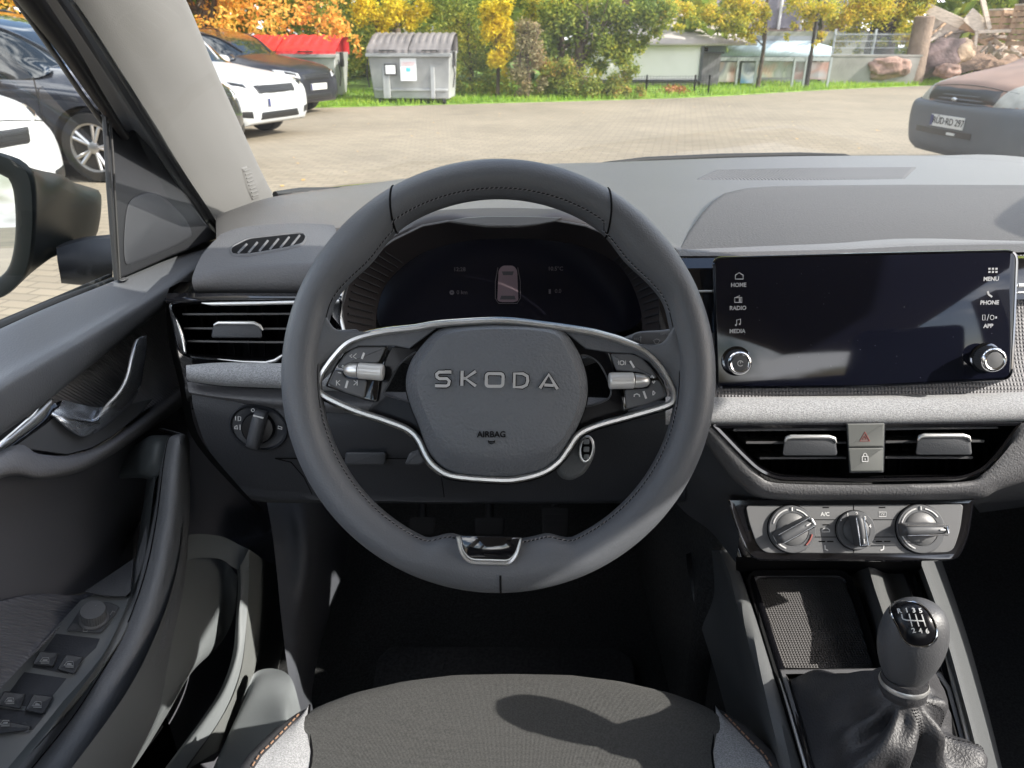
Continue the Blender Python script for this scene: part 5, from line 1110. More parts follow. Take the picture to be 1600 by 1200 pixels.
g = G(); g.loft([[cz(x, y, .68) for x, y in Rl], [cz(x, y, .705) for x, y in Rl], [cz((x + a) / 2, y, .712) for (x, y), (a, b) in zip(Rl, Rr)], [cz(x, y, .705) for x, y in Rr], [cz(x + 2, y, .69) for x, y in Rr], [cz(x + 25, y, .50) for x, y in Rr], [cz(x + 25, y, .3) for x, y in Rr]], 40, 30)
g.build('side_wall', M_console, con, smooth=60)
g = G(); g.tube([cz(x + 12, y, .695) for x, y in Lr], .0042, 10, flat=1.6).cut(); g.tube([cz(x - 16, y, .69) for x, y in Rl], .011, 10, flat=.5); g.build('gloss_rail', M_gloss, con, smooth=70)
g = G(); g.tube([cz(x, y, .70) for x, y in ((1475, 1015), (1490, 1070), (1508, 1135), (1526, 1210), (1545, 1290))], [.0006, .0022, .0026, .0026, .0026], 8).cut(); g.tube([cz(x, y, .70) for x, y in ((1218, 1060), (1233, 1110), (1256, 1190), (1275, 1260))], [.0005, .0014, .0016, .0016], 8); g.build('rail_highlight', M_satin, con, smooth=70)
g = G(); g.tube([cz(x, y, .702) for x, y in ((1157, 950), (1183, 1035), (1207, 1118), (1232, 1200))], .0009, 6); g.build('wall_seam', M_black, con)
# tray
tr = rp([(1178, 903, 8), (1318, 902, 14), (1340, 960), (1366, 1046, 4), (1222, 1044, 8)], 6, 4)
P_tr = Pl(cz(1270, 975, .665), (0, -.10, 1))
g = G(); g.rings(P_tr, [(inset(tr, -12), .035), (inset(tr, -6), .030), (inset(tr, -1), .004), (tr, .0)], cap1=True); g.build('tray_liner', M_black, con, smooth=60)
g = G(); g.rings(P_tr, [(tr, .0005), (inset(tr, 1), .0022)], cap1=True); g.build('tray_mat', M_tray, con, smooth=0)
g = G(); g.tube([P_tr.pt(x, y, .012) for x, y in ((1176, 908), (1182, 901), (1200, 898), (1300, 898), (1318, 902), (1322, 908))], .0028, 8); g.build('tray_lip', M_gray, con, smooth=60)
g = G(); g.loft([[T(1150, 870, .80), T(1250, 872, .80), T(1340, 872, .80), T(1440, 872, .80)], [T(1150, 905, .88), T(1250, 900, .90), T(1340, 900, .90), T(1440, 900, .88)]], 20, 6); g.build('tray_back', M_black, con)
# divider to the right of the tray, pale edge
g = G(); g.loft([[cz(x, y, .665) for x, y in ((1325, 905), (1345, 950), (1360, 1000), (1372, 1046))], [cz(x, y, .70) for x, y in ((1350, 885), (1358, 920), (1370, 960), (1384, 1010))], [cz(x, y, .704) for x, y in ((1362, 883), (1372, 920), (1386, 960), (1400, 1010))], [cz(x, y, .68) for x, y in ((1385, 883), (1395, 920), (1410, 960), (1425, 1010))], [cz(x, y, .69) for x, y in ((1426, 883), (1440, 920), (1456, 960), (1475, 1010))]], 30, 24); g.build('divider', mat('divider_plastic', (.06, .062, .062), .4), con, smooth=60)
# pale frame around the boot
P_bf = Pl(cz(1340, 1100, .70), (0, -.05, 1))
g = G(); q = [(1218, 1046), (1375, 1044), (1470, 1050), (1486, 1075), (1504, 1140), (1530, 1240), (1545, 1300), (1290, 1300), (1262, 1200), (1240, 1120)]
g.rings(P_bf, [(q, -.01), (q, -.001), (inset(q, 1.5), .001), (inset(q, 7), .001), (inset(q, 9), -.012)]); g.build('boot_frame', mat('boot_frame', (.15, .15, .155), .35, .3), con, smooth=30)
g = G(); g.rings(P_bf, [(q, -.013), (inset(q, 1), -.012)], cap1=True); g.build('console_deck', M_black, con)
# ================================================================== GEAR LEVER
gear = thing('gear_lever', 'gear lever with grey leather knob, chrome ringed shift diagram and wrinkled leather boot', 'gear lever', tuple(cz(1370, 1150, .70)))
base = [(1236, 1062), (1270, 1060), (1320, 1058), (1375, 1056), (1430, 1058), (1462, 1064), (1478, 1090), (1492, 1150), (1508, 1220), (1516, 1290), (1440, 1300), (1360, 1300), (1300, 1296), (1278, 1240), (1262, 1180), (1246, 1110)]
NB = 72
b0 = cr([P_bf.pt(x, y, -.004) for x, y in base], NB, True)
neckc = T(1414, 1072, .585)
P_nk = Pl(neckc, (.05, -.45, .89))
nk = []
for i, p in enumerate(b0):
    d = (p - neckc); d = d - P_nk.n * d.dot(P_nk.n); nk.append(neckc + d.normalized() * .0155)
rows = []
random.seed(5)
for j in range(26):
    t = j / 25; row = []
    for i in range(NB):
        a = 2 * math.pi * i / NB
        lift = [(0, 0), (.1, .022), (.35, .03), (.6, .04), (1, 0)]
        base_p = b0[i].lerp(nk[i], t ** .9)
        s = math.sin(math.pi * min(t * 1.05, 1)) ** .7
        wr = math.sin(4 * a + 5 * t + .6 * math.sin(3 * a)) * .0055 + math.sin(7 * a - 7 * t + 1.3) * .0032 + math.sin(2 * a + 9 * t) * .004 + .004 * math.sin(11 * a + 3 * t)
        wr += .007 * max(0, math.cos(a - 3.6 + 1.5 * t)) ** 3 * math.sin(9 * t)
        out = (b0[i] - neckc); out.z = 0; out = out.normalized()
        bk = max(0, out.y)
        row.append(base_p + out * (s * .004 * (1 - bk) + wr * 1.0 * s * (1 - .75 * bk)) + V((0, 0, s * (.006 - .006 * bk + wr * .75 * (1 - .6 * bk)))))
    rows.append(row)
g = G(); g.grid(rows, cu=True); bt = g.build('boot', M_boot, gear, smooth=75)
g = G()   # double stitched seam down the boot
def onboot(i, t):
    j = t * 25; j0 = min(int(j), 24); q = j - j0
    i0 = int(i) % NB; fi = i - int(i)
    A = rows[j0][i0].lerp(rows[j0][(i0 + 1) % NB], fi); B = rows[j0 + 1][i0].lerp(rows[j0 + 1][(i0 + 1) % NB], fi); return A.lerp(B, q)
cen = sum(b0, V()) / NB
for col_ in (42.4, 43.8, 33.0):
    for k in range(34):
        t0 = .12 + k * .0255
        a, b = onboot(col_, t0), onboot(col_, t0 + .014); o = (a - V((cen.x, cen.y, a.z))).normalized() * .0006 + V((0, 0, .0006)); g.tube([a + o, b + o], .00035, 4)
g.build('boot_stitching', M_black, bt)
# collar with silver ring
g = G(); ax = V((-.03, .14, .98)).normalized()
co = T(1411, 1076, .586)
g.lathe(co, ax, [(.0165, -.004), (.0175, .0), (.0168, .004), (.0165, .012)], 36); g.build('collar', M_boot, gear, smooth=60)
g = G(); g.lathe(co, ax, [(.0172, .0035), (.0182, .0055), (.0172, .008)], 36, cap=False); g.build('collar_ring', M_satin, gear, smooth=60)
# knob: measured silhouette as a lathe flattened into an egg
g = G(); K2 = .56 / FP
prof = [(17, -6), (28, -2), (33, 6), (41, 22), (48, 44), (51.5, 68), (50, 92), (44, 112), (33, 126), (18, 134), (4, 137)]
kb_ = co + ax * .010
u = (RT - ax * RT.dot(ax)).normalized(); w = ax.cross(u)
rows_k = []
for r, h in [(p.x, p.y) for p in cr([V((r, h, 0)) for r, h in prof], 40)]:
    tilt = h / 137.0
    c = kb_ + ax * (h * K2 * 1.04) + u * (.0035 * tilt)
    rows_k.append([c + u * (r * K2 * math.cos(2 * math.pi * k / 48)) + w * (r * K2 * .88 * math.sin(2 * math.pi * k / 48)) for k in range(48)])
g.grid(rows_k, cu=True, cap0=True, cap1=True); kb = g.build('knob', M_knob, gear, smooth=80)
# badge on the rear-top of the knob facing the driver
def bq(pts): return [(1350 + x * .25, 900 + y * .25) for x, y in pts]
badge = [(p.x, p.y) for p in cr([V((x, y, 0)) for x, y in bq([(165, 170), (215, 153), (290, 155), (350, 175), (400, 215), (440, 280), (462, 350), (455, 405), (420, 440), (370, 455), (310, 452), (260, 430), (225, 385), (200, 320), (165, 255), (152, 205)])], 60, True)]
cb = bq([(310, 300)])[0]
# plane through the knob's skin under the badge centre
import mathutils.bvhtree as _bv
def surf_hit(rows, px, py):
    vs = [p for r in rows for p in r]; nn = len(rows[0]); fs = [[j * nn + i, j * nn + (i + 1) % nn, (j + 1) * nn + (i + 1) % nn, (j + 1) * nn + i] for j in range(len(rows) - 1) for i in range(nn)]
    return _bv.BVHTree.FromPolygons(vs, fs)
bvk = surf_hit(rows_k, 0, 0)
def khit(px, py):
    h = bvk.ray_cast(CAM, ray(px, py).normalized()); return h[0]
c0 = khit(*cb); n_ = ((CAM - c0).normalized() * .6 + V((.1, -.1, .98)) * .4).normalized()
P_kb = Pl(c0 + n_ * -.0005, n_)
def proj(p):
    d = p - CAM; L2 = d.dot(FW); return 800 + d.dot(RT) / L2 * FP, 600 - d.dot(UP) / L2 * FP
def kc_(x, y, h):
    q = cast(bvk, x, y, 0); return (q if q is not None else c0) + P_kb.n * (h * 1.3 + .0006)
bx_, by_ = cb
def bcont(k, h): return [kc_(bx_ + (x - bx_) * k, by_ + (y - by_) * k, h) for x, y in badge]
g = G(); g.grid([bcont(1.0, -.001), bcont(.99, .0008), bcont(.96, .0016), bcont(.92, .0013), bcont(.90, .0)], cu=True); br = g.build('badge_ring', M_chrome, kb, smooth=50)
g = G(); g.grid([bcont(.91, .0003), bcont(.86, .0007), bcont(.6, .0009), bcont(.3, .001), bcont(.05, .001)], cu=True, cap1=True); g.build('badge_face', M_spoke, br, smooth=60)
g = G(); H = .0
g.rib(P_kb, cr([V((*p, 0)) for p in bq([(232, 245), (238, 275), (262, 283), (375, 288)])], 16, lin=True), 1.5, H, .0003, m=.0005) if 0 else None
def line2(pts, n=12): return [(p.x, p.y) for p in cr([V((*p, 0)) for p in pts], n, lin=True)]
g.rib(P_kb, line2(bq([(232, 245), (238, 275), (262, 283), (375, 288)]), 20), 1.5, H, .0003, m=.0005)
for a in ([(278, 243), (298, 322)], [(318, 245), (340, 322)], [(358, 248), (382, 322)]): g.rib(P_kb, line2(bq(a)), 1.5, H, .0003, m=.0005)
for t_, x, y in (('R', 217, 226), ('1', 264, 222), ('3', 308, 222), ('5', 350, 224), ('2', 307, 348), ('4', 350, 350), ('6', 392, 352)):
    p = bq([(x, y)])[0]; g.text(P_kb, t_, p[0], p[1], 7, H, .0003, m=.0005, bold=.2)
g.v = [tuple(kc_(*proj(V(v)), .0014)) for v in g.v]
g.build('shift_diagram', M_white, br)

# ================================================================== SEAT
seat = thing('driver_seat', 'driver seat cushion in grey cloth with pale side inserts and dark piped bolsters', 'car seat', (0, .2, .3))
C0 = [(0, .588), (.06, .587), (.11, .580), (.16, .566), (.19, .552), (.2025, .543)]
def zs(y): return .652 + .01 * math.sin(max(0, (.5 - y)) * 3)
front = [V((x, y, 0)) for x, y in [(-a, b) for a, b in C0[::-1]] + C0[1:]]
def edge(x): 
    ax_ = abs(x); 
    for (a, b), (c, d) in zip(C0, C0[1:]):
        if ax_ <= c: return b + (d - b) * (ax_ - a) / (c - a)
    return C0[-1][1]
xs = [-.2025 + .405 * i / 40 for i in range(41)]
def xw(x, y): # sides draw in slightly towards the back of the cushion
    k = 1 - .10 * min(max((.54 - y) / .08, 0), 1) - .05 * min(max((.46 - y) / .3, 0), 1); return x * k
rows = []
for dy, z in ((-.035, -.20), (.0, -.12), (.012, -.07), (.012, -.045), (.006, -.022), (-.004, -.008), (-.016, -.001), (-.035, .002)):
    rows.append([V((x, edge(x) + dy - .004, .654 + z + .004 * (1 - (x / .2) ** 2))) for x in xs])
for y in (.50, .46, .40, .33, .25, .15, 0, -.1):
    rows.append([V((xw(x, y), min(y, edge(x) - .04 - .0 * y), .656 + .004 * (1 - (x / .2) ** 2) - .012 * max(0, .4 - y))) for x in xs])
g = G(); g.loft(rows, 41, 90); g.build('seat_panel', M_seat, seat, smooth=80)
for s in (-1, 1):
    A_ = [(.2025, .543, .646), (.196, .518, .653), (.187, .49, .655), (.182, .469, .656), (.178, .40, .655), (.172, .25, .652), (.172, -.1, .648)]
    B_ = [(.2035, .5415, .645), (.212, .508, .656), (.220, .482, .663), (.226, .460, .668), (.235, .38, .674), (.238, .25, .676), (.238, -.1, .674)]
    D_ = [(.2055, .5405, .640), (.222, .518, .648), (.234, .492, .654), (.243, .462, .660), (.258, .38, .668), (.264, .25, .672), (.264, -.1, .67)]
    E_ = [(.206, .541, .60), (.226, .522, .60), (.242, .498, .60), (.254, .468, .60), (.270, .38, .60), (.276, .25, .60), (.276, -.1, .60)]
    Fz = [(x, y, .48) for x, y, z in E_]
    mk3 = lambda L: [V((x * s, y, z)) for x, y, z in L]
    g = G(); md = [V(((a[0] * .5 + b[0] * .5) * s, a[1] * .5 + b[1] * .5, a[2] * .5 + b[2] * .5 + .002)) for a, b in zip(A_, B_)]
    g.loft([mk3(A_), md, mk3(B_)], 50, 12); g.build('side_insert', M_heather, seat, smooth=70)
    g = G(); g.loft([mk3(B_), [V(((b[0] * .5 + d[0] * .5) * s, b[1] * .5 + d[1] * .5, max(b[2], d[2]) * .5 + min(b[2], d[2]) * .5 + .004)) for b, d in zip(B_, D_)], mk3(D_), mk3(E_), mk3(Fz)], 50, 30); bo = g.build('bolster', M_seatside, seat, smooth=80)
    g = G(); pb = cr(mk3(B_), 90)
    for k in range(2, 88): g.tube([pb[k] + V((s * .0022, 0, .0014)), pb[k].lerp(pb[k + 1], .62) + V((s * .0022, 0, .0014))], .0007, 4)
    g.build('piping_stitch', M_orange, bo)
    g = G(); pb = cr(mk3(D_), 140)
    for k in range(4, 130): g.tube([pb[k] + V((-s * .003, -.002, .0016)), pb[k].lerp(pb[k + 1], .55) + V((-s * .003, -.002, .0016))], .0004, 4)
    g.build('edge_stitch', M_stitch, bo)
    g = G(); g.tube(cr([p + V((0, 0, .0005)) for p in mk3(A_)], 60), .0011, 6); g.build('panel_seam', M_black, seat)
g = G(); g.box((0, .2, .42), (.48, .56, .12)); g.build('seat_base', M_black, seat, bevel=.02)
M_footp = mat('pedal_rubber', (.006, .006, .007), .7)
# foot mat, pedals
g = G(); mq = rp([(610, 1010, 8), (960, 1012, 8), (990, 1030), (1005, 1200), (560, 1200), (590, 1030)], 8, 4)
P_fm = Pl((0, .85, .315), (0, 0, 1)); g.rings(P_fm, [(mq, -.002), (mq, .006), (inset(mq, 3), .009)], cap1=True)
for k in range(7): g.rib(P_fm, [(650 + k * 47, 1020), (645 + k * 48, 1046)], 2.5, .0085, .002, m=.001)
tag(g.build('floor_mat', M_mat), 'thin black floor mat lying in the driver footwell under the seat edge', 'floor mat')
for nm, x, lab, w_ in (('clutch_pedal', 660, 'black rubber clutch pedal deep in the dark footwell on the left', 22), ('brake_pedal', 765, 'black rubber brake pedal in the dark footwell below the wheel hub', 24), ('accelerator_pedal', 868, 'black ribbed accelerator pedal in the dark footwell on the right', 22)):
    P_p = Pl(T(x, 822, 1.18), (0, -.8, .6)); p_ = thing(nm, lab, 'pedal', tuple(P_p.o))
    h_ = 14 if nm[0] != 'a' else 30
    g = G(); g.dome(P_p, rp([(x - w_, 822 - h_), (x + w_, 822 - h_), (x + w_ - 2, 822 + h_), (x - w_ + 2, 822 + h_)], 6), -.008, .008, 3, 3)
    for k in range(5): g.rib(P_p, [(x - w_ + 6, 822 - h_ + (k + 1) * h_ / 3), (x + w_ - 6, 822 - h_ + (k + 1) * h_ / 3)], 3, .008, .002, m=.001)
    g.build('pedal_pad', M_footp, p_, smooth=40)
    g = G(); g.tube([P_p.pt(x, 815, -.005), P_p.pt(x, 790, -.06), P_p.pt(x, 760, -.08)], .007, 8); g.build('pedal_arm', M_footp, p_, smooth=60)
ALB = 1.0
# ================================================================== GROUND
def brickmat():
    m, nt, p = newmat('concrete_pavers'); L = nt.links.new
    tc = nd(nt, 'ShaderNodeTexCoord'); mp = nd(nt, 'ShaderNodeMapping'); mp.inputs['Rotation'].default_value = (0, 0, R_(12)); L(tc.outputs['Object'], mp.inputs[0])
    b = nd(nt, 'ShaderNodeTexBrick'); L(mp.outputs[0], b.inputs['Vector']); b.inputs['Scale'].default_value = 1
    b.inputs['Brick Width'].default_value = .2; b.inputs['Row Height'].default_value = .105; b.inputs['Mortar Size'].default_value = .008; b.inputs['Mortar Smooth'].default_value = .3
    b.inputs['Color1'].default_value = (.285, .238, .172, 1); b.inputs['Color2'].default_value = (.235, .197, .143, 1); b.inputs['Mortar'].default_value = (.18, .152, .11, 1)
    n = nd(nt, 'ShaderNodeTexNoise'); n.inputs['Scale'].default_value = .35; n.inputs['Detail'].default_value = 8; L(tc.outputs['Object'], n.inputs['Vector'])
    r = nd(nt, 'ShaderNodeMapRange'); r.inputs['From Min'].default_value = .3; r.inputs['From Max'].default_value = .7; r.inputs['To Min'].default_value = .82; r.inputs['To Max'].default_value = 1.16; L(n.outputs['Fac'], r.inputs[0])
    mx = nd(nt, 'ShaderNodeMix', data_type='RGBA', blend_type='MULTIPLY'); mx.inputs[0].default_value = 1; L(b.outputs['Color'], mx.inputs[6]); L(r.outputs[0], mx.inputs[7])
    # scattered pale specks and dried leaves
    v = nd(nt, 'ShaderNodeTexNoise'); v.inputs['Scale'].default_value = 7; L(tc.outputs['Object'], v.inputs['Vector']); q = nd(nt, 'ShaderNodeMapRange'); q.inputs['From Min'].default_value = .68; q.inputs['From Max'].default_value = .74; L(v.outputs['Fac'], q.inputs[0])
    m2 = nd(nt, 'ShaderNodeMix', data_type='RGBA'); L(q.outputs[0], m2.inputs[0]); L(mx.outputs[2], m2.inputs[6]); m2.inputs[7].default_value = (.22, .19, .13, 1)
    st = nd(nt, 'ShaderNodeTexNoise'); st.inputs['Scale'].default_value = .9; st.inputs['Detail'].default_value = 5; L(tc.outputs['Object'], st.inputs['Vector']); sr = nd(nt, 'ShaderNodeMapRange'); sr.inputs['From Min'].default_value = .60; sr.inputs['From Max'].default_value = .74; sr.inputs['To Max'].default_value = .55; L(st.outputs['Fac'], sr.inputs[0])
    m3 = nd(nt, 'ShaderNodeMix', data_type='RGBA'); L(sr.outputs[0], m3.inputs[0]); L(m2.outputs[2], m3.inputs[6]); m3.inputs[7].default_value = (.16, .135, .1, 1); L(m3.outputs[2], p.inputs['Base Color'])
    p.inputs['Roughness'].default_value = .85; bp = nd(nt, 'ShaderNodeBump'); bp.inputs['Distance'].default_value = .01; bp.inputs['Strength'].default_value = .6; L(b.outputs['Fac'], bp.inputs['Height']); bp.invert = True; L(bp.outputs[0], p.inputs['Normal'])
    return m
def aG(px, py): return aZ(px, py, 0)
g = G(); g.grid([[V((x, y, -.03)) for x in (-150, -40, 0, 40, 150)] for y in (-120, 0, 60, 200)]); struct(g.build('ground', mat('soil', (.13, .11, .07), .95, var=(.5, .7, 1.3)), smooth=0), 'bare earth and ground beyond the paved yard')
edge_ = [(-30, 13.6), (-9, 15.4), (-4.0, 16.4), (-.5, 17.6), (1.5, 18.3), (4.6, 19.6), (7.4, 21.6), (9.5, 23.0), (13.0, 25.0), (20, 29)]
edg = cr([V((x, y, 0)) for x, y in edge_], 60)
g = G(); g.grid([[V((p.x * 1.2, -30, 0)) for p in edg], [V((p.x, 6, 0)) for p in edg], edg]); struct(g.build('paved_yard', brickmat(), smooth=0), 'wide sunlit yard of pale grey brown concrete pavers')
rl = random.Random(4); g = G()
for _ in range(420):
    x, y = rl.uniform(-5, 12), 4 + 17 * rl.random() ** .7
    if y > 16 + .5 * x: continue
    a = rl.uniform(0, 6.28); q = rl.uniform(.012, .03); u = V((math.cos(a), math.sin(a), rl.uniform(-.2, .2))) * q; v = V((-math.sin(a), math.cos(a), rl.uniform(-.2, .2))) * q * .7; p = V((x, y, .008)); g.add([p - u, p - v, p + u, p + v], [[0, 1, 2, 3]])
o = g.build('fallen_leaves', leafmat('fallen_leaf', [(.5, .4, .15), (.6, .35, .1), (.3, .2, .1), (.7, .6, .35)], .1), smooth=0); o['kind'] = 'stuff'; tag(o, 'dry fallen leaves scattered over the paving', 'fallen leaves')
M_grassbase = mat('lawn', (.15, .26, .03), .95, var=(3, .7, 1.35))
M_blade = leafmat('grass_blade', [(.15, .30, .02), (.26, .42, .03), (.42, .50, .07)], .45)
g = G(); b2_ = [p + V((0, 0, .02)) for p in edg]
g.grid([[p + V((0, 0, -.02)) for p in edg], b2_, [p + V((-.4, 2.6, .10)) for p in edg], [p + V((-1.5, 7, .15)) for p in edg], [p + V((-8, 40, .2)) for p in edg]]); struct(g.build('grass_verge', M_grassbase), 'grass verge behind the yard')
g = G(); random.seed(3)
for _ in range(26000):
    i = random.uniform(0, 58); p = edg[int(i)].lerp(edg[int(i) + 1], i % 1)
    if p.x < -6 or p.x > 16: continue
    d = random.random() ** 1.6 * 3.4; p = p + V((-.15 * d, d, .02 + .035 * d)); h = random.uniform(.05, .13) * (1.2 if d < .3 else 1); a = random.uniform(0, 6.28)
    w = V((math.cos(a), math.sin(a), 0)) * .014; t = V((random.uniform(-.05, .05), random.uniform(-.05, .05), h)); g.add([p - w, p + w, p + t], [[0, 1, 2]])
o = g.build('grass', M_blade, smooth=0); o['kind'] = 'stuff'; tag(o, 'short bright green grass along the edge of the yard', 'grass')

# ================================================================== TREES AND SHRUBS
def leaves(g, c, rad, n, s, seed, flat=1.0, squash=(1, 1, 1), drop=0):
    rnd = random.Random(seed)
    for _ in range(n):
        while True:
            d = V((rnd.uniform(-1, 1), rnd.uniform(-1, 1), rnd.uniform(-1, 1)))
            if .05 < d.length < 1: break
        d = d * rnd.uniform(.7, 1.45)
        p = c + V((d.x * rad * squash[0], d.y * rad * squash[1], d.z * rad * squash[2])); p.z -= drop * (d.x ** 2 + d.y ** 2)
        u = V((rnd.gauss(0, 1), rnd.gauss(0, 1), rnd.gauss(0, .7))).normalized(); v = u.cross(V((rnd.gauss(0, 1), rnd.gauss(0, 1), rnd.gauss(0, 1)))).normalized()
        q = s * rnd.uniform(.6, 1.3); k = u.cross(v) * q * .15
        g.add([p - u * q, p - v * q * .5 + k, p + u * q, p + v * q * .5 + k], [[0, 1, 2, 3]])
L_orange = leafmat('orange_leaf', [(.4, .14, .03), (.72, .30, .05), (.85, .45, .08), (.9, .6, .12), (.6, .45, .1)], .5)
L_yellow = leafmat('yellow_leaf', [(.28, .26, .02), (.62, .50, .02), (.85, .68, .03), (.8, .58, .03)], .45)
L_green = leafmat('green_leaf', [(.06, .11, .02), (.13, .19, .03), (.24, .31, .05), (.46, .46, .06), (.72, .6, .08)], .5)
L_mix = leafmat('mixed_leaf', [(.08, .14, .02), (.22, .28, .03), (.55, .5, .05), (.75, .58, .06), (.62, .36, .05)], .48)
L_pale = leafmat('pale_leaf', [(.10, .12, .04), (.22, .2, .09), (.36, .3, .16), (.3, .16, .06)], .35)
L_hedge = leafmat('hedge_leaf', [(.06, .11, .02), (.13, .2, .03), (.24, .3, .05), (.42, .4, .06), (.5, .16, .05)], .45)
M_bark = mat('bark', (.09, .065, .045), .9, bump=(40, .02), var=(8, .6, 1.4))
M_barkd = mat('dark_bark', (.035, .028, .024), .9, bump=(40, .02))
def tree(name, label, x, y, tr_h, tr_r, clumps, leaf, s, n, group=None, seed=1, lean=0, cat='tree', bark=None, z0=.05, limbs=6):
    rnd = random.Random(seed); t = thing(name, label, cat, (x, y, z0), group=group)
    g = G(); top_ = V((x + lean, y, z0 + tr_h))
    pth = cr([V((x, y, z0 - .1)), V((x + lean * .2 + .03, y, z0 + tr_h * .35)), V((x + lean * .6 - .04, y, z0 + tr_h * .7)), top_], 10)
    g.tube(pth, [tr_r * (1.25 - .7 * i / 9) for i in range(10)], 9)
    ends = sorted(clumps, key=lambda c: -c[3])[:limbs]
    for c in ends:
        st = pth[rnd.randint(3, 8)]; e = V(c[:3]); m_ = st.lerp(e, .5) + V((rnd.uniform(-.2, .2), rnd.uniform(-.2, .2), rnd.uniform(0, .25)))
        g.tube(cr([st, m_, e], 8), [tr_r * .45 * (1 - .85 * i / 7) for i in range(8)], 6)
        for _ in range(3):
            f = e + V((rnd.uniform(-1, 1), rnd.uniform(-1, 1), rnd.uniform(-.6, .8))) * c[3] * .8; g.tube([m_, m_.lerp(f, .5) + V((0, 0, .1)), f], [tr_r * .18, tr_r * .12, tr_r * .05], 5)
    g.build('trunk', bark or M_bark, t, smooth=60)
    s *= .52; n = int(n * 2.6)
    g = G(); tot = sum(c[3] ** 2 for c in clumps)
    for i, c in enumerate(clumps):
        k = int(n * c[3] ** 2 / tot) + 3
        for j in range(4):
            o_ = V((rnd.uniform(-1, 1), rnd.uniform(-1, 1), rnd.uniform(-1, 1))) * c[3] * .55
            leaves(g, V(c[:3]) + o_, c[3] * rnd.uniform(.45, .75), k // 4 + 1, s, seed * 100 + i * 7 + j)
    g.build('crown', leaf, t, smooth=0); return t
def clump_box(x0, x1, y0, y1, z0, z1, n, r0, r1, seed):
    rnd = random.Random(seed); return [(rnd.uniform(x0, x1), rnd.uniform(y0, y1), rnd.uniform(z0, z1), rnd.uniform(r0, r1)) for _ in range(n)]
# orange maples, left
cl_ = clump_box(-11, -4.6, 17.5, 21, 1.9, 4.2, 46, .5, 1.0, 1) + [(aY(x, y, 17.3).x, 17.3, aY(x, y, 17.3).z, r) for x, y, r in ((555, 62, .16), (530, 50, .3), (505, 40, .34), (470, 30, .4), (560, 82, .12), (430, 20, .45), (400, 48, .2), (350, 30, .4), (320, 45, .3), (520, 15, .4))]
tree('maple_tree', 'orange maple tree hanging over the red lidded waste container', -7.2, 19.6, 3.0, .2, cl_, L_orange, .105, 9500, 'autumn trees round the yard', 2)
tree('maple_tree', 'large orange and green maple seen through the driver door window', -14.5, 17.0, 3.2, .22, clump_box(-19, -11, 15, 19, 1.7, 5.2, 40, .7, 1.3, 3), L_orange, .12, 7000, 'autumn trees round the yard', 4)
# greens behind the grey container
tree('field_maple', 'dark green tree with yellow patches behind the grey waste container', -2.9, 20.6, 3.0, .13, clump_box(-4.6, -1.2, 19.8, 22.5, .6, 4.0, 34, .45, .85, 5), L_green, .095, 7000, 'autumn trees round the yard', 6)
tree('yellow_maple', 'small yellow leaved tree leaning over the grey waste container', -3.1, 19.6, 2.6, .06, [(aY(x, y, 19.3).x, 19.3, aY(x, y, 19.3).z, r) for x, y, r in ((620, 12, .4), (600, 30, .3), (640, 35, .28), (575, 12, .4), (655, 10, .3), (598, 52, .2))], L_yellow, .085, 1500, 'autumn trees round the yard', 7, lean=-.2)
tree('hazel_bush', 'green bush right of the grey waste container', -1.0, 19.4, 1.8, .05, [(aY(x, y, 19.4).x, 19.2 + .03 * (y % 13), aY(x, y, 19.4).z, r) for x, y, r in ((728, 130, .4), (735, 100, .45), (720, 70, .45), (735, 40, .5), (700, 40, .5), (750, 140, .3), (720, 10, .5), (690, 15, .5), (768, 145, .25), (785, 138, .3), (800, 122, .3), (800, 148, .2), (770, 120, .35), (825, 140, .2), (760, 90, .4), (805, 80, .35))], L_green, .075, 3800, None, 8, cat='bush')
tree('yellow_maple', 'bright yellow narrow maple sapling standing between green bushes', -.35, 18.9, 2.4, .04, [(aY(x, y, 18.8).x, 18.8, aY(x, y, 18.8).z, r) for x, y, r in ((778, 20, .25), (772, 45, .3), (785, 60, .3), (780, 85, .26), (775, 100, .2), (792, 40, .2), (765, 15, .25), (786, 5, .25), (790, 112, .1))], L_yellow, .085, 2100, 'autumn trees round the yard', 9)
tree('withered_bush', 'pale half withered bush next to the bright yellow sapling', .35, 18.7, 1.6, .05, [(aY(x, y, 18.8).x, 18.7, aY(x, y, 18.8).z, r) for x, y, r in ((820, 135, .22), (815, 105, .3), (825, 75, .32), (812, 50, .28), (840, 95, .25), (850, 130, .2), (835, 50, .25), (812, 150, .13))], L_pale, .065, 1900, None, 10, cat='bush')
tree('field_maple', 'broad green tree with orange tinged top in the middle of the hedge', 1.6, 19.6, 2.4, .12, [(aY(x, y, 19.4).x, 19.3 + .05 * (x % 11), aY(x, y, 19.4).z, r) for x, y, r in ((860, 60, .4), (870, 20, .5), (900, 35, .5), (935, 50, .5), (965, 75, .42), (985, 35, .45), (1000, 60, .35), (920, 90, .4), (880, 110, .35), (945, 115, .3), (1012, 30, .35), (960, 10, .5), (1035, 25, .3), (1030, 55, .2), (905, 5, .5), (1000, 5, .4), (975, 100, .25))], L_green, .09, 6500, 'autumn trees round the yard', 11)
tree('hawthorn_bush', 'low dense green bush at the foot of the hedge beside the pale bush', 1.4, 18.9, .9, .03, [(aY(x, y, 18.9).x, 18.9, aY(x, y, 18.9).z, r) for x, y, r in ((865, 140, .3), (885, 130, .35), (905, 142, .3), (925, 135, .3), (945, 146, .2), (860, 115, .3), (890, 110, .3), (965, 134, .3), (978, 145, .16), (985, 118, .25), (998, 138, .16), (845, 145, .2), (875, 152, .15), (920, 150, .15))], L_hedge, .075, 3600, None, 12, cat='bush')
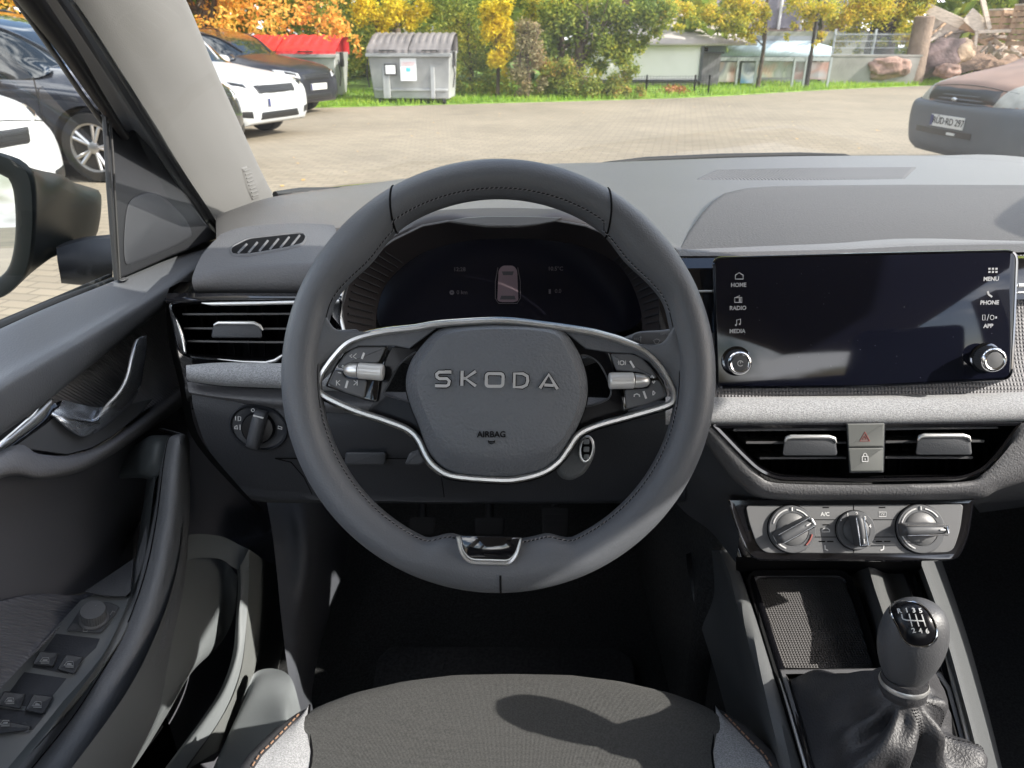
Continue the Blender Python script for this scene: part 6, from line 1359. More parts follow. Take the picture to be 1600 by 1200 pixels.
tree('yellow_maple', 'yellow topped tree hanging over the middle of the hedge', 1.2, 20.6, 3.2, .1, [(aY(x, y, 20.4).x, 20.4, aY(x, y, 20.4).z, r) for x, y, r in ((850, 10, .5), (880, 0, .5), (920, -10, .5), (1050, 5, .35), (1035, 20, .3), (1075, 20, .25), (1090, 35, .15), (1060, 40, .15), (840, 30, .4), (910, 25, .3))], L_mix, .085, 2600, 'autumn trees round the yard', 13)
tree('lime_tree', 'slim tree with hanging yellow leaves in front of the slate house', 6.9, 22.5, 3.4, .05, [(aY(x, y, 22).x, 22, aY(x, y, 22).z, r) for x, y, r in ((1120, 20, .38), (1150, 30, .4), (1180, 12, .42), (1130, 42, .2), (1165, 52, .2), (1190, 40, .2), (1145, 5, .4), (1200, 20, .2), (1175, 62, .12))], L_mix, .085, 2200, 'autumn trees round the yard', 14)
tree('cherry_tree', 'bare stemmed young tree on the grass beside the glass shelter', *aG(1268, 126).xy, 3.9, .11, [(aY(x, y, 21.8).x, 21.8, aY(x, y, 21.8).z, r) for x, y, r in ((1270, 15, .32), (1250, 5, .35), (1290, 10, .35), (1262, 40, .18), (1285, 55, .14), (1240, 38, .13), (1275, 68, .1), (1230, 58, .1), (1265, 25, .2))], L_mix, .08, 950, 'autumn trees round the yard', 15, lean=.12)
tree('oak_tree', 'thick dark trunked tree with yellow green leaves behind the wire fence', 11.9, 26.5, 4.2, .42, [(aY(x, y, 26).x, 26 + .1 * (x % 7), aY(x, y, 26).z, r) for x, y, r in ((1330, 15, .6), (1360, 5, .7), (1395, 15, .6), (1425, 20, .5), (1310, 30, .4), (1440, 5, .6), (1415, 40, .3), (1380, 66, .22), (1340, 55, .3), (1460, 0, .5), (1320, 70, .28), (1350, 85, .2), (1425, 60, .25), (1400, 55, .2))], L_mix, .11, 3800, 'autumn trees round the yard', 16, bark=M_barkd)
tree('conifer_hedge', 'tall dark hedge tree behind the timber heap', 19, 31, 4, .2, clump_box(14, 24, 30, 33, 1, 5.2, 26, .7, 1.2, 17), L_green, .14, 3200, 'autumn trees round the yard', 18)
o_ = G(); leafs = clump_box(-30, 6, 23.5, 29, .3, 8.5, 190, 1.0, 1.9, 19) + clump_box(16, 46, 31, 38, .5, 6.5, 70, 1.2, 2, 20)
for i, c in enumerate(leafs): leaves(o_, V(c[:3]), c[3], 150, .32, 900 + i)
o = o_.build('woodland', L_green, smooth=0); o['kind'] = 'stuff'; tag(o, 'dense green woodland closing off the view behind the yard', 'woodland')
o_ = G()
for i, c in enumerate(clump_box(-26, -9, -9, -2, 1.5, 6, 26, .9, 1.6, 21)): leaves(o_, V(c[:3]), c[3], 110, .16, 2000 + i)
o = o_.build('roadside_foliage', L_orange, smooth=0); o['kind'] = 'stuff'; tag(o, 'orange autumn foliage that the door mirror reflects', 'foliage')
o_ = G()   # scrub with dead leaves by the fence
leaves(o_, aY(1055, 143, 20.2), .22, 260, .05, 77, squash=(1.6, 1, .7)); o_.build('dry_shrub', leafmat('rust_leaf', [(.25, .08, .03), (.5, .18, .06), (.45, .25, .08)], .3), smooth=0)
tag(bpy.data.objects['dry_shrub'], 'low rust coloured dry shrub at the foot of the white wall', 'shrub')

# ================================================================== WASTE CONTAINERS
M_galv = mat('galvanised_steel', (.36, .365, .36), .5, .35, var=(1.5, .75, 1.2), dirt=(4, .2))
M_lidg = mat('grey_plastic_lid', (.16, .145, .14), .55, var=(2, .8, 1.2))
M_lidr = mat('red_plastic_lid', (.62, .03, .03), .45)
M_paper = mat('paper_white', (.75, .76, .76), .7)
def container(x, y, w, h, dpt, rz, lid, label, notes=True):
    t = thing('waste_container', label, 'waste container', (x, y, 0), rz, group='large wheeled waste containers', local=True)
    g = G(); b = h * .72; hw = w / 2
    g.grid([[V((-hw * .93, -dpt * .42, .12)), V((hw * .93, -dpt * .42, .12)), V((hw * .93, dpt * .42, .12)), V((-hw * .93, dpt * .42, .12))], [V((-hw, -dpt / 2, b)), V((hw, -dpt / 2, b)), V((hw, dpt / 2, b * 1.05)), V((-hw, dpt / 2, b * 1.05))]], cu=True, cap0=True, cap1=True)
    bd = g.build('bin_body', M_galv, t, bevel=.02)
    g = G()
    for k in (-.62, -.2 if not notes else -.55, .55): g.box((k * hw, -dpt * .47, .12 + b * .42), (.09, .05, b * .82), Matrix.Rotation(-.06, 3, 'X'))
    g.box((0, -dpt / 2 - .02, b - .02), (w * 1.04, .06, .07)); g.box((0, -dpt * .45, .3), (w * .9, .03, .05)); g.build('stiffener', M_galv, bd, bevel=.008)
    g = G()
    for sx in (-1, 1):
        g.box((sx * (hw + .02), -.1, b - .1), (.05, .16, .3)); g.tube([V((sx * (hw + .03), -dpt * .4, b * .9)), V((sx * (hw + .07), -dpt * .4, b * .6)), V((sx * (hw + .03), -dpt * .4, b * .35))], .015, 6)
        for sy in (-1, 1): g.lathe((sx * hw * .8, sy * dpt * .33, .09), (1, 0, 0), [(.09, -.025), (.09, .025)], 16)
    g.build('castor', M_rubber, bd, bevel=.004)
    for q in (-1, 1):
        g = G(); x0, x1 = (-hw * 1.02, -.01) if q < 0 else (.01, hw * 1.02)
        n = 46; rows = []
        prof = [(-dpt * .52, b + .02), (-dpt * .50, b + .09), (-dpt * .30, b + h * .14), (dpt * .05, h * .97), (dpt * .3, h), (dpt * .5, h * .98), (dpt * .52, b)]
        prof = [(p.x, p.y) for p in cr([V((a, c, 0)) for a, c in prof], 24)]
        for a, c in prof:
            row = []
            for i in range(n + 1):
                u_ = i / n; k = (u_ * 6) % 1; rr = .022 if .25 < k < .75 else 0
                row.append(V((x0 + (x1 - x0) * u_, a - rr * .5, c + rr * (1 if prof.index((a, c)) > 5 else 0))))
            rows.append(row)
        g.grid(rows); ld_ = g.build('lid', lid, t, smooth=30)
        g = G(); g.tube([V(((x0 + x1) / 2 - .16, -dpt * .52, b + .06)), V(((x0 + x1) / 2 - .16, -dpt * .56, b + .07)), V(((x0 + x1) / 2 + .16, -dpt * .56, b + .07)), V(((x0 + x1) / 2 + .16, -dpt * .52, b + .06))], .014, 6); g.build('lid_grip', M_rubber, ld_)
    if notes:
        sx = hw / .915
        g = G(); g.box((-.02 * 1, -dpt * .5 - .005, b * .70), (.36 * sx, .006, b * .44), Matrix.Rotation(-.06, 3, 'X')); nt_ = g.build('notice', M_paper, bd)
        g = G(); g.box((-.02, -dpt * .5 - .011, b * .70), (.09, .004, .07), Matrix.Rotation(-.06, 3, 'X')); g.build('notice_mark', mat('teal_print', (.1, .5, .55), .6), nt_)
        g = G()
        for k in range(3): g.box((-.02, -dpt * .5 - .011, b * .84 - k * .028 + .0), (.28, .004, .008), Matrix.Rotation(-.06, 3, 'X'))
        g.build('notice_lines', mat('pink_print', (.7, .4, .4), .6), nt_)
        g = G(); g.box((-.42 * sx, -dpt * .5 - .005, b * .70), (.26, .012, .22), Matrix.Rotation(-.06, 3, 'X')); fr = g.build('sign_frame', M_rubber, bd)
        g = G(); g.box((-.42 * sx, -dpt * .5 - .013, b * .70), (.21, .006, .17), Matrix.Rotation(-.06, 3, 'X')); g.build('sign_plate', M_paper, fr)
    return t
container(-2.14, 17.7, 1.76, 1.40, 1.1, R_(-4), M_lidg, 'grey steel waste container with ribbed grey lid and white notices')
container(-5.15, 18.5, 2.6, 1.36, 1.2, R_(-3), M_lidr, 'steel waste container with bright red ribbed lids behind the black car', notes=False)

# ================================================================== CARS
M_tyre = mat('tyre', (.012, .012, .012), .8); M_alloy = mat('alloy', (.5, .5, .5), .3, .9); M_cglass = mat('tinted_glass', (.01, .013, .015), .04, coat=1)
M_lamp = mat('headlamp', (.55, .56, .57), .08, .3, coat=1); M_oldlamp = mat('clouded_lamp', (.30, .30, .27), .35, var=(7, .8, 1.2)); M_plate = mat('plate_white', (.5, .5, .48), .4); M_blue = mat('plate_blue', (.01, .018, .10), .4); M_grille = mat('grille_black', (.01, .01, .011), .35)
M_trimc = mat('car_trim_plastic', (.03, .03, .032), .6)
class Surf:
    def __init__(s, rows, nu, nv):
        rs = [cr(r, nu) for r in rows]; cols = [cr([r[i] for r in rs], nv) for i in range(nu)]; s.R = [[c[j] for c in cols] for j in range(nv)]; s.nu, s.nv = nu, nv
    def p(s, u, v):
        a, b = min(max(u, 0), .9999) * (s.nu - 1), min(max(v, 0), .9999) * (s.nv - 1); i, j = int(a), int(b); fa, fb = a - i, b - j
        return s.R[j][i].lerp(s.R[j][i + 1], fa).lerp(s.R[j + 1][i].lerp(s.R[j + 1][i + 1], fa), fb)
    def n(s, u, v):
        e = .01; a = s.p(u + e, v) - s.p(u - e, v); b = s.p(u, v + e) - s.p(u, v - e); k = b.cross(a); return k.normalized() if k.length > 1e-9 else V((0, 0, 1))
    def patch(s, quad, off, g, nu=14, nv=8, sgn=1, edge=.004):
        (a, b, c, d) = quad; rows = []
        for j in range(-1, nv + 2):
            fj = min(max(j / nv, 0), 1); row = []
            for i in range(-1, nu + 2):
                fi = min(max(i / nu, 0), 1); u0 = a[0] + (b[0] - a[0]) * fi; v0 = a[1] + (b[1] - a[1]) * fi; u1 = d[0] + (c[0] - d[0]) * fi; v1 = d[1] + (c[1] - d[1]) * fi
                u, v = u0 + (u1 - u0) * fj, v0 + (v1 - v0) * fj; k = -edge if (j in (-1, nv + 1) or i in (-1, nu + 1)) else off
                row.append(s.p(u, v) + s.n(u, v) * (sgn * k))
            rows.append(row)
        g.grid(rows); return g
def fhit(bv, y, z, off):
    r = bv.ray_cast(V((1.5, y, z)), V((-1, 0, 0)))
    if r[0] is None or r[0].x < -1.3: return None
    n = r[1] if r[1].x > 0 else -r[1]; return r[0] + n * off
def fpatch(bv, q, off, nu, nv):
    rows = []; last = None; (a, b, c, d) = [V(p) for p in q]
    for j in range(nv + 1):
        row = []
        for i in range(nu + 1):
            p = a.lerp(b, i / nu).lerp(d.lerp(c, i / nu), j / nv); e = off if 0 < i < nu and 0 < j < nv else -.003
            h = fhit(bv, p.x, p.y, e); h = h if h is not None else (last or V((-.4, p.x, p.y))); last = h; row.append(h)
        rows.append(row)
    return G().grid(rows)
def bool_cut(o, cutters):
    for c in cutters:
        m = o.modifiers.new('c', 'BOOLEAN'); m.operation = 'DIFFERENCE'; m.object = c; m.solver = 'EXACT'
    dg = bpy.context.evaluated_depsgraph_get(); dg.update(); me = bpy.data.meshes.new_from_object(o.evaluated_get(dg)); o.modifiers.clear(); o.data = me
    for c in cutters: bpy.data.objects.remove(c)
def wheel_(par, x, y, r, side, mats=True):
    g = G(); g.lathe((x, y, r), (0, side, 0), [(r * .62, -.10), (r * .93, -.11), (r, -.07), (r, .07), (r * .95, .105), (r * .70, .11), (r * .68, .08)], 40); w_ = g.build('wheel', M_tyre, par, smooth=40)
    g = G(); g.lathe((x, y, r), (0, side, 0), [(r * .70, .085), (r * .69, .105), (r * .64, .10), (r * .62, .02)], 40, cap=False)
    for k in range(10):
        a = 2 * math.pi * k / 10 + (.12 if k % 2 else -.12); p = V((x, y, r)); d = V((math.cos(a), 0, math.sin(a))); a2 = 2 * math.pi * (k // 2 * 2 + (.0)) / 10; 
        g.tube([p + V((0, side * .085, 0)) + V((math.cos(2 * math.pi * (k // 2) / 5), 0, math.sin(2 * math.pi * (k // 2) / 5))) * r * .12, p + V((0, side * .095, 0)) + V((math.cos(2 * math.pi * (k // 2) / 5 + (.16 if k % 2 else -.16)), 0, math.sin(2 * math.pi * (k // 2) / 5 + (.16 if k % 2 else -.16)))) * r * .64], .018, 6)
    g.lathe((x, y, r), (0, side, 0), [(r * .17, .06), (r * .17, .10), (r * .1, .108)], 20); g.build('rim', M_alloy, w_, smooth=40)
    g = G(); g.lathe((x, y, r), (0, side, 0), [(r * .62, .0), (r * .62, .01)], 30); g.build('brake_disc', M_grille, w_)
def car(x, y, az, label, paint, style='hatch', L=4.35, W=1.80, H=1.46, hood=.92, cladding=False, cat='car', name='parked_car', group='cars parked in a row with their noses to the yard', plate=None):
    t = thing(name, label, cat, (x, y, 0), az, group=group, local=True)      # nose at the origin, car runs towards local -x
    hw = W / 2
    def sec(s_, w_, zb, zs_, zt, cr_=.03, tum=.96):
        return [V((-s_, -w_ * .86, zb)), V((-s_, -w_ * .97, zb + .10)), V((-s_, -w_, zb + (zs_ - zb) * .5)), V((-s_, -w_ * .985, zs_ - .08)), V((-s_, -w_ * .93, zs_)), V((-s_, -w_ * .72, zt - .01)), V((-s_, -w_ * .35, zt + cr_ * .7)), V((-s_, 0, zt + cr_))] + [V((-s_, w_ * .35, zt + cr_ * .7)), V((-s_, w_ * .72, zt - .01)), V((-s_, w_ * .93, zs_)), V((-s_, w_ * .985, zs_ - .08)), V((-s_, w_, zb + (zs_ - zb) * .5)), V((-s_, w_ * .97, zb + .10)), V((-s_, w_ * .86, zb))]
    hd = hood
    if style == 'van':
        st = [(-.0, hw * .74, .30, .60, .72), (.03, hw * .84, .26, .68, .80), (.10, hw * .93, .24, .74, .865), (.22, hw * .965, .22, .80, .90), (.45, hw * .985, .2, .88, .96), (.8, hw, .2, .94, hd + .10), (1.15, hw, .2, .98, hd + .2), (2.0, hw, .2, 1.02, hd + .22), (3.9, hw, .22, 1.05, hd + .22), (L - .02, hw * .95, .3, 1.03, 1.05)]
    else:
        st = [(.0, hw * .60, .31, .52, .60), (.025, hw * .74, .25, .60, hd - .24), (.08, hw * .86, .22, .66, hd - .17), (.2, hw * .94, .2, .72, hd - .10), (.5, hw * .98, .19, .80, hd - .03), (.9, hw, .19, .86, hd + .03), (1.35, hw, .19, .90, hd + .09), (2.3, hw, .2, .94, hd + .09), (3.6, hw * .99, .21, .97, hd + .09), (L - .25, hw * .92, .26, .97, hd + .07), (L, hw * .8, .35, .85, .9)]
    S = Surf([sec(*a) for a in st], 72, 90)
    g = G(); g.grid(S.R, cap0=True, cap1=True)
    n = S.nu; g.f.append([]) if 0 else None
    # belly
    g.grid([[r[0] for r in S.R], [r[-1] for r in S.R]])
    body = g.build('body', paint, t, smooth=50)
    wr = .325 if style != 'suv' else .355; ax_ = .86 if style != 'van' else .80; ax2 = L - .85
    cut = []
    for xx in (ax_, ax2):
        for sd in (-1, 1):
            c = G(); c.lathe((-xx, sd * (hw - .13), wr), (0, sd, 0), [(wr + .055, 0), (wr + .055, .4)], 40); cut.append(c.build('arch_cut', M_grille, t, smooth=0))
    bool_cut(body, cut); body.data.shade_smooth(); body.data.set_sharp_from_angle(angle=R_(40))
    for xx in (ax_, ax2):
        for sd in (-1, 1): wheel_(t, -xx, sd * (hw - .12), wr, sd)
    if cladding:
        g = G()
        for xx in (ax_, ax2):
            for sd in (-1, 1): g.tube([V((-xx + (wr + .075) * math.cos(R_(a)), sd * (hw + .0), wr + (wr + .075) * math.sin(R_(a)))) for a in range(-10, 191, 10)], .03, 6, flat=.5)
        g.build('arch_trim', M_trimc, t, smooth=60)
    # greenhouse
    def gs(s_, wl, zl, wr_, zr): return [V((-s_, -wl, zl)), V((-s_, -(wl + wr_) / 2 - .02, (zl + zr) / 2)), V((-s_, -wr_, zr - .05)), V((-s_, -wr_ * .75, zr)), V((-s_, 0, zr + .02)), V((-s_, wr_ * .75, zr)), V((-s_, wr_, zr - .05)), V((-s_, (wl + wr_) / 2 + .02, (zl + zr) / 2)), V((-s_, wl, zl))]
    c0, c1 = (1.2, 1.95) if style != 'van' else (1.3, 1.9)
    b0_ = st[6][4]
    Gs = Surf([gs(c0, hw * .86, b0_ - .06, hw * .70, b0_ - .02), gs(c0 + .12, hw * .9, b0_ - .1, hw * .70, b0_ + .07), gs((c0 + c1) / 2 + .08, hw * .92, b0_ - .12, hw * .71, (b0_ + H) / 2 + .06), gs(c1 + .12, hw * .93, b0_ - .12, hw * .70, H - .04), gs(c1 + .5, hw * .93, b0_ - .12, hw * .70, H), gs(L - 1.2, hw * .93, b0_ - .12, hw * .69, H - .02), gs(L - .6, hw * .9, b0_ - .12, hw * .66, H - .14), gs(L - .15, hw * .86, b0_ - .12, hw * .66, b0_ + .02)], 60, 60)
    g = G(); g.grid(Gs.R, cap0=True, cap1=True); gh_ = g.build('glasshouse', M_cglass, t, smooth=50)
    g = G(); Gs.patch([(.26, .34), (.74, .34), (.74, .9), (.26, .9)], .012, g, 24, 24); g.build('roof', paint, t, smooth=60)
    g = G()
    for u in (.225, .775): 
        for a in ((u, .03, .31), ): g.tube([Gs.p(u + (.03 if u < .5 else -.03) * (1 - (v - a[1]) / .3), v) + Gs.n(u, v) * .004 for v in [a[1] + (a[2] - a[1]) * k / 8 for k in range(9)]], .034, 8, flat=.6)
        g.tube([Gs.p(u, .3 + .6 * k / 12) for k in range(13)], .03, 8, flat=.6)
        uu = .1 if u < .5 else .9
        g.tube([Gs.p(u, .52), Gs.p((u + uu) / 2, .52), Gs.p(.02 if u < .5 else .98, .52)], .035, 6, flat=.5)
    g.build('pillar', paint, gh_, smooth=60)
    if style in ('suv', 'estate'):
        g = G()
        for u in (.27, .73): g.tube([Gs.p(u, .36) + V((0, 0, .0)), Gs.p(u, .40) + V((0, 0, .04)), Gs.p(u, .6) + V((0, 0, .045)), Gs.p(u, .8) + V((0, 0, .03))], .014, 6)
        g.build('roof_rail', M_trimc, t)
    # lamps and openings laid on the skin by looking at the nose from the front
    bvb = bvh(body)
    fp = lambda q, off=.006, nu=14, nv=8: fpatch(bvb, q, off, nu, nv)
    for sd in (-1, 1):
        q = dict(hatch=[(.50, .63), (.83, .72), (.80, .80), (.52, .73)], suv=[(.48, .72), (.84, .80), (.82, .88), (.50, .84)], van=[(.50, .69), (.84, .69), (.80, .98), (.62, .92)], estate=[(.50, .66), (.83, .75), (.80, .83), (.52, .77)])[style]
        hl = fp([(sd * a * hw / .9, b) for a, b in q]).build('headlight', M_lamp if style != 'van' else M_oldlamp, t, smooth=60)
        if style != 'van':
            fp([(sd * (a * .6 + .66 * .4) * hw / .9, b * .6 + .4 * sum(c[1] for c in q) / 4) for a, b in q], .010).build('lamp_lens', M_grille, hl, smooth=60)
            fp([(sd * .56, .30), (sd * .78, .33), (sd * .76, .42), (sd * .58, .40)], .006).build('fog_lamp_recess', M_grille, t, smooth=60)
    if style != 'van':
        gr = fp([(-.42, .60), (.42, .60), (.46, .72), (-.46, .72)], .006, 24, 6).build('grille', M_grille, t, smooth=60)
        for k in range(4): fp([(-.40, .612 + k * .028), (.40, .612 + k * .028), (.40, .620 + k * .028), (-.40, .620 + k * .028)], .011, 24, 2).build('grille_bar', M_alloy if k == 3 else M_trimc, gr, smooth=60)
        fp([(-.46, .27), (.46, .27), (.42, .38), (-.42, .38)], .006, 24, 6).build('lower_intake', M_grille, t, smooth=60)
    else: gr = fp([(-.58, .70), (.56, .70), (.52, .85), (-.52, .85)], .004, 24, 6).build('grille', M_grille, t, smooth=60)
    g = G()   # shut line of the bonnet
    for z0, y0 in ((0, 0),):
        L_ = [fhit(bvb, -.70 + 1.4 * k / 24, (.775 if style != 'van' else .865) - .05 * abs(-1 + k / 12) ** 2, .001) for k in range(25)]
        g.tube([p for p in L_ if p is not None], .005, 4)
    g.build('bonnet_gap', M_grille, t)
    return t, S, Gs, body, gr
def nose_plate(t, txt, z=.46, xoff=.012, blue=True):
    o = V((xoff, 0, z)); g = G(); g.box(o, (.012, .52, .11)); p_ = g.build('number_plate', M_plate, t, bevel=.002, seg=1)
    g = G(); g.box(o + V((.0075, -.24, 0)), (.003, .04, .10)); g.build('plate_band', M_blue, p_)
    if txt:
        cu = bpy.data.curves.new('t', 'FONT'); cu.body = txt; cu.align_x = 'CENTER'; cu.align_y = 'CENTER'; cu.size = .09; cu.extrude = .001; ob = bpy.data.objects.new('t', cu); COL.objects.link(ob)
        me = bpy.data.meshes.new_from_object(ob.evaluated_get(bpy.context.evaluated_depsgraph_get())); g = G()
        g.add([V((o.x + .0095 + v.co.z, .026 + v.co.x, z + v.co.y)) for v in me.vertices], [list(p.vertices) for p in me.polygons]); g.build('plate_text', M_black, p_, smooth=0)
        bpy.data.objects.remove(ob); bpy.data.meshes.remove(me)
    return p_
P_white = mat('white_paint', (.42, .43, .44), .4, coat=.3, spec=.3); P_dark = mat('dark_blue_grey_paint', (.042, .045, .055), .25, .5, coat=1); P_black = mat('black_blue_paint', (.014, .015, .021), .38, .2, coat=.35, spec=.3)
P_brown = mat('faded_brown_paint', (.24, .155, .118), .6, 0, spec=.3, var=(2, .85, 1.2)); P_bump = mat('grey_bumper', (.07, .077, .086), .55, var=(2, .9, 1.1))
# white crossover whose nose shows at the far left
t, S, Gs, bd, gr = car(-3.4, 5.0, R_(-8), 'white car nose at the far left of the driver door window', P_white, 'suv', L=4.4, H=1.6, hood=.98, cladding=True)
t, S, Gs, bd, gr = car(-3.06, 8.2, R_(-5), 'dark blue grey estate car side seen past the frame of the driver window', P_dark, 'estate', L=4.6, H=1.52, hood=.95)
t, S, Gs, bd, gr = car(-3.25, 11.1, R_(-20), 'low white hatchback with bright bonnet beside the pale windscreen pillar', P_white, 'hatch', L=4.3, H=1.45, hood=.88)
nose_plate(t, None, .49, .012)
t, S, Gs, bd, gr = car(-3.6, 14.9, R_(-20), 'black blue hatchback parked in front of the red lidded container', P_black, 'hatch', L=4.35, H=1.47, hood=.93)
nose_plate(t, None, .49, .012)
# door mirrors and door gaps on the row
def mirrors(t, x, hw, z, m_):
    for sd in (-1, 1):
        g = G(); rows = []
        for s_, w_, h_ in ((0, .03, .03), (.03, .10, .075), (.1, .125, .085), (.17, .12, .08), (.19, .1, .065)): rows.append([V((-x - s_, sd * (hw + .12) + w_ * math.cos(2 * math.pi * k / 16), z + h_ * math.sin(2 * math.pi * k / 16))) for k in range(16)])
        g.grid(rows, cu=True, cap0=True, cap1=True); g.tube([V((-x - .08, sd * (hw - .06), z - .06)), V((-x - .08, sd * (hw + .06), z - .05))], .03, 8); g.build('door_mirror', m_, t, smooth=60)
cars_ = [o for o in bpy.data.objects if o.name.startswith('parked_car')]
for o, m_, z in zip(sorted(cars_, key=lambda o: o.name), (P_white, P_dark, P_white, P_black), (1.05, 1.02, .98, 1.0)):
    mirrors(o, 1.62, .9, z, m_)
    g = G()
    for sd in (-1, 1):
        for x in (1.28, 2.35, 3.3): g.tube([V((-x, sd * .893, .95)), V((-x + .0, sd * .905, .62)), V((-x + (.1 if x < 2 else 0), sd * .895, .3))], .006, 4)
        g.tube([V((-1.2, sd * .885, .28)), V((-3.4, sd * .885, .28))], .02, 6)
    g.build('door_gap', M_grille, o)
# brown van with grey bumper, right
van, S, Gs, bd, gr = car(4.36, 7.75, R_(185), 'old faded brown van with big grey bumper at the right edge', P_brown, 'van', L=4.1, W=1.70, H=1.83, hood=.93, name='van', cat='van', group=None)
g = G(); bz = [(.20, .86, -.05), (.28, .92, .03), (.42, .955, .065), (.56, .96, .075), (.67, .95, .06), (.705, .93, .0)]
rows = []
for z, wk, xo in bz:
    hwv = .85; row = []
    for i in range(41):
        a = -1 + 2 * i / 40; yy = hwv * 1.02 * a * wk * 1.02; xx = xo - .42 * abs(a) ** 3.6 - .06 * a * a; xx = xo - .05 * a * a - .17 * abs(a) ** 9; yy = hwv * 1.07 * a * (.9 + .1 * wk); row.append(V((xx, yy, z)))
    rows.append([V((-.75, -hwv * 1.03, z))] + row + [V((-.75, hwv * 1.03, z))])
g.loft(rows, 60, 24); bmp = g.build('front_bumper', P_bump, van, smooth=60)
nose_plate(van, 'RÜD·RD 297', .53, .078)
def bump_strip(z0, z1, a0, a1, off, m_, nm, par):
    g = G(); rr = []
    for z in (z0, z1): rr.append([V((.078 + off - .05 * a * a - .17 * abs(a) ** 9, .85 * 1.0 * a, z)) for a in [a0 + (a1 - a0) * k / 20 for k in range(21)]])
    d = V((-.03, 0, 0)); g.grid([[p + d for p in rr[0]], rr[0], rr[1], [p + d for p in rr[1]]]); return g.build(nm, m_, par, smooth=30)
bump_strip(.40, .455, -.62, .45, -.004, M_grille, 'lower_intake', bmp)
g = G(); 
for k, z in enumerate((.70, .735, .77)): g.loft([[V((.02 - .42 * abs(a) ** 4 - .05 * a * a - (z - .7) * .5, .85 * a * 1.0, z - .011)) for a in [-.55 + 1.1 * i / 12 for i in range(13)]], [V((.045 - .42 * abs(a) ** 4 - .05 * a * a - (z - .7) * .5, .85 * a, z)) for a in [-.55 + 1.1 * i / 12 for i in range(13)]], [V((.02 - .42 * abs(a) ** 4 - .05 * a * a - (z - .7) * .5, .85 * a, z + .011)) for a in [-.55 + 1.1 * i / 12 for i in range(13)]]], 20, 6)
g.build('grille_bars', P_bump, gr, smooth=60)
g = G(); g.loft([[V((.05, -.05, .745)), V((.05, -.01, .757)), V((.05, .04, .745))], [V((.065, -.03, .735)), V((.07, 0, .745)), V((.065, .03, .733))], [V((.05, -.035, .722)), V((.05, 0, .72)), V((.05, .04, .725))]], 8, 8); g.build('badge', M_satin, gr)
g = G(); g.box((.082, .10, .425), (.012, .12, .022)); g.build('intake_badge', M_plate, bmp)

# ================================================================== BUILDINGS AND YARD FURNITURE
def seg_box(g, a, b, z0, z1, th):
    a, b = V(a), V(b); d = (b - a); n = V((-d.y, d.x, 0)).normalized() * th / 2
    g.grid([[V((*(a - n).xy, z0)), V((*(b - n).xy, z0)), V((*(b + n).xy, z0)), V((*(a + n).xy, z0))], [V((*(a - n).xy, z1)), V((*(b - n).xy, z1)), V((*(b + n).xy, z1)), V((*(a + n).xy, z1))]], cu=True, cap0=True, cap1=True)
def XY(px, py, Y): p = aY(px, py, Y); return p
# white flat wall (low annex)
M_wwall = mat('white_render', (.72, .69, .69), .8, var=(1, .95, 1.04)); M_conc = mat('concrete', (.27, .26, .235), .9, var=(1.2, .75, 1.2), bump=(30, .005))
Yb = 22.5
t = thing('low_building', 'low white walled building behind the black wire fence', 'building', (XY(1050, 130, Yb).x, Yb, 0))
a, b = XY(900, 100, Yb), XY(1097, 100, Yb); zt_, zb_ = XY(1000, 68, Yb).z, XY(1000, 127, Yb).z
g = G(); g.box(((a.x + b.x) / 2, Yb + 2, (zt_ + zb_) / 2), (b.x - a.x, 4, zt_ - zb_)); w_ = g.build('wall', M_wwall, t)
g = G(); g.box(((a.x + b.x) / 2, Yb + 2.05, zb_ / 2 - .02), (b.x - a.x - .1, 4, zb_)); g.build('plinth', M_conc, t)
g = G(); g.box(((a.x + b.x) / 2, Yb - .03, zb_ + .02), (b.x - a.x + .04, .05, .05)); g.box((b.x - .03, Yb - .02, (zt_ + zb_) / 2), (.08, .05, zt_ - zb_)); g.build('edge_trim', M_hard, w_)
q0, q1, q2 = XY(900, 40, Yb + .3), XY(1175, 66, Yb + .3), XY(1060, 20, Yb + 4)
g = G(); g.add([V((q0.x, Yb - .2, zt_)), V((q1.x, Yb - .2, zt_ + .03)), V((q1.x - 1.6, Yb + 4, zt_ + 1.1)), V((q0.x, Yb + 4, zt_ + 1.1))], [[0, 1, 2, 3]]); g.build('roof', mat('pale_roof', (.42, .38, .36), .7, var=(1, .9, 1.1)), t, solid=.08)
# black wire fence in front of it
t = thing('wire_fence', 'low black wire fence along the white walled building', 'fence', (XY(1050, 150, 20.4).x, 20.4, 0))
for x in (1009, 1084, 1106): p = XY(x, 150, 20.2); g = G(); g.tube([V((p.x, p.y, 0)), V((p.x, p.y, XY(x, 117, 20.2).z))], .022, 6); g.build('post', M_black, t)
g = G(); p0, p1 = XY(960, 150, 20.2), XY(1110, 150, 20.2)
for k in range(8): g.tube([V((p0.x, p0.y, .1 + k * .05)), V((p1.x, p1.y, .1 + k * .05))], .004, 4)
for k in range(34): x = p0.x + (p1.x - p0.x) * k / 33; g.tube([V((x, p0.y, .05)), V((x, p0.y, .48))], .003, 4)
g.build('wire_mesh', M_black, t)
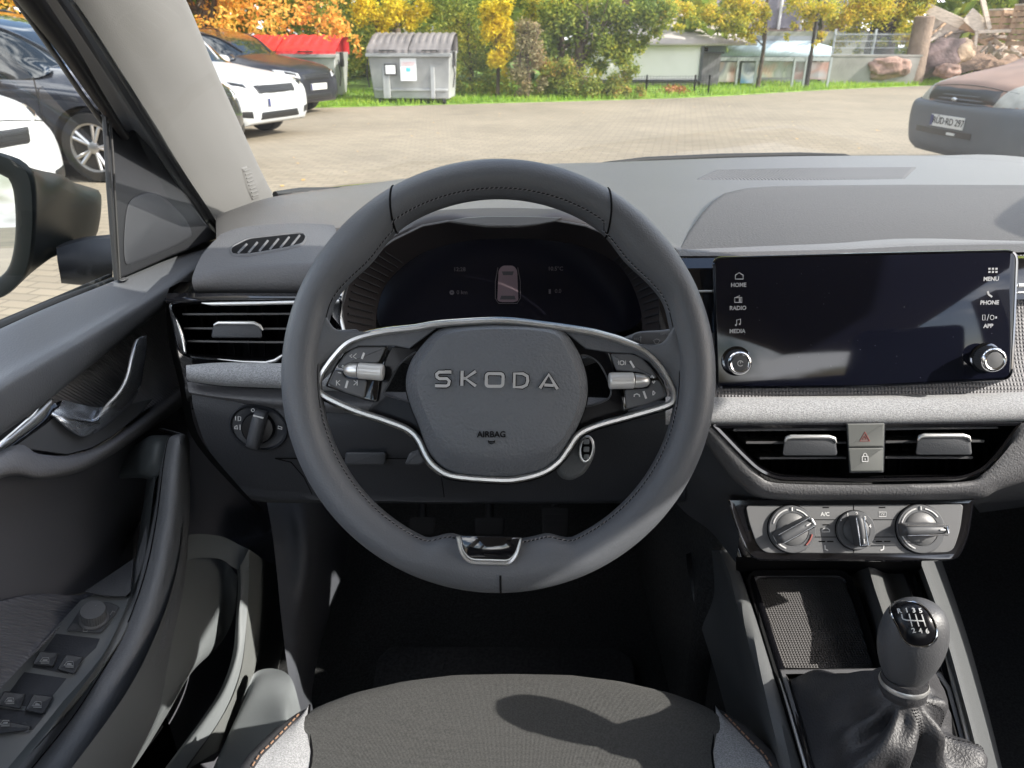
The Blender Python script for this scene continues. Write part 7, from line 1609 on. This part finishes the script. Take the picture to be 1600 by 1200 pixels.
# slate hung house behind
M_slate = mat('slate_hanging', (.34, .31, .36), .7, kind='zlines', bump=(6, .03), var=(2, .9, 1.1)); M_tile = mat('brown_roof_tiles', (.2, .14, .11), .8, kind='zlines', bump=(5, .04), var=(3, .8, 1.2))
Yh = 33
t = thing('slate_house', 'tall house with lilac grey slate wall and brown tiled lean-to roof', 'house', (XY(1200, 60, Yh).x, Yh, 0))
x0, x1 = XY(1040, 40, Yh).x, XY(1345, 40, Yh).x
g = G(); g.box(((x0 + x1) / 2, Yh + 3, 3), (x1 - x0, 6, 6)); hw_ = g.build('wall', M_slate, t)
g = G(); g.add([V((x0 - .4, Yh - 1.6, XY(1200, 66, Yh - 1.6).z)), V((x1 + .2, Yh - 1.6, XY(1200, 64, Yh - 1.6).z)), V((x1 + .2, Yh - .02, XY(1200, 44, Yh).z)), V((x0 - .4, Yh - .02, XY(1200, 44, Yh).z))], [[0, 1, 2, 3]]); g.build('lean_to_roof', M_tile, t, solid=.1)
g = G(); g.add([V((x0 - .4, Yh - .3, 6.0)), V((x1 + .4, Yh - .3, 6.0)), V((x1 + .4, Yh + 3, 8)), V((x0 - .4, Yh + 3, 8))], [[0, 1, 2, 3]]); g.build('roof', M_tile, t, solid=.1)
g = G(); g.box(((x0 + x1) / 2, Yh - .9, .8), (x1 - x0, 1.4, 1.6)); g.build('lean_to_wall', M_conc, t)
g = G()
for px in (1218, 1253): xx = XY(px, 30, Yh - .1).x; g.tube([V((xx, Yh - .1, 1.5)), V((xx, Yh - .1, 6))], .06, 8)
g.build('downpipe', M_wwall, hw_)
for px in (1090, 1300):
    xx = XY(px, 20, Yh).x; g = G(); g.box((xx, Yh - .03, 2.9), (1.1, .1, 1.3)); wn = g.build('window', M_wwall, hw_); g = G(); g.box((xx, Yh - .085, 2.9), (.9, .03, 1.1)); g.build('pane', M_cglass, wn)
t = thing('brick_house', 'brown roofed house partly hidden behind the yellow trees', 'house', (XY(1080, 40, 36).x, 38, 0))
g = G(); xx = XY(1080, 40, 38).x; g.box((xx, 41, 1.2), (7, 6, 2.4)); g.build('wall', mat('cream_render', (.5, .42, .36), .85), t); g = G(); g.add([V((xx - 3.8, 37.8, 2.3)), V((xx + 3.8, 37.8, 2.3)), V((xx + 3.8, 41, 5)), V((xx - 3.8, 41, 5))], [[0, 1, 2, 3]]); g.build('roof', mat('red_brown_roof', (.25, .13, .10), .8, kind='zlines', bump=(4, .05)), t, solid=.1)
# shelter with glass and posters
Ys = 23.2
t = thing('glass_shelter', 'low shelter with pale blue roof and colourful poster boards', 'shelter', (XY(1190, 120, Ys).x, Ys, 0))
zr0, zr1 = XY(1190, 88, Ys).z, XY(1190, 72, Ys).z
M_blueroof = mat('pale_blue_roof', (.42, .52, .58), .35, var=(1.5, .9, 1.1)); xl, xr = XY(1106, 90, Ys).x, XY(1298, 90, Ys).x
g = G(); g.grid([[V((xl, Ys, zr0)), V((xr, Ys, zr0))], [V((xl, Ys + .05, zr1 - .02)), V((xr, Ys + .05, zr1 - .02))], [V((xl, Ys + 1.8, zr1 + .15)), V((xr, Ys + 1.8, zr1 + .15))]]); g.build('roof', M_blueroof, t, solid=.03)
g = G(); g.box(((xl + xr) / 2, Ys + .02, zr0 - .07), (xr - xl, .08, .1)); g.build('fascia', mat('shelter_frame', (.33, .36, .35), .5), t)
for px in (1121, 1152, 1181, 1240, 1258, 1296):
    xx = XY(px, 110, Ys).x; g = G(); g.box((xx, Ys, (zr0 - .1) / 2 + .05), (.06, .06, zr0 - .05)); g.build('post', bpy.data.materials['shelter_frame'], t)
def poster(px0, px1, py0, py1, cols, seed):
    a, b = XY(px0, py0, Ys + .12), XY(px1, py1, Ys + .12); m, nt, p = newmat('poster_%d' % seed); L = nt.links.new
    tc = nd(nt, 'ShaderNodeTexCoord'); n = nd(nt, 'ShaderNodeTexNoise'); n.inputs['Scale'].default_value = 1.7; n.inputs['Detail'].default_value = 1; L(tc.outputs['Object'], n.inputs['Vector']); rm = nd(nt, 'ShaderNodeValToRGB'); e = rm.color_ramp.elements
    while len(e) < len(cols): e.new(.5)
    for i, c in enumerate(cols): e[i].position = .3 + .4 * i / (len(cols) - 1); e[i].color = c4(c)
    L(n.outputs['Fac'], rm.inputs[0]); L(rm.outputs[0], p.inputs['Base Color']); p.inputs['Roughness'].default_value = .3
    g = G(); g.box(((a.x + b.x) / 2, Ys + .12, (a.z + b.z) / 2), (b.x - a.x, .02, a.z - b.z)); g.build('poster', m, t)
poster(1124, 1149, 97, 128, [(.35, .2, .14), (.7, .66, .6), (.3, .3, .32), (.6, .4, .3)], 1); poster(1160, 1180, 98, 130, [(.4, .42, .42), (.12, .3, .5), (.6, .6, .6), (.1, .13, .2)], 2)
poster(1184, 1238, 96, 121, [(.1, .3, .45), (.5, .5, .48), (.3, .33, .25), (.45, .3, .2), (.2, .5, .6)], 3); poster(1241, 1256, 97, 124, [(.1, .08, .08), (.3, .2, .18), (.5, .5, .5)], 4); poster(1260, 1294, 97, 124, [(.4, .5, .55), (.5, .3, .25), (.6, .6, .62)], 5)
g = G(); g.box(((xl + xr) / 2, Ys + 1.7, .7), (xr - xl, .05, 1.4)); g.build('back_panel', mat('shelter_back', (.22, .23, .24), .4), t)
# grey shed to the left of it
t = thing('grey_shed', 'small grey boarded shed between the white wall and the shelter', 'shed', (XY(1108, 120, 23).x, 23, 0))
a, b = XY(1098, 84, 23), XY(1121, 140, 23); g = G(); g.box(((a.x + b.x) / 2, 23.6, a.z / 2), (b.x - a.x, 1.2, a.z)); sh = g.build('wall', mat('grey_boards', (.17, .16, .17), .8, kind='noise', var=(4, .8, 1.2)), t)
g = G(); g.box(((a.x + b.x) / 2, 23.55, a.z + .03), (b.x - a.x + .1, 1.4, .05)); g.build('roof', M_hard, t)
# concrete retaining wall, mesh fence, lamp post, timber post
Yw = 25.0
t = thing('concrete_wall', 'low grey concrete wall on the grass under the mesh fence', 'wall', (XY(1330, 120, Yw).x, Yw, 0))
a, b = XY(1288, 88, Yw), XY(1440, 92, Yw); g = G(); g.box(((a.x + b.x) / 2, Yw + .15, a.z / 2), (b.x - a.x, .3, a.z)); g.build('wall_panel', M_conc, t, bevel=.01)
g = G(); g.box(((a.x + b.x) / 2, Yw + .15, a.z + .02), (b.x - a.x + .03, .34, .05)); g.build('coping', M_conc, t)
t = thing('mesh_fence', 'grey steel mesh fence standing above the concrete wall', 'fence', (XY(1360, 90, Yw + .4).x, Yw + .4, 0))
M_fence = mat('fence_steel', (.4, .42, .43), .5, .4); z0, z1 = XY(1360, 90, Yw + .4).z, XY(1360, 51, Yw + .4).z; a, b = XY(1302, 70, Yw + .4), XY(1430, 70, Yw + .4)
g = G()
for k in range(50): x = a.x + (b.x - a.x) * k / 49; g.tube([V((x, Yw + .4, z0 - .2)), V((x, Yw + .4, z1))], .006, 4)
for k in range(5): z = z0 - .1 + (z1 - z0 + .05) * k / 4; g.tube([V((a.x, Yw + .39, z)), V((b.x, Yw + .39, z))], .013, 4)
g.build('mesh_panel', M_fence, t)
for px in (1303, 1366, 1428): x = XY(px, 70, Yw + .4).x; g = G(); g.box((x, Yw + .44, (z1 + .1) / 2), (.06, .06, z1 + .1)); g.build('post', M_fence, t)
p = XY(1262, 120, 22.8); g = G(); g.tube([V((p.x, p.y, 0)), V((p.x, p.y, 4.5))], .05, 8); g.tube([V((p.x, p.y, 0)), V((p.x, p.y, .9))], .07, 8); tag(g.build('metal_pole', M_barkd, smooth=60), 'thin dark upright pole beside the bare stemmed young tree', 'pole')
p = XY(1438, 60, 25.3); g = G(); z1 = XY(1438, 25, 25.3).z; rows = [[V((p.x + r * math.cos(a * .524) * 1.0, p.y + r * math.sin(a * .524), z)) for a in range(12)] for z, r in ((0, .33), (z1 * .5, .30), (z1 - .03, .29), (z1, .25))]; g.grid(rows, cu=True, cap1=True); tag(g.build('timber_stump', mat('weathered_timber', (.22, .16, .12), .9, bump=(20, .02), var=(3, .8, 1.2)), smooth=40), 'thick upright weathered log standing behind the boulders', 'log')
# boulders
from mathutils import noise as _nz
M_rock = mat('red_sandstone', (.30, .19, .15), .9, bump=(12, .03), var=(2.2, .6, 1.4)); M_rockd = mat('dark_stone', (.13, .09, .085), .9, bump=(12, .03), var=(2, .6, 1.4))
def boulder(px0, px1, py0, py1, Y, label, m_, seed, tilt=0, dy=.5):
    a, b = XY(px0, py1, Y), XY(px1, py0, Y); c = (a + b) / 2; rx, rz_ = (b.x - a.x) / 2, (b.z - a.z) / 2; rows = []; n = 40
    for j in range(22):
        th = math.pi * j / 21; row = []
        for i in range(n):
            ph = 2 * math.pi * i / n; d = V((math.sin(th) * math.cos(ph), math.sin(th) * math.sin(ph), math.cos(th)))
            e = V([math.copysign(abs(k) ** .75, k) for k in d]); q = 1 + .24 * _nz.noise(d * 1.9 + V((seed, 0, 0))) + .11 * _nz.noise(d * 4 + V((seed, 3, 0)))
            p = V((e.x * rx * q, e.y * dy * q, e.z * rz_ * q)); p = Matrix.Rotation(tilt, 3, 'Y') @ p; row.append(c + p)
        rows.append(row)
    g = G(); g.grid(rows, cu=True); return tag(g.build('boulder', m_, smooth=50), label, 'boulder', 'boulders on the grass')
boulder(1348, 1420, 88, 123, 25.2, 'oblong red brown boulder lying on the grass nearest the concrete wall', M_rock, 1, -.05, .5)
boulder(1412, 1508, 66, 116, 26.0, 'largest dark brown boulder leaning up behind the reddish one', M_rockd, 5, -.38, .6)
boulder(1474, 1522, 62, 100, 25.9, 'light faced tan rock at the upper end of the dark boulder', mat('tan_stone', (.36, .26, .18), .9, bump=(12, .03), var=(2, .7, 1.3)), 9, -.5, .5)
boulder(1462, 1500, 100, 122, 25.0, 'small pale red boulder next to the van bonnet', M_rock, 12, 0, .4)
# timber heap: every board a thing
M_wood = [mat('bleached_board', (.55, .46, .38), .8, var=(6, .8, 1.2), stretch=(1, 1, 6)), mat('tan_board', (.42, .27, .17), .8, var=(6, .8, 1.2)), mat('grey_board', (.33, .28, .25), .85, var=(6, .8, 1.2))]
Yt = 26.5
def board(p, q, Y0, Y1, w, th, m_, label, roll=0):
    a, b = XY(*p, Y0), XY(*q, Y1); d = (b - a); L_ = d.length; ez_ = d.normalized(); ex_ = ez_.cross(V((0, 1, 0))).normalized(); ey_ = ez_.cross(ex_)
    R = Matrix((ex_, ey_, ez_)).transposed() @ Matrix.Rotation(roll, 3, 'Z'); g = G(); g.box((a + b) / 2, (w, th, L_), R); return tag(g.build('board', m_, bevel=.01, seg=1), label, 'board', 'boards in the timber heap')
board((1446, 12), (1504, 38), 26.2, 26.3, .30, .10, M_wood[0], 'thick bleached board sticking out highest at the left of the timber heap', .2)
board((1452, 42), (1500, 55), 26.6, 26.6, .5, .04, M_wood[2], 'wide grey panel lying under the bleached board')
board((1512, 22), (1538, 46), 26.0, 26.0, .42, .05, M_wood[0], 'pale panel leaning in the middle of the timber heap')
board((1534, -6), (1546, 46), 25.9, 25.9, .14, .06, M_wood[0], 'nearly upright pale post in the timber heap')
board((1500, 40), (1535, 50), 26.3, 26.1, .2, .08, M_wood[1], 'short tan beam under the leaning pale panel')
board((1527, 50), (1580, 48), 25.8, 25.8, .1, .08, M_wood[0], 'horizontal bleached rail in front of the heap')
board((1526, 50), (1522, 86), 25.8, 25.8, .09, .06, M_wood[0], 'thin pale leg standing below the horizontal rail at its left end')
board((1579, 50), (1577, 76), 25.8, 25.8, .08, .05, M_wood[1], 'thin tan leg standing below the horizontal rail at its right end')
board((1470, 52), (1450, 66), 26.2, 26.2, .1, .05, M_wood[0], 'short split piece at the left foot of the heap')
random.seed(31)
descr = ['reddish', 'tan', 'bleached', 'grey', 'short', 'split', 'narrow', 'broken']; place = ['under the horizontal rail', 'between the two thin legs', 'low behind the van bonnet', 'beside the upright log']
k = 0
for d_ in descr:
    for pl_ in place:
        x, y = {0: (random.uniform(1530, 1576), random.uniform(54, 66)), 1: (random.uniform(1530, 1572), random.uniform(64, 78)), 2: (random.uniform(1545, 1600), random.uniform(70, 84)), 3: (random.uniform(1456, 1500), random.uniform(46, 62))}[k % 4]; a_ = random.uniform(-.9, .9); l = random.uniform(9, 20)
        board((x - l * math.cos(a_), y - l * math.sin(a_)), (x + l * math.cos(a_), y + l * math.sin(a_)), random.uniform(26.1, 26.9), random.uniform(26.1, 26.9), random.uniform(.05, .13), .05, M_wood[(k * 7) % 3], '%s offcut lying %s in the timber heap' % (d_, pl_), random.uniform(0, 1)); k += 1
def crate(px0, px1, py0, py1, Y, label, m_, rz=0):
    a, b = XY(px0, py1, Y), XY(px1, py0, Y); w, h = b.x - a.x, b.z - a.z; t = thing('wooden_crate', label, 'crate', (a.x + w / 2, Y, a.z), rz, 'crates beside the timber heap', local=True)
    g = G()
    for sx in (-1, 1):
        for sy in (-1, 1): g.box((sx * (w / 2 - .04), sy * (w * .4), h / 2), (.07, .07, h))
    g.build('corner_post', m_, t)
    g = G(); n = max(int(h / .16), 3)
    for k in range(n):
        z = h * (k + .5) / n
        g.box((0, -w * .4 - .05, z), (w, .025, h / n * .8)); g.box((0, w * .4 + .05, z), (w, .025, h / n * .8))
        for sx in (-1, 1): g.box((sx * (w / 2 + .01), 0, z), (.025, w * .8, h / n * .8))
    g.build('slat_side', m_, t); g = G(); g.box((0, 0, h + .02), (w * 1.06, w * .9, .04)); g.build('top_board', M_wood[0], t)
crate(1546, 1584, 16, 48, 26.4, 'open slatted tan crate on top of the timber heap', M_wood[1], .3)
crate(1582, 1640, 8, 72, 25.6, 'tall brown slatted crate at the right edge beside the heap', mat('brown_board', (.36, .24, .16), .8, var=(5, .75, 1.2)), .2)
g = G(); n = 30; rows = []
for j in range(10):
    rows.append([V((XY(1400 + 300 * i / n, 80, 27.5).x, 26.7 + j * .5, max(0, (1.15 + .25 * _nz.noise(V((i * .5, j * .5, 0)))) * math.sin(math.pi * min(i / n * 1.6, 1) * .5) * math.sin(math.pi * (j + 1.5) / 11)))) for i in range(n + 1)])
g.grid(rows); struct(g.build('earth_mound', mat('mound_soil', (.2, .13, .09), .95, var=(4, .6, 1.4), bump=(8, .05)), smooth=60), 'brown earth mound under the timber heap')

# ================================================================== LIGHT, SKY, CAMERA
SUN_EL, SUN_AZ = R_(32), R_(106)      # azimuth clockwise from +Y (the way the car points)
sd = V((math.sin(SUN_AZ) * math.cos(SUN_EL), math.cos(SUN_AZ) * math.cos(SUN_EL), math.sin(SUN_EL)))
w = bpy.data.worlds.new('World'); sc.world = w; w.use_nodes = True; nt = w.node_tree
bg = nt.nodes['Background']; sk = nt.nodes.new('ShaderNodeTexSky'); sk.sky_type = 'NISHITA'; sk.sun_disc = False; sk.sun_elevation = SUN_EL; sk.sun_rotation = SUN_AZ
sk.dust_density = 2.0
tc = nt.nodes.new('ShaderNodeTexCoord'); mp = nt.nodes.new('ShaderNodeMapping'); mp.inputs['Scale'].default_value = (1, 1, 2.2); nt.links.new(tc.outputs['Generated'], mp.inputs[0])
cn = nt.nodes.new('ShaderNodeTexNoise'); cn.inputs['Scale'].default_value = 3.2; cn.inputs['Detail'].default_value = 6; nt.links.new(mp.outputs[0], cn.inputs['Vector'])
rm = nt.nodes.new('ShaderNodeValToRGB'); rm.color_ramp.elements[0].position = .46; rm.color_ramp.elements[1].position = .62; nt.links.new(cn.outputs['Fac'], rm.inputs[0])
mx = nt.nodes.new('ShaderNodeMix'); mx.data_type = 'RGBA'; nt.links.new(rm.outputs[0], mx.inputs[0]); nt.links.new(sk.outputs[0], mx.inputs[6]); mx.inputs[7].default_value = (12.8, 12.9, 13.2, 1)
nt.links.new(mx.outputs[2], bg.inputs[0]); bg.inputs[1].default_value = .15
ld_ = bpy.data.lights.new('sun', 'SUN'); ld_.energy = 3.7; ld_.angle = R_(.5); ld_.color = (1, .95, .87); so = bpy.data.objects.new('sun', ld_); COL.objects.link(so); so.rotation_euler = sd.to_track_quat('Z', 'Y').to_euler(); so.location = (0, 0, 20)
cd = bpy.data.cameras.new('camera'); cam = bpy.data.objects.new('camera', cd); COL.objects.link(cam); sc.camera = cam; cam.location = CAM; cam.rotation_euler = (math.pi / 2 - TH, 0, 0)
cd.sensor_width = 36; cd.lens = 36 * FP / 1600; cd.clip_start = .02; cd.clip_end = 500
cd.dof.use_dof = True; cd.dof.focus_distance = .66; cd.dof.aperture_fstop = 17
sc.view_settings.view_transform = 'Standard'; sc.view_settings.look = 'None'; sc.view_settings.exposure = 1.2; sc.view_settings.gamma = 1; sc.view_settings.use_curve_mapping = False
sc.cycles.use_denoising = True; sc.cycles.max_bounces = 9; sc.cycles.diffuse_bounces = 5; sc.cycles.glossy_bounces = 4; sc.cycles.transparent_max_bounces = 12; sc.cycles.sample_clamp_indirect = 6; sc.cycles.caustics_reflective = False; sc.cycles.caustics_refractive = False
